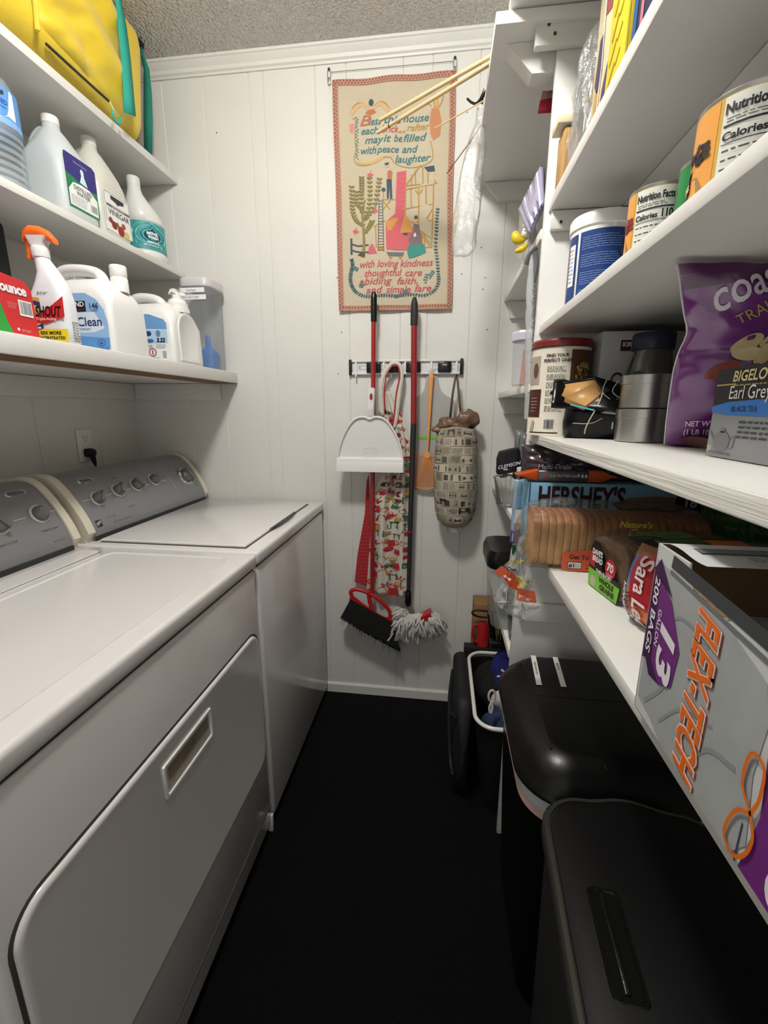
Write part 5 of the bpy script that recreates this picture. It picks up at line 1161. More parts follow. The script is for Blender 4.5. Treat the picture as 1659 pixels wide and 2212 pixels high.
# black pouch folded over with a rubber band
T = thing('black_pouch', 'black glossy snack pouch rolled down and tied with a rubber band', 'pouch', (.322, .968, Z3+.0005), math.radians(-14))
BG = mat('black_gloss', '#060607', .28, bump=1.2, bscale=22, spec=.35)
b = MB(); rings = []
for z, w_, d, cx, cy in ((0, .125, .07, 0, 0), (.004, .135, .080, 0, 0), (.03, .140, .086, 0, 0), (.06, .135, .080, 0, 0), (.085, .130, .062, 0, .0), (.10, .125, .040, -.004, .0)):
    rings.append([(cx+x*(1+.05*nz(x*40, z*30, 1)), cy+y*(1+.2*nz(x*50, y*30, z*40)), z+.004*nz(x*30, y*30)*(z > .01)) for x, y in rr(w_, d, .03, 8)])
b.loft(rings, BG); b.build('pouch', T, ang=80)
b = MB(); 
b.add([(-.075, -.022, .105), (-.02, -.044, .112), (.0, -.046, .085), (-.035, -.060, .055), (-.088, -.040, .078)], [(0, 1, 2, 3, 4)], mat('tan_fold', '#b68a52', .4)); b.add([(-.085, -.018, .110), (-.018, -.040, .118), (.022, -.044, .105), (0, -.048, .085), (-.02, -.044, .1125), (-.075, -.020, .1055), (-.088, -.038, .079), (-.1, -.03, .088)], [(0, 1, 2, 3, 4, 5, 6, 7)], BG)
b.grid(lambda u, v: (-.095+.165*u, -.012-.05*v+.012*math.sin(u*7)*v, .115-.012*u-.055*v**1.5+.004*nz(u*6, v*6)), 20, 10, BG); b.build('folded_top', T, ang=80, solid=.002)
b = MB(); b.tube([(-.016+.012*math.sin(t_*2), -.064*math.cos(t_), .052+.054*math.sin(t_)) for t_ in [2*PI*i/30 for i in range(31)]], .0013, flat('#c9c4a8'), 6); b.build('rubber_band', T)
b = MB(); fn = face_ny(0, -.0475, 0); b.stroke([(-.06, .066), (-.02, .056), (.03, .052), (.07, .054)], .003, flat('#5fb7cf'), lift(fn, .018)); txt(b, '130', .018, '#d6d6d6', fn, .03, u=.030, v=.020, h=.004); txt(b, '0.5oz', .012, '#d6d6d6', fn, .03, u=.055, v=.020, h=.004); blob(b, fn, [(-.004, .05), (.03, .046), (.04, .054), (.02, .060)], '#b9b9bd', .006)
txt(b, '130', .017, '#cfcfd4', fn, .03, u=.044, v=.083, h=.016); fine_lines(b, lift(fn, .012), .02, .066, .06, .078, 3, flat('#a9a9ae'), .0012, 4)
for q in (((-.052, .03), (-.02, .03), (.0, .04)), ((.0, .112), (-.005, .09), (.01, .075)), ((.02, .11), (.012, .09), (.03, .075))): b.stroke(spline([(a, c_) for a, c_ in q], 4), .0014, flat('#b9bac0'), lift(fn, .010))
b.build('label_print', T)
# purple trail mix bag leaning outwards
T = thing('trail_mix_bag', 'large purple trail mix bag with nut photograph leaning out under the shelf', 'bag', (.36, .62, Z3), room=True)
PU = mat('purple_film', '#6a2a74', .22, coat=.6, bump=.8, bscale=14, spec=.6); PD = '#3a1530'
EDG = [(1435, 961, .765), (1439, 915, .755), (1446, 860, .735), (1455, 800, .715), (1466, 760, .70), (1479, 735, .69), (1487, 712, .680), (1480, 690, .668), (1474, 650, .650), (1468, 600, .625), (1463, 566, .605)]
LE = [at(a, c, Y=y) for a, c, y in EDG]
LE = [Vector((p.x, p.y, max(Z3+.003, min(1.4665, p.z)))) for p in LE]
for i_ in range(1, len(LE)): LE[i_].z = max(LE[i_].z, LE[i_-1].z+.001)
def pb(u, v, h=0):
    v = max(0, min(1, v)); zz = LE[0].z+(LE[-1].z-LE[0].z)*v; i = 0
    while i < len(LE)-2 and LE[i+1].z < zz: i += 1
    f = max(0, min(1, (zz-LE[i].z)/(LE[i+1].z-LE[i].z))); p = LE[i].lerp(LE[i+1], f)
    drop = p.y-.60; R_ = Vector((p.x+.165, .615+.35*max(0, drop-.02), p.z))          # right edge turns behind the tea box
    if p.z < 1.36 and u > .25: pass
    q = p.lerp(R_, u)
    e = max(0, 1-abs(2*u-1)**4)**.6; pin = math.exp(-((v-.60)/.06)**2)
    t_ = (.026+.010*math.sin(v*PI))*e*(1-.55*pin*max(0, 1-u*1.6))*min(1, (1-v)*5+.1)*min(1, v*8+.25)
    t_ += (.006*nz(u*4, v*5, 1)+.003*math.sin(v*26+u*9+3*nz(u*3, v*3)))*min(1, 6*min(u, 1-u)+.05)
    n_ = Vector((-.35, -.93, .1))
    return tuple(q+n_*(t_+h))
b = MB(); b.grid(lambda u, v: pb(1-u, v), 60, 60, PU)
b.grid(lambda u, v: tuple(Vector(pb(u, v))-Vector((-.35, -.93, .1))*(.004+.05*max(0, 1-abs(2*u-1)**4)**.6*min(1, (1-v)*3))), 20, 20, PU); b.build('bag', T, ang=80)
b = MB(); b.tube([tuple(Vector(pb(0, k/24))) for k in range(25)], .0014, mat('seal_white', '#cfc7d3', .4), 5); b.build('side_seal', T)
b = MB(); b.grid(lambda u, v: pb(1-u, .90+.10*v, .0006), 50, 10, mat('plum_dark', '#4a1d4a', .25, coat=.5)); b.build('dark_top_band', T, ang=80)
b = MB()
def Wt(u0, v0, rot_=.30, h=.002):
    c, q = math.cos(rot_), math.sin(rot_)
    return lambda a, d_: pb(u0+(a*c-d_*q)/.185, v0+(a*q+d_*c)/.225, h)
b.text('coastal', .046, flat('#cfc8d4'), Wt(.17, .765), .012, 'L', .35, 1.05); b.text('TRAIL MIX', .0150, flat('#a89a52'), Wt(.29, .70, .34), .0, 'L', 0, 1.25)
b.text('NET WT 26 OZ', .0105, flat('#dcd2e0'), Wt(.12, .125, .02), .02, 'L', sx=.85); b.text('(1 LB 10 OZ)', .0105, flat('#dcd2e0'), Wt(.115, .070, .02), .02, 'L', sx=.85); b.build('lettering', T)
b = MB()
for k, (u, v, ru, rv, rot, c_) in enumerate(((.40, .605, .085, .045, .3, '#c4b07c'), (.57, .645, .11, .036, .55, '#cdb987'), (.42, .555, .09, .040, -.1, '#d5c598'), (.52, .535, .07, .05, 1.2, '#cfbe90'), (.29, .465, .11, .038, .40, '#8c3b2b'), (.48, .450, .17, .044, .35, '#84452c'), (.66, .57, .10, .06, .4, '#96603e'), (.74, .47, .12, .05, .3, '#7a3626'), (.85, .6, .1, .06, .2, '#b98656'))):
    c, q = math.cos(rot), math.sin(rot)
    b.add([pb(u+(ru*math.cos(t_)*c-rv*math.sin(t_)*q), v+(ru*math.cos(t_)*q+rv*math.sin(t_)*c)*1.0, .0016+.0004*k) for t_ in [2*PI*i/22 for i in range(22)]], [tuple(range(22))], mat('nut%d' % k, c_, .4, coat=.3, var=.35, vscale=60, bump=1, bscale=60))
b.build('nut_picture', T)
b = MB(); b.grid(lambda u, v: (LE[0].x+.012+.02*u, LE[0].y-.01-.13*v+.01*math.sin(v*PI), Z3+.001+.018*(1-u)*math.sin(v*PI)**.5), 6, 14, mat('gusset_nuts', '#6d3a34', .3, var=.5, vscale=80)); b.build('bottom_gusset', T, ang=80)
# tea box
T = thing('tea_box', 'grey and black Earl Grey tea box with a blue stripe at the near end', 'box', (.336, .610, Z3))
MB().box((0, -.17, .0005), (.075, 0, .105), mat('tea_grey', '#8b8e92', .4), .001).build('carton', T)
b = MB(); fn = face_nx(-.0003, 0, 0)
rect(b, fn, 0, .058, .17, .105, '#141416', .0003)
pts = [(0, .054), (0, .061), (.03, .066), (.08, .068), (.17, .067), (.17, .05), (.08, .050), (.03, .051)]; blob(b, fn, pts, '#2f74c4', .0006)
b.stroke([(.002, .086), (.038, .086)], .0016, flat('#b9a457'), lift(fn, .0006)); txt(b, 'BIGELOW', .0165, '#d8cf9a', fn, .02, 'L', u=.032, v=.089, h=.0009, shear=.1); fine_lines(b, lift(fn, .0007), .034, .083, .1, .086, 1, flat('#a79a6a'), .0014, 3)
txt(b, 'Earl Grey', .021, '#ececec', fn, .0, 'L', u=.030, v=.0695, h=.0009, sx=.85); txt(b, 'BLACK TEA', .0085, '#12406f', fn, .03, 'L', u=.038, v=.055, h=.0009)
txt(b, '20', .0085, '#d8cf9a', fn, .01, 'L', u=.003, v=.008, h=.0006); fine_lines(b, lift(fn, .0005), .010, .004, .05, .008, 2, flat('#5e6165'), .001, 7); fine_lines(b, lift(fn, .0005), .055, .024, .12, .046, 4, flat('#3f4246'), .0022, 6)
pot = flat('#74777b'); b.ell(.028, .020, .016, .012, pot, lift(fn, .0004)); b.stroke([(.044, .024), (.052, .028), (.050, .014), (.042, .012)], .0022, pot, lift(fn, .0004)); b.stroke([(.013, .022), (.006, .028), (.004, .032)], .003, pot, lift(fn, .0004)); b.ell(.028, .033, .005, .003, pot, lift(fn, .0004))
b.build('printing', T)

# --- bread shelf
p0 = at(1141, 1080, Y=1.035); T = thing('snack_box', 'wide light blue cardboard box with large dark lettering at the back of the bread shelf', 'box', (p0.x, 1.035, Z4))
BX = mat('sky_card', '#7fb4cf', .4); Wb = at(1535, 1080, Y=1.035).x-p0.x; Hb = .142
MB().box((0, 0, .0005), (Wb, .095, Hb), BX, .0015).build('carton', T)
b = MB(); fn = face_ny(0, -.0003, 0)
b.text('HERSHEY\'S', .066, flat('#36141a'), lift(lambda u, v: fn(.022+u, .088+v), .0008), .032, 'L', 0, 1, .190)
blob(b, fn, [(.19, .095), (.22, .112), (.28, .118), (.36, .112), (.40, .095), (.40, .07), (.34, .075), (.24, .082)], '#8a6a3c', .0004); blob(b, fn, [(.185, .098), (.21, .105), (.25, .095), (.33, .085), (.40, .08), (.40, .05), (.30, .05), (.22, .065)], '#4a211a', .0006); blob(b, fn, [(.2, .094), (.215, .1), (.24, .094), (.22, .086)], '#8d5b44', .0009)
cc = at(1493, 1085, Y=1.035); uc, vc = cc.x-p0.x, min(cc.z-Z4, .105)
b.ell(uc, vc, .034, .034, flat('#14171a'), lift(fn, .0009), 32); txt(b, '18', .030, '#c4cdd0', fn, .04, u=uc, v=vc-.010, h=.0014); txt(b, 'MAKES', .0085, '#c4cdd0', fn, .02, u=uc, v=vc+.017, h=.0014); txt(b, "S'MORES", .0085, '#c4cdd0', fn, .02, u=uc, v=vc-.024, h=.0014)
rect(b, fn, .045, .060, .10, .064, '#2a1618', .0006); txt(b, 'MILK CHOCOLATE', .011, '#36141a', fn, .03, 'L', u=.04, v=.045, h=.0008); rect(b, fn, .0, 0, .003, Hb, '#3d5f94', .0006); b.build('printing', T)
# packets lying on the blue box
T = thing('bread_bag', 'dark purple multi-grain bread bag lying on the blue box', 'bag', (p0.x+.085, 1.085, Z4+Hb+.001))
b = MB(); pillow(b, mat('plum_film', '#37313a', .25, coat=.5, bump=1, bscale=25), .20, .082, .075, lambda x, y, z: (x, y, z), 4, wr=.008, pu=3, pv=3); b.build('bag', T, ang=80)
b = MB(); fn = face_ny(0, -.040, 0); txt(b, 'Multi-Grain', .016, '#a89cab', fn, .02, u=-.03, v=.030); txt(b, 'Honey', .022, '#17131b', fn, .02, u=-.01, v=.050, shear=.3); b.build('lettering', T)
T = thing('protein_bar', 'grey and orange wrapped snack bar lying on the front of the blue box', 'snack bar', (p0.x+.095, 1.055-.004, Z4+Hb+.001))
b = MB(); b.loft([[(x, y, .002+z) for y, z in rr(.030*s, .026*s, .005*s, 4, 0, .013)] for x, s in ((-.085, .5), (-.075, 1), (.062, 1), (.072, .6))], mat('bar_grey', '#47464a', .25, coat=.5)); b.build('wrapper', T, ang=50)
for x0, x1, nm in ((.034, .092, 'orange_end'), (-.125, -.078, 'orange_end')):
    b = MB(); b.loft([[(x, y, .0025+z) for y, z in rr(.032*s, .0275*q, .004*min(s, q), 3, 0, .0135)] for x, s, q in (((x0, 1, 1), ((x0+x1)/2, 1.02, 1), (x1-.01, 1.1, .2), (x1, 1.2, .12)) if x0 > 0 else ((x0, 1.3, .12), (x0+.012, 1.2, .25), (x1, 1, 1)))], mat('bar_orange', '#c9501c', .3, coat=.4)); b.build(nm, T, ang=50)
b = MB(); fn = lambda u, v: (u, -.0156, .003+v); txt(b, 'THE PROTEIN BAR', .008, '#c9c9cc', fn, .02, u=-.02, v=.010); b.ell(.012, .014, .002, .004, flat('#e0e0e0'), fn); 
for x in (-.064, .020, .028): b.ell(x, .013, .0028, .0045, flat('#c8484c' if x < 0 else '#dadada'), lift(fn, .0004))
b.build('lettering', T)
T = thing('brown_loaf_bag', 'brown bagged loaf lying in shadow on the right of the blue box', 'bread', (p0.x+.28, 1.09, Z4+Hb+.001))
b = MB(); pillow(b, mat('brown_bag_bread', '#5b4630', .5, bump=1.5, bscale=40), .17, .060, .07, lambda x, y, z: (x, y, z), 7, pu=3, pv=3); b.build('bag', T, ang=80)
T = thing('green_bag', 'dark green produce bag in the far right corner of the bread shelf', 'bag', (.595, .93, Z4))
b = MB(); pillow(b, mat('green_film', '#2f5a1c', .35, bump=1.5, bscale=22), .14, .150, .10, lambda x, y, z: (x, y, z+.001), 12, wr=.012, pu=3, pv=4); b.build('bag', T, ang=80)

def loaf(T, L_, W_, H_, crust, slices, sm, seed=0):
    """sandwich loaf along local x, its end at x=0"""
    def sec(x, s=1):
        pts = []
        for k in range(28):
            a = 2*PI*k/28-PI/2; cx, cz = math.cos(a), math.sin(a)
            px_ = W_/2*max(-1, min(1, cx*1.25))*s; pz = H_/2+H_/2*max(-1, min(1, cz*1.15))*s
            if cz > .2: px_ *= 1.05; pz += .003
            pts.append((x, px_*(1-.02*nz(k*.7, x*30, seed)), max(.0005, pz+.002*nz(k*.5, x*25, seed+2))))
        return pts
    b = MB(); n_ = slices
    for i in range(n_):
        x0 = L_*i/n_; x1 = L_*(i+1)/n_-.0009; e0 = .93 if i == 0 else .985; e1 = .985
        dz = .001*math.sin(i*2.3)
        b.loft([sec(x0, e0), sec(x0+.002, 1), sec(x1-.002, 1), sec(x1, e1)], crust)
    return b.build('loaf', T, ang=60)
CR = mat('golden_crust', '#b07a3c', .55, bump=1.2, bscale=45, var=.35, vscale=22)
def crust(m, top, side, z0, z1):       # baked crust: dark top, paler sides, its own colour
    nt = m.node_tree; b = nt.nodes['Principled BSDF']; tc = nt.nodes.new('ShaderNodeTexCoord'); sp_ = nt.nodes.new('ShaderNodeSeparateXYZ'); nn = nt.nodes.new('ShaderNodeTexNoise'); nn.inputs['Scale'].default_value = 18
    ad = nt.nodes.new('ShaderNodeMath'); ad.operation = 'MULTIPLY_ADD'; ad.inputs[1].default_value = .05; mr = nt.nodes.new('ShaderNodeMapRange'); mr.inputs[1].default_value = z0; mr.inputs[2].default_value = z1
    mx = nt.nodes.new('ShaderNodeMixRGB'); mx.inputs[1].default_value = srgb(side); mx.inputs[2].default_value = srgb(top)
    nt.links.new(tc.outputs['Object'], sp_.inputs[0]); nt.links.new(tc.outputs['Object'], nn.inputs['Vector']); nt.links.new(nn.outputs['Fac'], ad.inputs[0]); nt.links.new(sp_.outputs['Z'], ad.inputs[2]); nt.links.new(ad.outputs[0], mr.inputs[0]); nt.links.new(mr.outputs[0], mx.inputs[0]); nt.links.new(mx.outputs[0], b.inputs['Base Color'])
crust(CR, '#8c5a30', '#d3a363', .070, .125); CR2 = mat('seeded_crust', '#8a6a4c', .6, bump=2, bscale=120, var=.5, vscale=70)
WRAP = film('bread_wrap', .035, .14, 26, .012, fres=.30, k=.42)
T = thing('white_bread_loaf', 'sliced golden bread loaf in clear wrap lying along the bread shelf', 'bread', (.188, .905, Z4), math.radians(-3))
loaf(T, .31, .105, .104, CR, 22, 0, 1)
b = MB(); rings = []
for x, s in ((-.03, .30), (-.016, .75), (-.004, 1.04), (.0, 1.07), (.06, 1.08), (.13, 1.07), (.2, 1.08), (.27, 1.07), (.312, 1.06), (.33, .8), (.35, .5)):
    rings.append([(x, .0545*s*max(-1.04, min(1.04, 1.3*math.cos(a)))*(1+.05*nz(a*3, x*40, 2)), max(.0003, .052+.056*s*max(-1, min(1.05, 1.2*math.sin(a)))+.006*nz(a*4, x*30, 5)+(.012*max(0, math.sin(a)) if .02 < x < .3 else 0))) for a in [2*PI*k/40 for k in range(40)]])
b.loft(rings, WRAP, (False, False)); b.build('wrapper', T, ang=80)
b = MB(); fn = face_ny(0, -.060, 0); rect(b, fn, .055, .002, .14, .037, '#e0561c', .0006, 4); blob(b, fn, [(.055, .036), (.14, .036), (.14, .043), (.10, .044), (.07, .041)], '#e0561c', .0006)
txt(b, 'Get To Know', .012, '#3c1a10', fn, .03, 'L', u=.068, v=.026, h=.001); rect(b, fn, .066, .006, .092, .020, '#2a201c', .0009); rect(b, fn, .0672, .0072, .0908, .0188, '#e8e2da', .0012); txt(b, '#1', .011, '#1c1815', fn, .03, u=.073, v=.009, h=.0016); fine_lines(b, lift(fn, .0015), .079, .009, .09, .017, 3, flat('#3a332e'), .001, 3); fine_lines(b, lift(fn, .001), .10, .005, .12, .018, 2, flat('#3c1a10'), .002, 9); b.build('front_label', T)
b = MB(); blob(b, fn, [(.215, .04), (.27, .044), (.275, .09), (.218, .085)], '#c8431b', .0006); b.text('Honey', .02, flat('#40201a'), lambda u, v: lift(fn, .0016)(.236+v, .078-u), .02, 'L')
txt(b, 'Nature\'s', .016, '#dcc553', fn, .04, 'L', u=.150, v=.094, h=.002, shear=.2); txt(b, 'Own', .022, '#dcc553', fn, .04, 'L', u=.165, v=.076, h=.002, shear=.2); b.build('rear_label', T)
# trailing end of that bag, hanging over the shelf edge
def tp3(px, py, h=0):
    q = at(px, py, Y=.918+.006*nz(px*.09, py*.07)+.004*math.sin(px*.17+py*.05)-h); return (q.x-.188, q.y-.905, q.z-Z4)
ROWS = [(1120, 1158, 1142, 1152), (1118, 1180, 1141, 1178), (1106, 1206, 1142, 1208), (1068, 1238, 1147, 1240), (1084, 1262, 1154, 1275), (1062, 1290, 1160, 1303), (1078, 1312, 1163, 1312), (1098, 1328, 1130, 1342)]
def tail(u, v, h=0):
    i = min(int(v*7), 6); f = v*7-i; a, c = ROWS[i], ROWS[i+1]; g_ = [a[k]*(1-f)+c[k]*f for k in range(4)]
    return tp3(g_[0]+(g_[2]-g_[0])*u, g_[1]+(g_[3]-g_[1])*u, h)
b = MB(); TFm = film('tail_film', .30, .14, 45, .006, k=.45); b.grid(tail, 30, 44, TFm)
ORF = mat('orange_film', '#e0561a', .3, coat=.4)
for q in ([(1066, 1237), (1083, 1223), (1106, 1236), (1096, 1253), (1088, 1251)], [(1088, 1251), (1096, 1238), (1108, 1236), (1122, 1262), (1116, 1276), (1100, 1268)], [(1116, 1270), (1155, 1277), (1158, 1302), (1138, 1301), (1117, 1297)]): b.add([tp3(x, y, .006) for x, y in q], [tuple(range(len(q)))], ORF)
for s_3, x0, y0, z_, m_, a_ in (("Nature", 1100, 1221, 15, flat('#dcc553'), -.15), ('Own', 1094, 1233, 13, flat('#2c2618'), .15), ('Own', 1114, 1246, 16, flat('#dcc553'), 1.2), ('Nature', 1112, 1258, 13, flat('#dcc553'), .1), ('Own', 1116, 1270, 14, flat('#dcc553'), .05), ('Wheat', 1118, 1292, 13, flat('#f2e6da'), .25), ('Honey', 1086, 1246, 9, flat('#f2e6da'), .5)):
    b.text(s_3, z_, m_, lambda u, v: tp3(x0+u*math.cos(a_)+v*math.sin(a_), y0+u*math.sin(a_)-v*math.cos(a_), .009), .03, 'L', .2, .8)
for q in ([(1128, 1190), (1124, 1215), (1128, 1245), (1136, 1268)], [(1092, 1268), (1094, 1290), (1092, 1305)], [(1125, 1300), (1132, 1318), (1130, 1336)], [(1075, 1302), (1100, 1300)]): b.tube(spline([tp3(x, y, .004) for x, y in q], 4), .0012, flat('#dfdfdd', .2), 5)
b.build('bag_tail', T, ang=80, label='clear and orange bag end drooping over the shelf edge')
# seeded loaf
T = thing('seeded_bread_loaf', 'dark seeded loaf with green and black thin-sliced label in front of the golden loaf', 'bread', (.285, .735, Z4), math.radians(10))
loaf(T, .20, .098, .092, CR2, 15, 0, 5)
b = MB(); rings = []
for x, s in ((-.0, .6), (-.004, 1.0), (.0, 1.06), (.06, 1.07), (.14, 1.07), (.2, 1.05), (.23, .7), (.26, .3)):
    rings.append([(x, .050*s*max(-1.04, min(1.04, 1.3*math.cos(a)))*(1+.04*nz(a*3, x*40, 2)), max(.0003, .046+.050*s*max(-1, min(1.05, 1.2*math.sin(a)))+.004*nz(a*4, x*30, 5))) for a in [2*PI*k/40 for k in range(40)]])
b.loft(rings, WRAP, (True, False)); b.build('wrapper', T, ang=80)
b = MB(); fe = lambda u, v: (-.006, -u, v)
blob(b, fe, [(-.046, .002), (.044, .002), (.048, .030), (-.048, .034)], '#6fb52e', .0004); blob(b, fe, [(-.048, .034), (.048, .030), (.048, .038), (-.048, .043)], '#141414', .0006)
txt(b, 'THIN-SLICED', .0082, '#e8e8e4', fe, .03, u=.0, v=.033, h=.0012); txt(b, 'WHOLE', .0125, '#17230e', fe, .04, u=.010, v=.019, h=.001); txt(b, 'GRAINS', .0125, '#17230e', fe, .04, u=.014, v=.007, h=.001)
blob(b, fe, [(-.046, .044), (-.006, .040), (-.008, .075), (-.020, .086), (-.038, .086), (-.047, .07)], '#111214', .0007); blob(b, fe, [(-.046, .040), (-.030, .038), (-.028, .066), (-.046, .064)], '#b02a33', .0009)
txt(b, 'DAVE\'S', .013, '#e9e9e6', fe, .04, u=-.024, v=.062, h=.0014, width=.032); txt(b, 'BREAD', .013, '#e9e9e6', fe, .04, u=-.022, v=.050, h=.0014, width=.032)
b.ell(.018, .052, .015, .016, flat('#c02438'), lift(fe, .001), 28); txt(b, '70', .019, '#f0eeec', fe, .03, u=.018, v=.048, h=.0016); fine_lines(b, lift(fe, .0016), .008, .040, .028, .044, 1, flat('#f0dede'), .0014, 3)
b.ell(-.03, .014, .010, .010, flat('#a8b08c'), lift(fe, .0008)); b.build('end_label', T)
b = MB(); ft = lambda u, v: (.0+u, -.0555, v)
rect(b, ft, .022, .020, .034, .058, '#e8e4dc', .0006); rect(b, ft, .0235, .046, .0325, .056, '#c98a3c', .001); rect(b, ft, .0235, .038, .0325, .046, '#b02030', .001); rect(b, ft, .0235, .030, .0325, .038, '#4f9a2c', .001); rect(b, ft, .0235, .0215, .0325, .030, '#1a1a1a', .001)
tp = lambda u, v: (u, v, .1015)
blob(b, tp, [(.05, -.03), (.14, -.04), (.14, .03), (.06, .035)], '#5f9f2f', .0004); b.ell(.05, -.012, .030, .016, flat('#16181a'), lift(tp, .0010), 26); b.ell(.05, -.012, .028, .0145, flat('#8d9290'), lift(tp, .0013), 26); b.ell(.05, -.012, .027, .0138, flat('#16181a'), lift(tp, .0016), 26)
fine_lines(b, lift(tp, .002), .03, -.02, .07, -.004, 3, flat('#9aa09e'), .0018, 5)
for (x, z) in ((.006, .070), (.014, .064), (.020, .076)): b.ell(x, z, .004, .003, flat('#d8bd84'), lift(ft, .001), 8)
blob(b, ft, [(.036, .068), (.060, .070), (.060, .086), (.037, .083)], '#3a7f9c', .0006); rect(b, ft, .040, .071, .056, .081, '#1f3f7a', .001)
b.build('side_label', T)
# third bag, red label, in front of the bin bags
T = thing('honey_bread_bag', 'red and orange honey wheat bread bag wedged behind the box of bin bags', 'bread', (.325, .612, Z4+.001), math.radians(20))
b = MB(); SL = mat('bread_film_tan', '#a87e5a', .35, bump=1.5, bscale=30)
pillow(b, SL, .125, .112, .070, lambda x, y, z: (y, -x, z), 15, wr=.005, pu=3, pv=3.5); b.build('bag', T, ang=80)
b = MB()
def slf(a, c):
    e = max(0, 1-abs(a/.0625)**3)**.6*max(0, 1-abs(2*c/.118-1)**3.5)**.6
    return (-(.0375*e+.004), -a, c)
def patch(pts, col, h):
    P = [pts[0]]
    for q in pts[1:]+[pts[0]]:
        for k in range(1, 4): P.append((P[-1][0] if False else P[-1][0], P[-1][1])) if False else None
        P.append(q)
    b.poly(P[:-1], mat('film_'+col.lstrip('#'), col, .3, coat=.4), lift(slf, h))
b.grid(lambda u, v: lift(slf, .001)(-.055+.036*u+.018*v, .004+.10*v), 8, 16, mat('film_blue', '#3a6fb0', .3, coat=.4)); b.grid(lambda u, v: lift(slf, .0018)(-.045+.050*u+.012*v, .012+.055*v), 8, 12, mat('film_orange2', '#dd6a26', .3, coat=.4)); b.grid(lambda u, v: lift(slf, .0024)(-.028+.064*u-.004*math.sin(v*3), .035+.074*v), 10, 14, mat('film_red', '#b3202c', .3, coat=.4))
b.text('Sara Lee', .030, flat('#efe6e4'), lambda u, v: lift(slf, .0045)(-.020+v*1.1, .106-u), .02, 'L', .15, 1, .10)
b.text('HONEY', .013, flat('#efe6e4'), lambda u, v: lift(slf, .0045)(-.046+v, .060-u), .03, 'L'); b.text('WHEAT', .013, flat('#3a1a12'), lambda u, v: lift(slf, .0045)(-.036+v, .052-u), .03, 'L'); b.build('label', T, ang=80)
# flat packet with yellow edge lying on top
T = thing('tortilla_packet', 'flat yellow-edged packet with orange label lying over the loaves', 'packet', (.39, .60, Z4+.120), math.radians(2))
b = MB(); b.grid(lambda u, v: (-.07+.24*u, -.06+.13*v, .004*math.sin(u*5)+.003*nz(u*4, v*4)), 20, 10, mat('packet_film', '#56643e', .2, alpha=.65, coat=.4)); b.build('film', T, ang=80, solid=.004)
b = MB(); b.box((-.06, -.085, -.012), (.20, -.02, -.004), mat('yellow_card2', '#c9b41e', .4), .001); b.build('yellow_tray', T); b = MB(); b.grid(lambda u, v: (-.015+.05*u, -.02+.07*v, .0065), 3, 3, mat('orange_label2', '#dd6f22', .4)); b.build('orange_label', T)
b = MB(); b.box((-.055, -.10, -.030), (.2, -.03, -.013), mat('black_bean_brown', '#4a2a24', .5), .004); b.build('contents', T)
# box of bin bags
T = thing('bin_bag_box', 'opened purple and white box of orange drawstring bin bags on the shelf edge', 'box', (.212, .436, Z4), room=True)
x0, y1, zt, Ht = .2125, .436, Z4+.001, .180
WC = mat('carton_white2', '#c9cbcc', .4); BRC = mat('carton_inside', '#7b6448', .8, var=.15)
W2, L2 = .125, .285; ya = y1-L2; z1 = zt+Ht; th = .0018
b = MB()
b.box((x0, ya, zt), (x0+W2, y1, zt+th), WC); b.box((x0, ya, zt), (x0+W2, ya+th, z1), WC)
b.box((x0, y1-th, zt), (x0+W2, y1, z1), WC); b.box((x0+W2-th, ya+th, zt), (x0+W2, y1-th, z1), WC)
# front wall with a torn upper edge
fr = [(y1, zt), (y1, z1), (y1-.055, z1-.001)]; rt = random.Random(6); n_ = 30
for k in range(n_): 
    yy = y1-.058-(L2-.058)*k/(n_-1); fr.append((yy, z1-.010-.003*rt.random()-.004*math.sin(k*.45)-.008*min(1, k/6)))
fr.append((ya, zt)); b.prism(fr, WC, lambda u, v, w_: (w_, u, v), x0, x0+th); b.build('carton', T, smooth=False)
b = MB(); q = [(u, v) for u, v in fr]; b.poly(q, BRC, lambda u, v: (x0+th+.0004, u, v)); b.quad([(x0+th, y1-th-.0004, zt), (x0+W2-th, y1-th-.0004, zt), (x0+W2-th, y1-th-.0004, z1), (x0+th, y1-th-.0004, z1)], BRC); b.quad([(x0+W2-th-.0004, ya, zt), (x0+W2-th-.0004, y1, zt), (x0+W2-th-.0004, y1, z1), (x0+W2-th-.0004, ya, z1)], BRC)
b.quad([(x0+.003, ya, zt+.11), (x0+W2-.003, ya, zt+.11), (x0+W2-.003, y1-.003, zt+.11), (x0+.003, y1-.003, zt+.11)], flat('#c9c9c6', .5)); b.build('inside', T, smooth=False)
b = MB(); b.grid(lambda u, v: (x0+.008+(W2-.012)*u, y1-.003-.062*v, z1+.0005+.0012*math.sin(v*6)), 6, 8, WC); b.quad([(x0+.02, y1-.020, z1+.0022), (x0+W2, y1-.020, z1+.0022), (x0+W2, y1-.034, z1+.0022), (x0+.02, y1-.034, z1+.0022)], flat('#6c7073')); fine_lines(b, lambda u, v: (x0+.05+u, y1-.055+v, z1+.0024), 0, 0, .06, .012, 3, flat('#5a5c5e'), .0016, 2); b.build('top_flap', T, smooth=False)
b = MB(); tornm = mat('torn_card', '#a08460', .9, bump=1, bscale=80)
for k in range(3, len(fr)-3): a, c = fr[k], fr[k+1]; b.add([(x0-.0005, a[0], a[1]+.0004), (x0-.0005, c[0], c[1]+.0004), (x0-.0003, c[0], c[1]-.0022-.001*(k % 3)), (x0-.0003, a[0], a[1]-.0022-.001*((k+1) % 3))], [(0, 1, 2, 3)], tornm)
b.build('torn_edge', T, smooth=False)
b = MB(); F = lambda u, v: (x0-.0002, y1-u, zt+v)     # u towards the viewer, v up
GB = flat('#aeb1b2', .4)
F1 = lift(F, .0003)
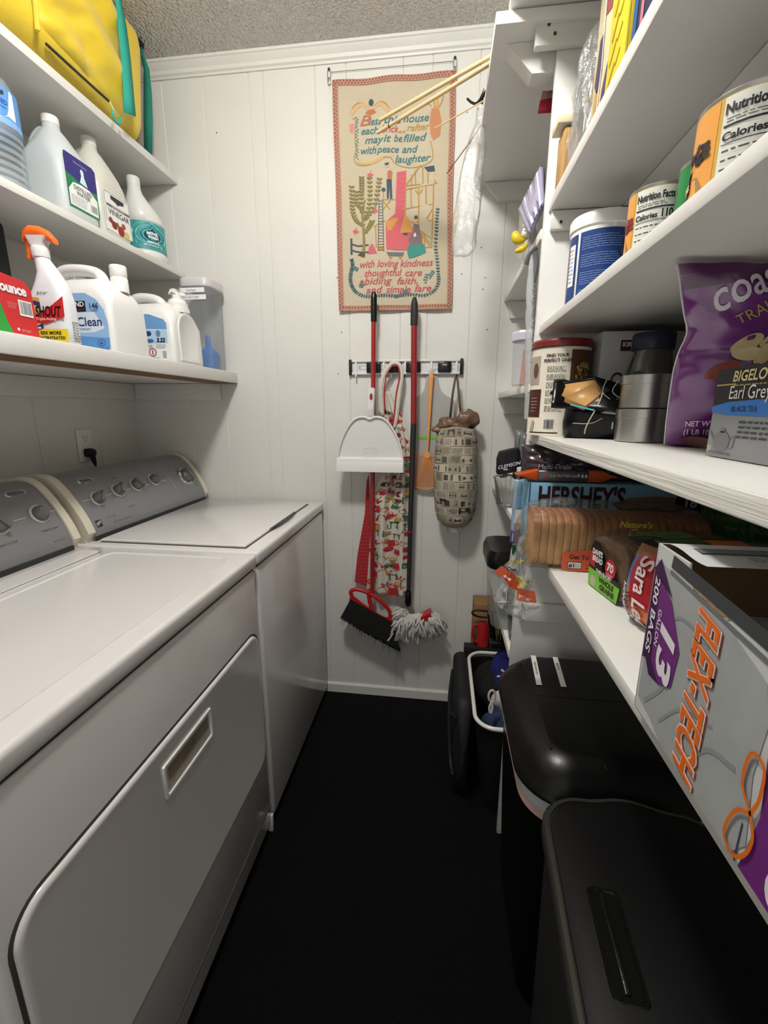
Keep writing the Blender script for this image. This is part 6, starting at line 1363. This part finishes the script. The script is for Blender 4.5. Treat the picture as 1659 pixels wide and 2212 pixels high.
b.poly([(.004, .165), (.06, .160), (.12, .150), (.16, .135), (.168, .11), (.165, .07), (.172, .02), (.16, .0), (.06, .001), (.03, .012), (.006, .016)], mat('printed_bag_grey', '#a9adae', .4, var=.25, vscale=22), F1)
for q_, wd in (([(.02, .02), (.05, .06), (.045, .10)], .004), ([(.05, .02), (.08, .055), (.12, .07)], .003), ([(.10, .02), (.12, .05), (.15, .06)], .004), ([(.03, .11), (.06, .13), (.1, .125)], .003)): b.stroke(spline([(a, c_) for a, c_ in q_], 5), wd, flat('#8d9192', .4), lift(F, .0006))
b.stroke([(.03, .172), (.28, .150)], .012, flat('#3c3f42', .4), lift(F, .0004)); b.stroke([(.03, .162), (.28, .136)], .004, flat('#6d7174', .4), lift(F, .0006))
PUR = flat('#6f2a7a', .35)
b.poly([(.170, .0), (.285, .0), (.285, .128), (.20, .138), (.172, .10), (.178, .05)], PUR, lift(F, .0005)); b.stroke([(.166, .0), (.166, .032)], .0016, flat('#3a4468'), lift(F, .0006))
# purple badge
b.poly([(.003, .157), (.028, .148), (.028, .072), (.003, .060)], flat('#3b1546', .35), lift(F, .0009)); b.poly([(.015, .150), (.040, .137), (.064, .100), (.060, .062), (.040, .052), (.022, .066)], PUR, lift(F, .0010)); b.poly([(.002, .155), (.012, .168), (.040, .140), (.018, .147)], flat('#3b1546', .35), lift(F, .0010)); b.poly([(.002, .072), (.020, .068), (.040, .052), (.020, .050)], flat('#3b1546', .35), lift(F, .0008))
rot = lambda u0, v0, h=.0016: (lambda a, c: lift(F, h)(u0+c, v0-a))       # reads downwards
wt = flat('#e6e3e8', .4)
SX = .004
b.text('200 BAGS', .0125, wt, rot(.0085, .150), .02, 'L', .1, 1, .078); b.text('GALLON', .0085, wt, rot(.0225, .122), .01, 'L', .1, 1, .037); b.text('13', .036, wt, rot(.0315, .112), .035, 'L', .2, 1, .048)
for off_, m_, h in ((.075, flat('#c9552a', .4), .0012), (.060, flat('#ead9cf', .4), .0016), (.018, flat('#ea6a12', .4), .0022)):
    b.text('FLEX-TECH', .040, m_, rot(.083, .152, h), off_, 'L', .32, 1, .142+off_*.02)
orb = flat('#e0701c', .4)
for q_ in ([(.172, .046), (.160, .060), (.162, .084), (.174, .084), (.176, .062), (.172, .046)], [(.172, .046), (.160, .036), (.154, .012), (.164, .004), (.174, .014), (.178, .032), (.172, .046)]): b.stroke(spline([(a, max(.001, c_)) for a, c_ in q_], 6), .0028, orb, lift(F, .0020))
b.text('bags', .055, wt, lambda u, v: lift(F, .0016)(.205+v*.9, .075-u), .01, 'L', .3); b.build('printing', T, smooth=False)
# ================================================================ back section, hanging things, floor
# dowels lying over the top shelf board
for (a, c, lab, r) in (((.205, 1.156), (-.200, 1.433), 'pale wooden dowel sticking out over the wall hanging, upper of two', .0049), ((.210, 1.166), (-.215, 1.489), 'pale wooden dowel with a dark tip, lower of two', .005)):
    b = MB(); z = 2.0905 if r < .005 else 2.0908
    b.tube([(a[0], a[1], z), (c[0], c[1], z)], r, WOOD, 10)
    if r > .00495:
        T = thing('wooden_dowel', lab, 'dowel', (.0, 1.32, z), room=True); b.build('stick', T)
        d_ = Vector((c[0]-a[0], c[1]-a[1], 0)).normalized(); e = Vector((c[0], c[1], z)); MB().tube([e-d_*.05, e-d_*.02, e], lambda s: .0053-.004*s, flat('#4a3524'), 10).build('dark_tip', T)
    else: tag(b.build('wooden_dowel'), lab, 'dowel')
b = MB(); b.tube([(.12, 1.352, 2.0875), (-.047, 1.483, 2.0875)], .0016, WOOD, 8); tag(b.build('skewer'), 'thin bamboo skewer jutting from the top shelf below the dowels', 'skewer')
T = thing('metal_bracket', 'curved dark metal tip poking out below the dowels', 'bracket', (.08, 1.40, 2.0865), room=True)
p = [at(1010, 214, Y=1.45), at(1020, 222, Y=1.44), at(1032, 222, Y=1.42), at(1046, 190, Y=1.40), at(1044, 226, Y=1.40)]
b = MB(); b.tube(spline([tuple(p[0]), tuple(p[1]), tuple(p[2]), (.09, 1.36, 2.10)], 5), .0035, BLACKM, 8, flat_=.6); b.grid(lambda u, v: tuple(p[2].lerp(p[3], u).lerp(p[2].lerp(p[4], u), v)), 6, 6, mat('grey_blade', '#5c5a56', .35, metal=.5)); b.build('blade', T, ang=80, solid=.001)
# clear bag hanging from the edge of that shelf
T = thing('hanging_plastic_bag', 'long clear plastic bag hanging from the high shelf beside the wall hanging', 'bag', (.06, 1.45, 2.05), room=True)
b = MB(); cen = [(1038, 232, 6), (1036, 270, 9), (1030, 310, 17), (1020, 370, 21), (1012, 430, 23), (1004, 490, 23), (1002, 530, 24), (1000, 552, 14)]
rings = []
sp = spline([(a, c, w_) for a, c, w_ in cen], 5)
for i, (a, c, w_) in enumerate(sp):
    y = 1.44; P = at(a, c, Y=y); hw = w_/FOC*1.42
    rings.append([(P.x+hw*math.cos(t_)*(1+.25*nz(t_*1.5, i*.2, 4)), y+hw*.5*math.sin(t_)*(1+.3*nz(t_*2, i*.25, 8)), P.z+.004*nz(t_*2, i*.3)) for t_ in [2*PI*k/28 for k in range(28)]])
b.loft(rings, film('hanging_film', .17, .10, 34, .008, '#e2e4e4', k=.5), (False, True)); b.build('film', T, ang=80)
b = MB(); b.tube([at(1044, 262, Y=1.47), at(1020, 300, Y=1.52), at(965, 375, Y=1.62)], .0015, mat('brown_stick', '#7b5c45', .6), 6); b.tube([at(1017, 305, Y=1.5), at(1012, 311, Y=1.5)], .003, BLACKM, 6); o = b.build('skewer'); tag(o, 'thin brown stick poking out of the hanging clear bag', 'skewer')
# red tag on the underside of the top board
p = at(1182, 220, Y=1.25); T = thing('red_tag', 'small red and clear tag hanging under the highest board', 'tag', (p.x, 1.25, p.z))
b = MB(); b.add([(-.020, 0, -.022), (.022, 0, -.022), (.014, 0, .022), (-.012, 0, .022)], [(0, 1, 2, 3)], mat('tag_clear', '#b98a8e', .2)); b.add([(-.020, -.001, -.022), (.022, -.001, -.022), (.018, -.001, .008), (-.016, -.001, .004)], [(0, 1, 2, 3)], mat('tag_red', '#b31d33', .35)); b.build('tag', T, solid=.0012)
MB().tube([(0, 0, .02), (.002, 0, 2.0625-p.z)], .0008, PLAST_W, 5).build('string', T)
# napkin packet, clear items and yellow toy on the upper back shelf
T = thing('napkin_packet', 'plastic-wrapped lilac and white napkins standing on the upper back shelf', 'packet', (.275, 1.33, B1), room=True)
b = MB(); Q = [at(1128, 455, Y=1.36), at(1176, 362, Y=1.26), at(1180, 440, Y=1.20), at(1150, 505, Y=1.20)]
b.grid(lambda u, v: (lambda P: (P.x, P.y, max(B1+.001, P.z)))(Q[0].lerp(Q[1], u).lerp(Q[3].lerp(Q[2], u), v)+Vector((.0, -.01*math.sin(u*PI)*math.sin(v*PI), 0))), 16, 16, mat('napkin_lilac', '#9c98b4', .3, coat=.4, bump=1, bscale=30)); b.build('napkins', T, ang=80, solid=.012)
b = MB(); 
for k in range(6): 
    u = .12+.14*k; P0, P1 = Q[0].lerp(Q[1], u), Q[3].lerp(Q[2], u); n_ = Vector((-.012, -.012, 0)); wd = Vector((.0035, 0, .006)); b.add([tuple(P0+n_), tuple(P0+n_+wd), tuple(P1+n_+wd), tuple(P1+n_)], [(0, 1, 2, 3)], flat('#d5d3de' if k % 2 else '#6a6788'))
b.build('stripes', T, smooth=False)
p = at(1132, 512, Y=1.40)
T = thing('clear_bag', 'clear bag of small white things on the upper back shelf', 'bag', (p.x+.010, 1.40, B1))
b = MB(); pillow(b, FILM, .055, .13, .05, lambda x, y, z: (x, y, z+.001), 21, wr=.006); b.build('film', T, ang=80)
b = MB(); b.loft([[(x+.008, y, z) for x, y in rr(w_, .03, .01, 4)] for z, w_ in ((.001, .03), (.03, .04), (.06, .034), (.09, .02))], mat('milk_glass', '#b9bac0', .3, alpha=.8)); b.build('contents', T, ang=60)
p = at(1130, 508, Y=1.33)
T = thing('toy_bird', 'small yellow and white plastic bird figure at the edge of the upper back shelf', 'toy', (p.x, 1.33, B1), room=True)
YT = mat('toy_yellow', '#d8bd2a', .35); b = MB()
z0 = B1
b.tube(spline([(p.x-.022, 1.33, z0+.052), (p.x-.016, 1.328, z0+.036), (p.x-.002, 1.326, z0+.030), (p.x+.012, 1.328, z0+.036)], 5), lambda s: .003+.010*math.sin(PI*min(1, s+.15)), YT, 12); b.tube(spline([(p.x-.018, 1.33, z0+.006), (p.x, 1.325, z0+.010), (p.x+.012, 1.325, z0+.020)], 5), lambda s: .004+.004*math.sin(PI*s), YT, 10); b.build('body', T, ang=80)
b = MB(); b.lathe([(0, -.012), (.009, -.008), (.012, 0), (.009, .009), (0, .012)], PLAST_W, 18, (p.x+.006, 1.322, z0+.046)); b.lathe([(0, -.002), (.0022, 0), (0, .002)], BLACKM, 8, (p.x+.001, 1.3115, z0+.048)); b.lathe([(0, -.002), (.0022, 0), (0, .002)], BLACKM, 8, (p.x+.010, 1.3105, z0+.048)); b.build('head', T, ang=80)
# rolled bag strip beside the divider edge
T = thing('plastic_bag_roll', 'twisted clear plastic bag roll standing beside the divider front edge', 'bag roll', (.2, 1.18, B2), room=True)
rings = []; P0, P1 = at(1153, 540, Y=1.175), at(1147, 905, Y=1.175)
for i in range(30):
    t_ = i/29; P = P0.lerp(P1, t_); z = max(P.z, B2+.001) if P.z > B2 else P.z; hw = .012*(.35+.65*min(1, t_*4))
    rings.append([(P.x-.004+hw*math.cos(a)*(1+.2*nz(a, i*.5)), 1.178+hw*math.sin(a)*(1+.2*nz(a+5, i*.5)), P.z) for a in [2*PI*k/16 for k in range(16)]])
b = MB(); b.loft(rings, mat('bag_roll', '#c9cbcc', .2, alpha=.6, bump=1.5, bscale=60)); b.build('film', T, ang=80)
b = MB(); 
for k in range(8): P = P0.lerp(P1, .22+.07*k); b.text('recycle'[:5], .012, flat('#4a4a4e'), lambda u, v: (P.x-.002+v, 1.164, P.z-u), .02, 'C')
b.build('lettering', T)
P = P0; b = MB(); b.tube(spline([(P.x-.014, 1.178, P.z-.03), (P.x-.006, 1.175, P.z-.005), (P.x+.006, 1.175, P.z+.006)], 4), .006, mat('dark_knot', '#4b4c50', .4), 8, flat_=.4); b.tube(spline([(P.x+.002, 1.176, P.z-.004), (P.x+.008, 1.176, P.z-.03), (P.x+.004, 1.176, P.z-.07)], 4), .007, mat('smoky_film', '#6a6b6e', .3, alpha=.7), 8); b.build('knot', T)
# clear box with orange sticks
p = at(1140, 780, Y=1.30); T = thing('snack_container', 'clear container with a lilac lid holding orange sticks on the middle back shelf', 'container', (p.x, 1.30, B2))
MB().lathe([(.036, 0), (.040, .004), (.042, .115), (.043, .12)], mat('container_clear', '#c9ccd4', .08, alpha=.35, spec=.8), 8, caps=(True, False)).build('jar', T, ang=20)
MB().lathe([(.045, .116), (.047, .118), (.047, .136), (.044, .142), (0, .143)], mat('lid_lilac', '#c3bfd0', .35), 8).build('lid', T, ang=20)
for k, (x, y) in enumerate(((-.012, -.004), (.004, -.012), (.012, .006), (-.004, .012))):
    b = MB(); b.loft([[(x+u, y+v, .002) for u, v in rr(.014, .014, .003, 2)], [(x*.9+.004+u, y+v, .095-.008*k) for u, v in rr(.013, .013, .003, 2)]], mat('orange_stick', '#c8742c', .5)); o = b.build('orange_stick'); o.location = (p.x, 1.30, B2); tag(o, 'orange stick standing in the clear snack container', 'snack', 'orange sticks in the snack container')
# lower back shelf: black cup sleeve, jar, clear tub of filters
p = at(1098, 985, Y=1.42); T = thing('black_cup', 'black fabric can cooler with white lettering lying on the clear tub', 'can cooler', (p.x, 1.42, B3+.112), 0)
b = MB(); b.loft([[(x, y, z+.25*x) for x, y in rr(w_, .06, .02, 5)] for z, w_ in ((-.006, .062), (.0, .068), (.045, .070), (.064, .058))], mat('neoprene', '#121318', .7)); b.build('sleeve', T, ang=50)
b = MB(); b.text('CLEMSON', .0155, flat('#d6d6da'), lambda u, v: (u*.95, -.0305, .014+v+.25*u), .02, 'C'); b.ell(-.01, .004, .008, .003, flat('#b9b9bd'), lambda u, v: (u, -.0306, v+.002)); b.build('lettering', T)
T = thing('clear_tub', 'clear plastic tub of white paper filters on the lower back shelf', 'tub', (p.x+.012, 1.41, B3))
MB().lathe([(.034, 0), (.040, .003), (.052, .085), (.055, .090)], CLEAR, 36, caps=(True, False)).build('tub', T)
b = MB(); b.grid(lambda u, v: ((.020+.028*v)*math.cos(2*PI*u)*(1+.06*math.sin(20*2*PI*u)*v), (.020+.028*v)*math.sin(2*PI*u)*(1+.06*math.sin(20*2*PI*u)*v), .004+.09*v+.012*nz(math.cos(2*PI*u)*2, math.sin(2*PI*u)*2)), 90, 8, mat('filter_paper', '#d9d8d3', .8)); b.build('paper_filters', T, ang=80)
p = at(1131, 985, Y=1.36); T = thing('spice_jar', 'small clear jar with a white lid at the divider edge of the lower back shelf', 'jar', (p.x+.012, 1.36, B3))
MB().lathe([(.026, 0), (.028, .003), (.028, .10), (.026, .108)], CLEAR, 28).build('jar', T); MB().lathe([(.028, .108), (.029, .11), (.029, .128), (0, .130)], PLAST_W, 28).build('lid', T)
T = thing('grey_pouch', 'small grey pouch standing upright behind the divider edge', 'pouch', (p.x+.012, 1.46, B3))
b = MB(); pillow(b, mat('grey_film', '#6f7270', .3, bump=1, bscale=30), .05, .235, .04, lambda x, y, z: (x, y, z+.001), 31, wr=.006); b.build('pouch', T, ang=80)
T = thing('marshmallow_bag', 'pale blue and purple printed snack bag squeezed beside the blue box', 'bag', (.203, 1.115, Z4-.02), room=True)
b = MB(); SBm = mat('bag_paleblue', '#8fa9ba', .25, coat=.5, bump=1, bscale=28); b.grid(lambda u, v: (.1845+.028*u-.006*math.sin(u*PI), 1.118-.01*math.sin(u*PI)+.004*nz(u*4, v*5), .965+.165*v), 10, 24, SBm)
b.grid(lambda u, v: (.1845+.028*u-.006*math.sin(u*PI), 1.1165-.01*math.sin(u*PI), .965+.035*v), 10, 6, mat('bag_purple', '#5b2f86', .25, coat=.5)); b.build('bag', T, ang=80, solid=.006)
b = MB(); rect(b, lambda u, v: (.190+u, 1.104, 1.02+v), 0, 0, .020, .035, '#d8d4ca'); b.ell(.2, 1.012, .008, .008, flat('#b08a54'), lambda u, v: (u, 1.1035, v)); b.build('print', T, smooth=False)
# lowest back shelf: black-lidded tub and glass bowl
p = at(1083, 1172, Y=1.36); T = thing('food_tub', 'clear food tub with a black lid on the lowest back shelf', 'tub', (.245, 1.36, B4), room=True)
b = MB(); b.loft([[(.245+x, 1.36+y, z) for x, y in rr(w_, .16, .03, 6)] for z, w_ in ((B4+.0, .13), (B4+.004, .14), (B4+.17, .165), (B4+.205, .17))], mat('tub_clear', '#9aa09e', .12, alpha=.4), (True, False)); b.build('tub', T, ang=60)
b = MB(); b.loft([[(.245+x, 1.36+y, z) for x, y in rr(w_, .18, .03, 6)] for z, w_ in ((B4+.200, .180), (B4+.205, .19), (B4+.235, .192), (B4+.255, .175), (B4+.256, .15))], BLACKP); b.build('lid', T, ang=50)
T = thing('glass_bowl', 'clear glass bowl on the lowest back shelf in front of the tub', 'bowl', (.255, 1.225, B4))
MB().lathe([(.025, .0), (.035, .002), (.040, .03), (.041, .065), (.042, .070)], CLEAR, 32, caps=(True, False)).build('bowl', T)
T = thing('green_print_bag', 'white bag with green print behind the bread bag end', 'bag', (.235, 1.17, B4), room=True)
q = [at(x, y, Y=1.135) for x, y in ((1112, 1166), (1128, 1160), (1132, 1200), (1120, 1232), (1098, 1240), (1104, 1190))]
b = MB(); b.prism([(p.x, p.z) for p in q], mat('bag_white_film', '#c9cac6', .4), lambda u, v, w_: (u, w_, v), 1.130, 1.140); b.build('bag', T)
q = [at(x, y, Y=1.1295) for x, y in ((1106, 1177), (1126, 1176), (1122, 1192), (1112, 1203), (1106, 1196))]
b = MB(); b.add([tuple(p) for p in q], [tuple(range(5))], flat('#1f6a45')); b.build('green_print', T)
# ---------------------------------------------------------------- floor: bins
def bin_shell(T, secs, m, nm, ang=50, caps=(True, True)):
    b = MB(); b.loft([[(cx+x, cy+y, z) for x, y in rr(w_, d, r, 10)] for z, w_, d, r, cx, cy in secs], m, caps); return b.build(nm, T, ang=ang)
T = thing('kitchen_bin', 'black domed-lid kitchen bin with two white tape labels against the divider', 'bin', (.351, .905, 0))
SATB = mat('bin_black', '#060606', .30, bump=.08, bscale=300, spec=.4)
bin_shell(T, [(0, .26, .34, .05, 0, 0), (.004, .28, .36, .06, 0, 0), (.58, .335, .41, .08, 0, 0)], SATB, 'body')
bb = MB(); bb.loft([[(x, y+.0, z) for x, y in rr(w_, d, .085, 10)] for z, w_, d in ((.535, .343, .418), (.56, .3455, .421), (.585, .345, .42))], mat('bin_liner_pink', '#d7b3ad', .4, bump=1, bscale=25)); bb.loft([[(x, y, z) for x, y in rr(w_, d, .085, 10)] for z, w_, d in ((.560, .347, .4225), (.585, .347, .4225))], mat('bin_liner_white', '#c5cdd2', .35, bump=1, bscale=25)); bb.build('liner', T, label='pink and white plastic liner showing under the lid')
LT = SATB
bin_shell(T, [(.588, .352, .428, .088, 0, 0), (.592, .366, .442, .094, 0, 0), (.604, .366, .442, .094, 0, 0), (.610, .352, .428, .09, 0, 0), (.630, .338, .412, .085, 0, .0), (.650, .300, .375, .07, .004, .004), (.660, .262, .345, .05, .006, .008), (.662, .24, .33, .04, .006, .01)], LT, 'lid', 60)
b = MB(); b.box((-.115, .010, .6615), (.125, .012, .6625), flat('#050505')); b.box((-.121, -.15, .655), (-.118, .16, .6615), flat('#050505'), .001); b.box((-.03, -.186, .640), (-.028, -.160, .656), flat('#050505'), .001); b.build('lid_seam', T)
for k, (x, s) in enumerate(((-.108, 'TAKE WITH YOU'), (-.052, 'RECYCLE'))):
    b = MB(); zt_ = .6635; a_ = .08; y0_, y1_ = .045-.0, .180
    def LF(u, v, h=0): return (x+.0065+v-.10*0+(.012*(u/.135)), .050+u, zt_+h)
    b.add([LF(0, -.0065), LF(0, .0065), LF(.130, .0065), LF(.130, -.0065)], [(0, 1, 2, 3)], flat('#e3e3e0'))
    b.text(s, .0075, flat('#2c2c2c'), lambda u, v: LF(.010+.09-u-.0, v-.0025 if True else v, .0004) if False else (x+.0065+v-.0025+.012*((.10-u)/.135), .050+.10-u, zt_+.0004), .02, 'L')
    b.build('tape_label', T)
T = thing('step_bin', 'black flat-lidded bin with a grey rim nearest the viewer', 'bin', (.318, .440, 0), math.radians(-4))
def dshape(w_, y0_, y1_, r, bul=.025, n=10):
    pts = []
    for k in range(n+1): a = PI/2*k/n; pts.append((w_/2-r+r*math.cos(a), y1_-r+r*math.sin(a)))
    for k in range(1, 12): t_ = k/12; x = (w_/2-r)*(1-2*t_); pts.append((x, y1_+bul*math.sin(PI*t_)**2*.6))
    for k in range(n+1): a = PI/2+PI/2*k/n; pts.append((-w_/2+r+r*math.cos(a), y1_-r+r*math.sin(a)))
    for k in range(n+1): a = PI+PI/2*k/n; pts.append((-w_/2+r+r*math.cos(a), y0_+r+r*math.sin(a)))
    for k in range(n+1): a = 1.5*PI+PI/2*k/n; pts.append((w_/2-r+r*math.cos(a), y0_+r+r*math.sin(a)))
    return pts
def dl(T, secs, m, nm, ang=40, caps=(True, True)):
    b = MB(); b.loft([[(x, y, z) for x, y in dshape(w_, -.235+g, .215-g, r, .022)] for z, w_, g, r in secs], m, caps); return b.build(nm, T, ang=ang)
dl(T, [(0, .24, .02, .05), (.005, .25, .012, .055), (.62, .275, .004, .065)], BLACKM, 'body')
dl(T, [(.618, .283, .0, .068), (.622, .292, -.004, .07), (.640, .292, -.004, .07), (.646, .284, 0, .068), (.6465, .272, .006, .064), (.644, .270, .007, .063)], mat('bin_rim', '#5a5a55', .25, metal=.8), 'rim')
b = MB(); LB = mat('lid_black', '#050506', .5, bump=.08, bscale=400, spec=.25)
dl(T, [(.640, .268, .008, .062), (.6475, .266, .009, .062), (.6485, .262, .011, .06)], LB, 'lid')
b = MB(); sx, sy = -.080, .0
b.loft([[(sx+x, sy+y, z) for x, y in rr(w_, d, r, 5)] for z, w_, d, r in ((.6486, .042, .128, .008), (.6505, .040, .126, .008), (.6505, .034, .118, .006), (.6488, .032, .116, .006))], BLACKP, (True, True)); b.box((sx-.005, sy-.055, .6487), (sx+.002, sy+.055, .6515), BLACKP, .001); b.build('finger_slot', T)
# ---------------------------------------------------------------- floor: basket and bag in the back section
T = thing('laundry_basket', 'black basket with a thick white rim full of clothes under the back shelves', 'basket', (.32, 1.385, 0))
bin_shell(T, [(0.0, .28, .34, .04, 0, 0), (.01, .29, .35, .05, 0, 0), (.345, .365, .425, .06, 0, 0)], BLACKM, 'body', caps=(True, False))
b = MB(); loop = rr(.372, .432, .06, 8); b.tube([(x, y, .358) for x, y in loop+[loop[0]]], .0065, PLAST_W, 10, False); b.build('rim', T)
b = MB(); b.loft([[(x, y, .345) for x, y in rr(.365, .425, .06, 10)], [(x, y, .358) for x, y in rr(.366, .426, .06, 10)]], mat('basket_inside', '#6a6d74', .5), (False, False)); b.build('inner_wall', T)
BLU = mat('denim_blue', '#1f3252', .85, bump=1.5, bscale=40); NAV = mat('navy_cloth', '#1b2170', .8, bump=1, bscale=60); WHC = mat('white_cloth', '#c4c1bb', .85, bump=1, bscale=60); BLK = mat('black_cloth', '#0c0d10', .9, bump=1, bscale=50)
def heap(name, label, cx, cy, z, rx, ry, rz, m, seed):
    b = MB(); b.grid(lambda u, v: (lambda n_: (cx+rx*n_*math.cos(2*PI*u)*math.sin(PI*v), cy+ry*n_*math.sin(2*PI*u)*math.sin(PI*v), max(.36-.10 if False else .02, z+rz*n_*math.cos(PI*v))))(1+.28*nz(math.cos(2*PI*u)*1.6+seed, math.sin(2*PI*u)*1.6, v*3+seed)+.06*math.sin(u*40+seed)), 40, 24, m)
    o = b.build(name, ang=80); return tag(o, label, 'clothes')
heap('blue_jeans', 'folded dark blue cloth at the near end of the basket', .26, 1.265, .305, .085, .075, .055, BLU, 1)
heap('black_cloth', 'black cloth lying along the left side of the basket', .25, 1.45, .31, .09, .12, .09, BLK, 4)
heap('white_cloth', 'white cotton cloth bunched in the middle of the basket', .255, 1.315, .355, .050, .045, .050, WHC, 7)
shirt = heap('blue_shirt', 'bright navy shirt with white stripes on top of the basket heap', .262, 1.41, .400, .060, .075, .070, NAV, 9)
b = MB()
for (x, y, z, a) in ((.215, 1.35, .42, .6), (.225, 1.345, .45, -.4)): b.tube(spline([(x, y, z), (x+.02, y-.01, z+.02*a), (x+.045, y-.005, z+.03*a)], 4), .005, WHC, 8, flat_=.5)
b.build('white_piping', shirt)
b = MB(); p = at(1062, 1505, Y=1.21)
b.tube([(p.x+.010*math.cos(t_), 1.205, p.z+.006+.020*math.sin(t_)) for t_ in [2*PI*i/18 for i in range(19)]], .0035, WHC, 8); b.tube(spline([(p.x, 1.203, p.z-.014), (p.x+.003, 1.2, p.z-.03), (p.x, 1.2, p.z-.05)], 4), .004, WHC, 8); b.tube(spline([(p.x, 1.203, p.z-.014), (p.x-.006, 1.2, p.z-.03), (p.x-.004, 1.2, p.z-.048)], 4), .0035, WHC, 8)
tag(b.build('drawstring'), 'knotted white drawstring lying over the blue cloth in the basket', 'cord')
T = thing('travel_bag', 'dark soft travel bag with small grey lettering leaning beside the basket', 'bag', (.104, 1.43, 0), room=True)
b = MB(); rings = []
for t_ in [i/20 for i in range(21)]:
    y = 1.22+.42*t_; e = max(.3, min(1, min(t_, 1-t_)*7)**.5)
    rings.append([(.104+x*(1+.1*nz(x*40, y*12)), y, max(.001, .185+z*(1+.04*nz(y*14, z*14)))) for x, z in rr(.056*e, .365*e, .028*e, 7)])
b.loft(rings, mat('bag_charcoal', '#17181c', .65, bump=1, bscale=90)); b.build('bag', T, ang=80)
b = MB(); b.tube(spline([(.074, 1.26, .32), (.062, 1.30, .30), (.062, 1.40, .30), (.074, 1.52, .32)], 5), .008, BLACKM, 8); b.tube(spline([(.075, 1.25, .10), (.067, 1.3, .13), (.067, 1.5, .13), (.075, 1.56, .10)], 5), .007, BLACKM, 8); b.build('strap', T)
b = MB(); g_ = flat('#6c7078'); b.text('Columbia', .026, g_, lambda u, v: (.0670, 1.36+v*.8, .27-u), .01, 'L'); b.ell(1.372, .285, .008, .008, g_, lambda u, v: (.0670, u, v)); b.build('lettering', T)
# cardboard, jug and brushes under the lowest back shelf
tag(MB().box((.155, 1.66, 0), (.50, 1.755, .535), KRAFT, .002).build('cardboard_box'), 'tall brown cardboard box in the back corner behind the basket', 'box')
p = at(1030, 1370, Y=1.63)
tag(MB().box((.12, 1.615, 0), (.30, 1.655, p.z-.052), BLACKM, .003).build('storage_tote'), 'narrow black tote standing between basket and cardboard', 'tote')
T = thing('red_jug', 'red plastic jug with a loop handle on the tote in the corner', 'jug', (p.x+.026, 1.634, p.z-.051))
MB().lathe([(0, 0), (.022, 0), (.024, .01), (.022, .08), (.018, .105), (.0165, .105), (0, .10)], REDP, 24, sy=.7).build('body', T)
b = MB(); b.tube(spline([(-.018, 0, .092), (-.036, 0, .088), (-.043, 0, .05), (-.034, 0, .02), (-.020, 0, .015)], 6), .0055, REDP, 8); b.build('handle', T)
q = at(1040, 1331, Y=1.60); T = thing('black_strap_loop', 'black plastic loop handle above the red jug', 'handle', (q.x, 1.62, q.z), room=True)
b = MB(); b.tube(spline([(q.x+.05, 1.62, q.z-.012), (q.x, 1.62, q.z-.014), (q.x-.030, 1.62, q.z-.004), (q.x-.034, 1.62, q.z+.006), (q.x-.02, 1.62, q.z+.014), (q.x+.03, 1.62, q.z+.012), (q.x+.06, 1.62, q.z+.006)], 5), .006, BLACKP, 8, flat_=.6); b.build('loop', T)
T = thing('floor_brush', 'black brush with stiff bristles hanging under the lowest back shelf', 'brush', (.232, 1.42, .5), room=True)
b = MB(); b.tube([(.190, 1.45, .602), (.205, 1.445, .50)], .011, BLACKP, 10); b.box((.195, 1.41, .487), (.30, 1.47, .515), BLACKP, .005); b.build('block', T)
b = MB()
for k in range(9): x = .215+.009*k; b.tube([(x, 1.43, .515), (x+.002, 1.43, .590)], .0022, BLACKP, 6)
for k in range(4): x = .213+.012*k; b.tube([(x, 1.409, .522), (x-.002, 1.409, .60)], .0010, mat('bristle_gold', '#8d7d52', .5), 5)
b.build('bristles', T)
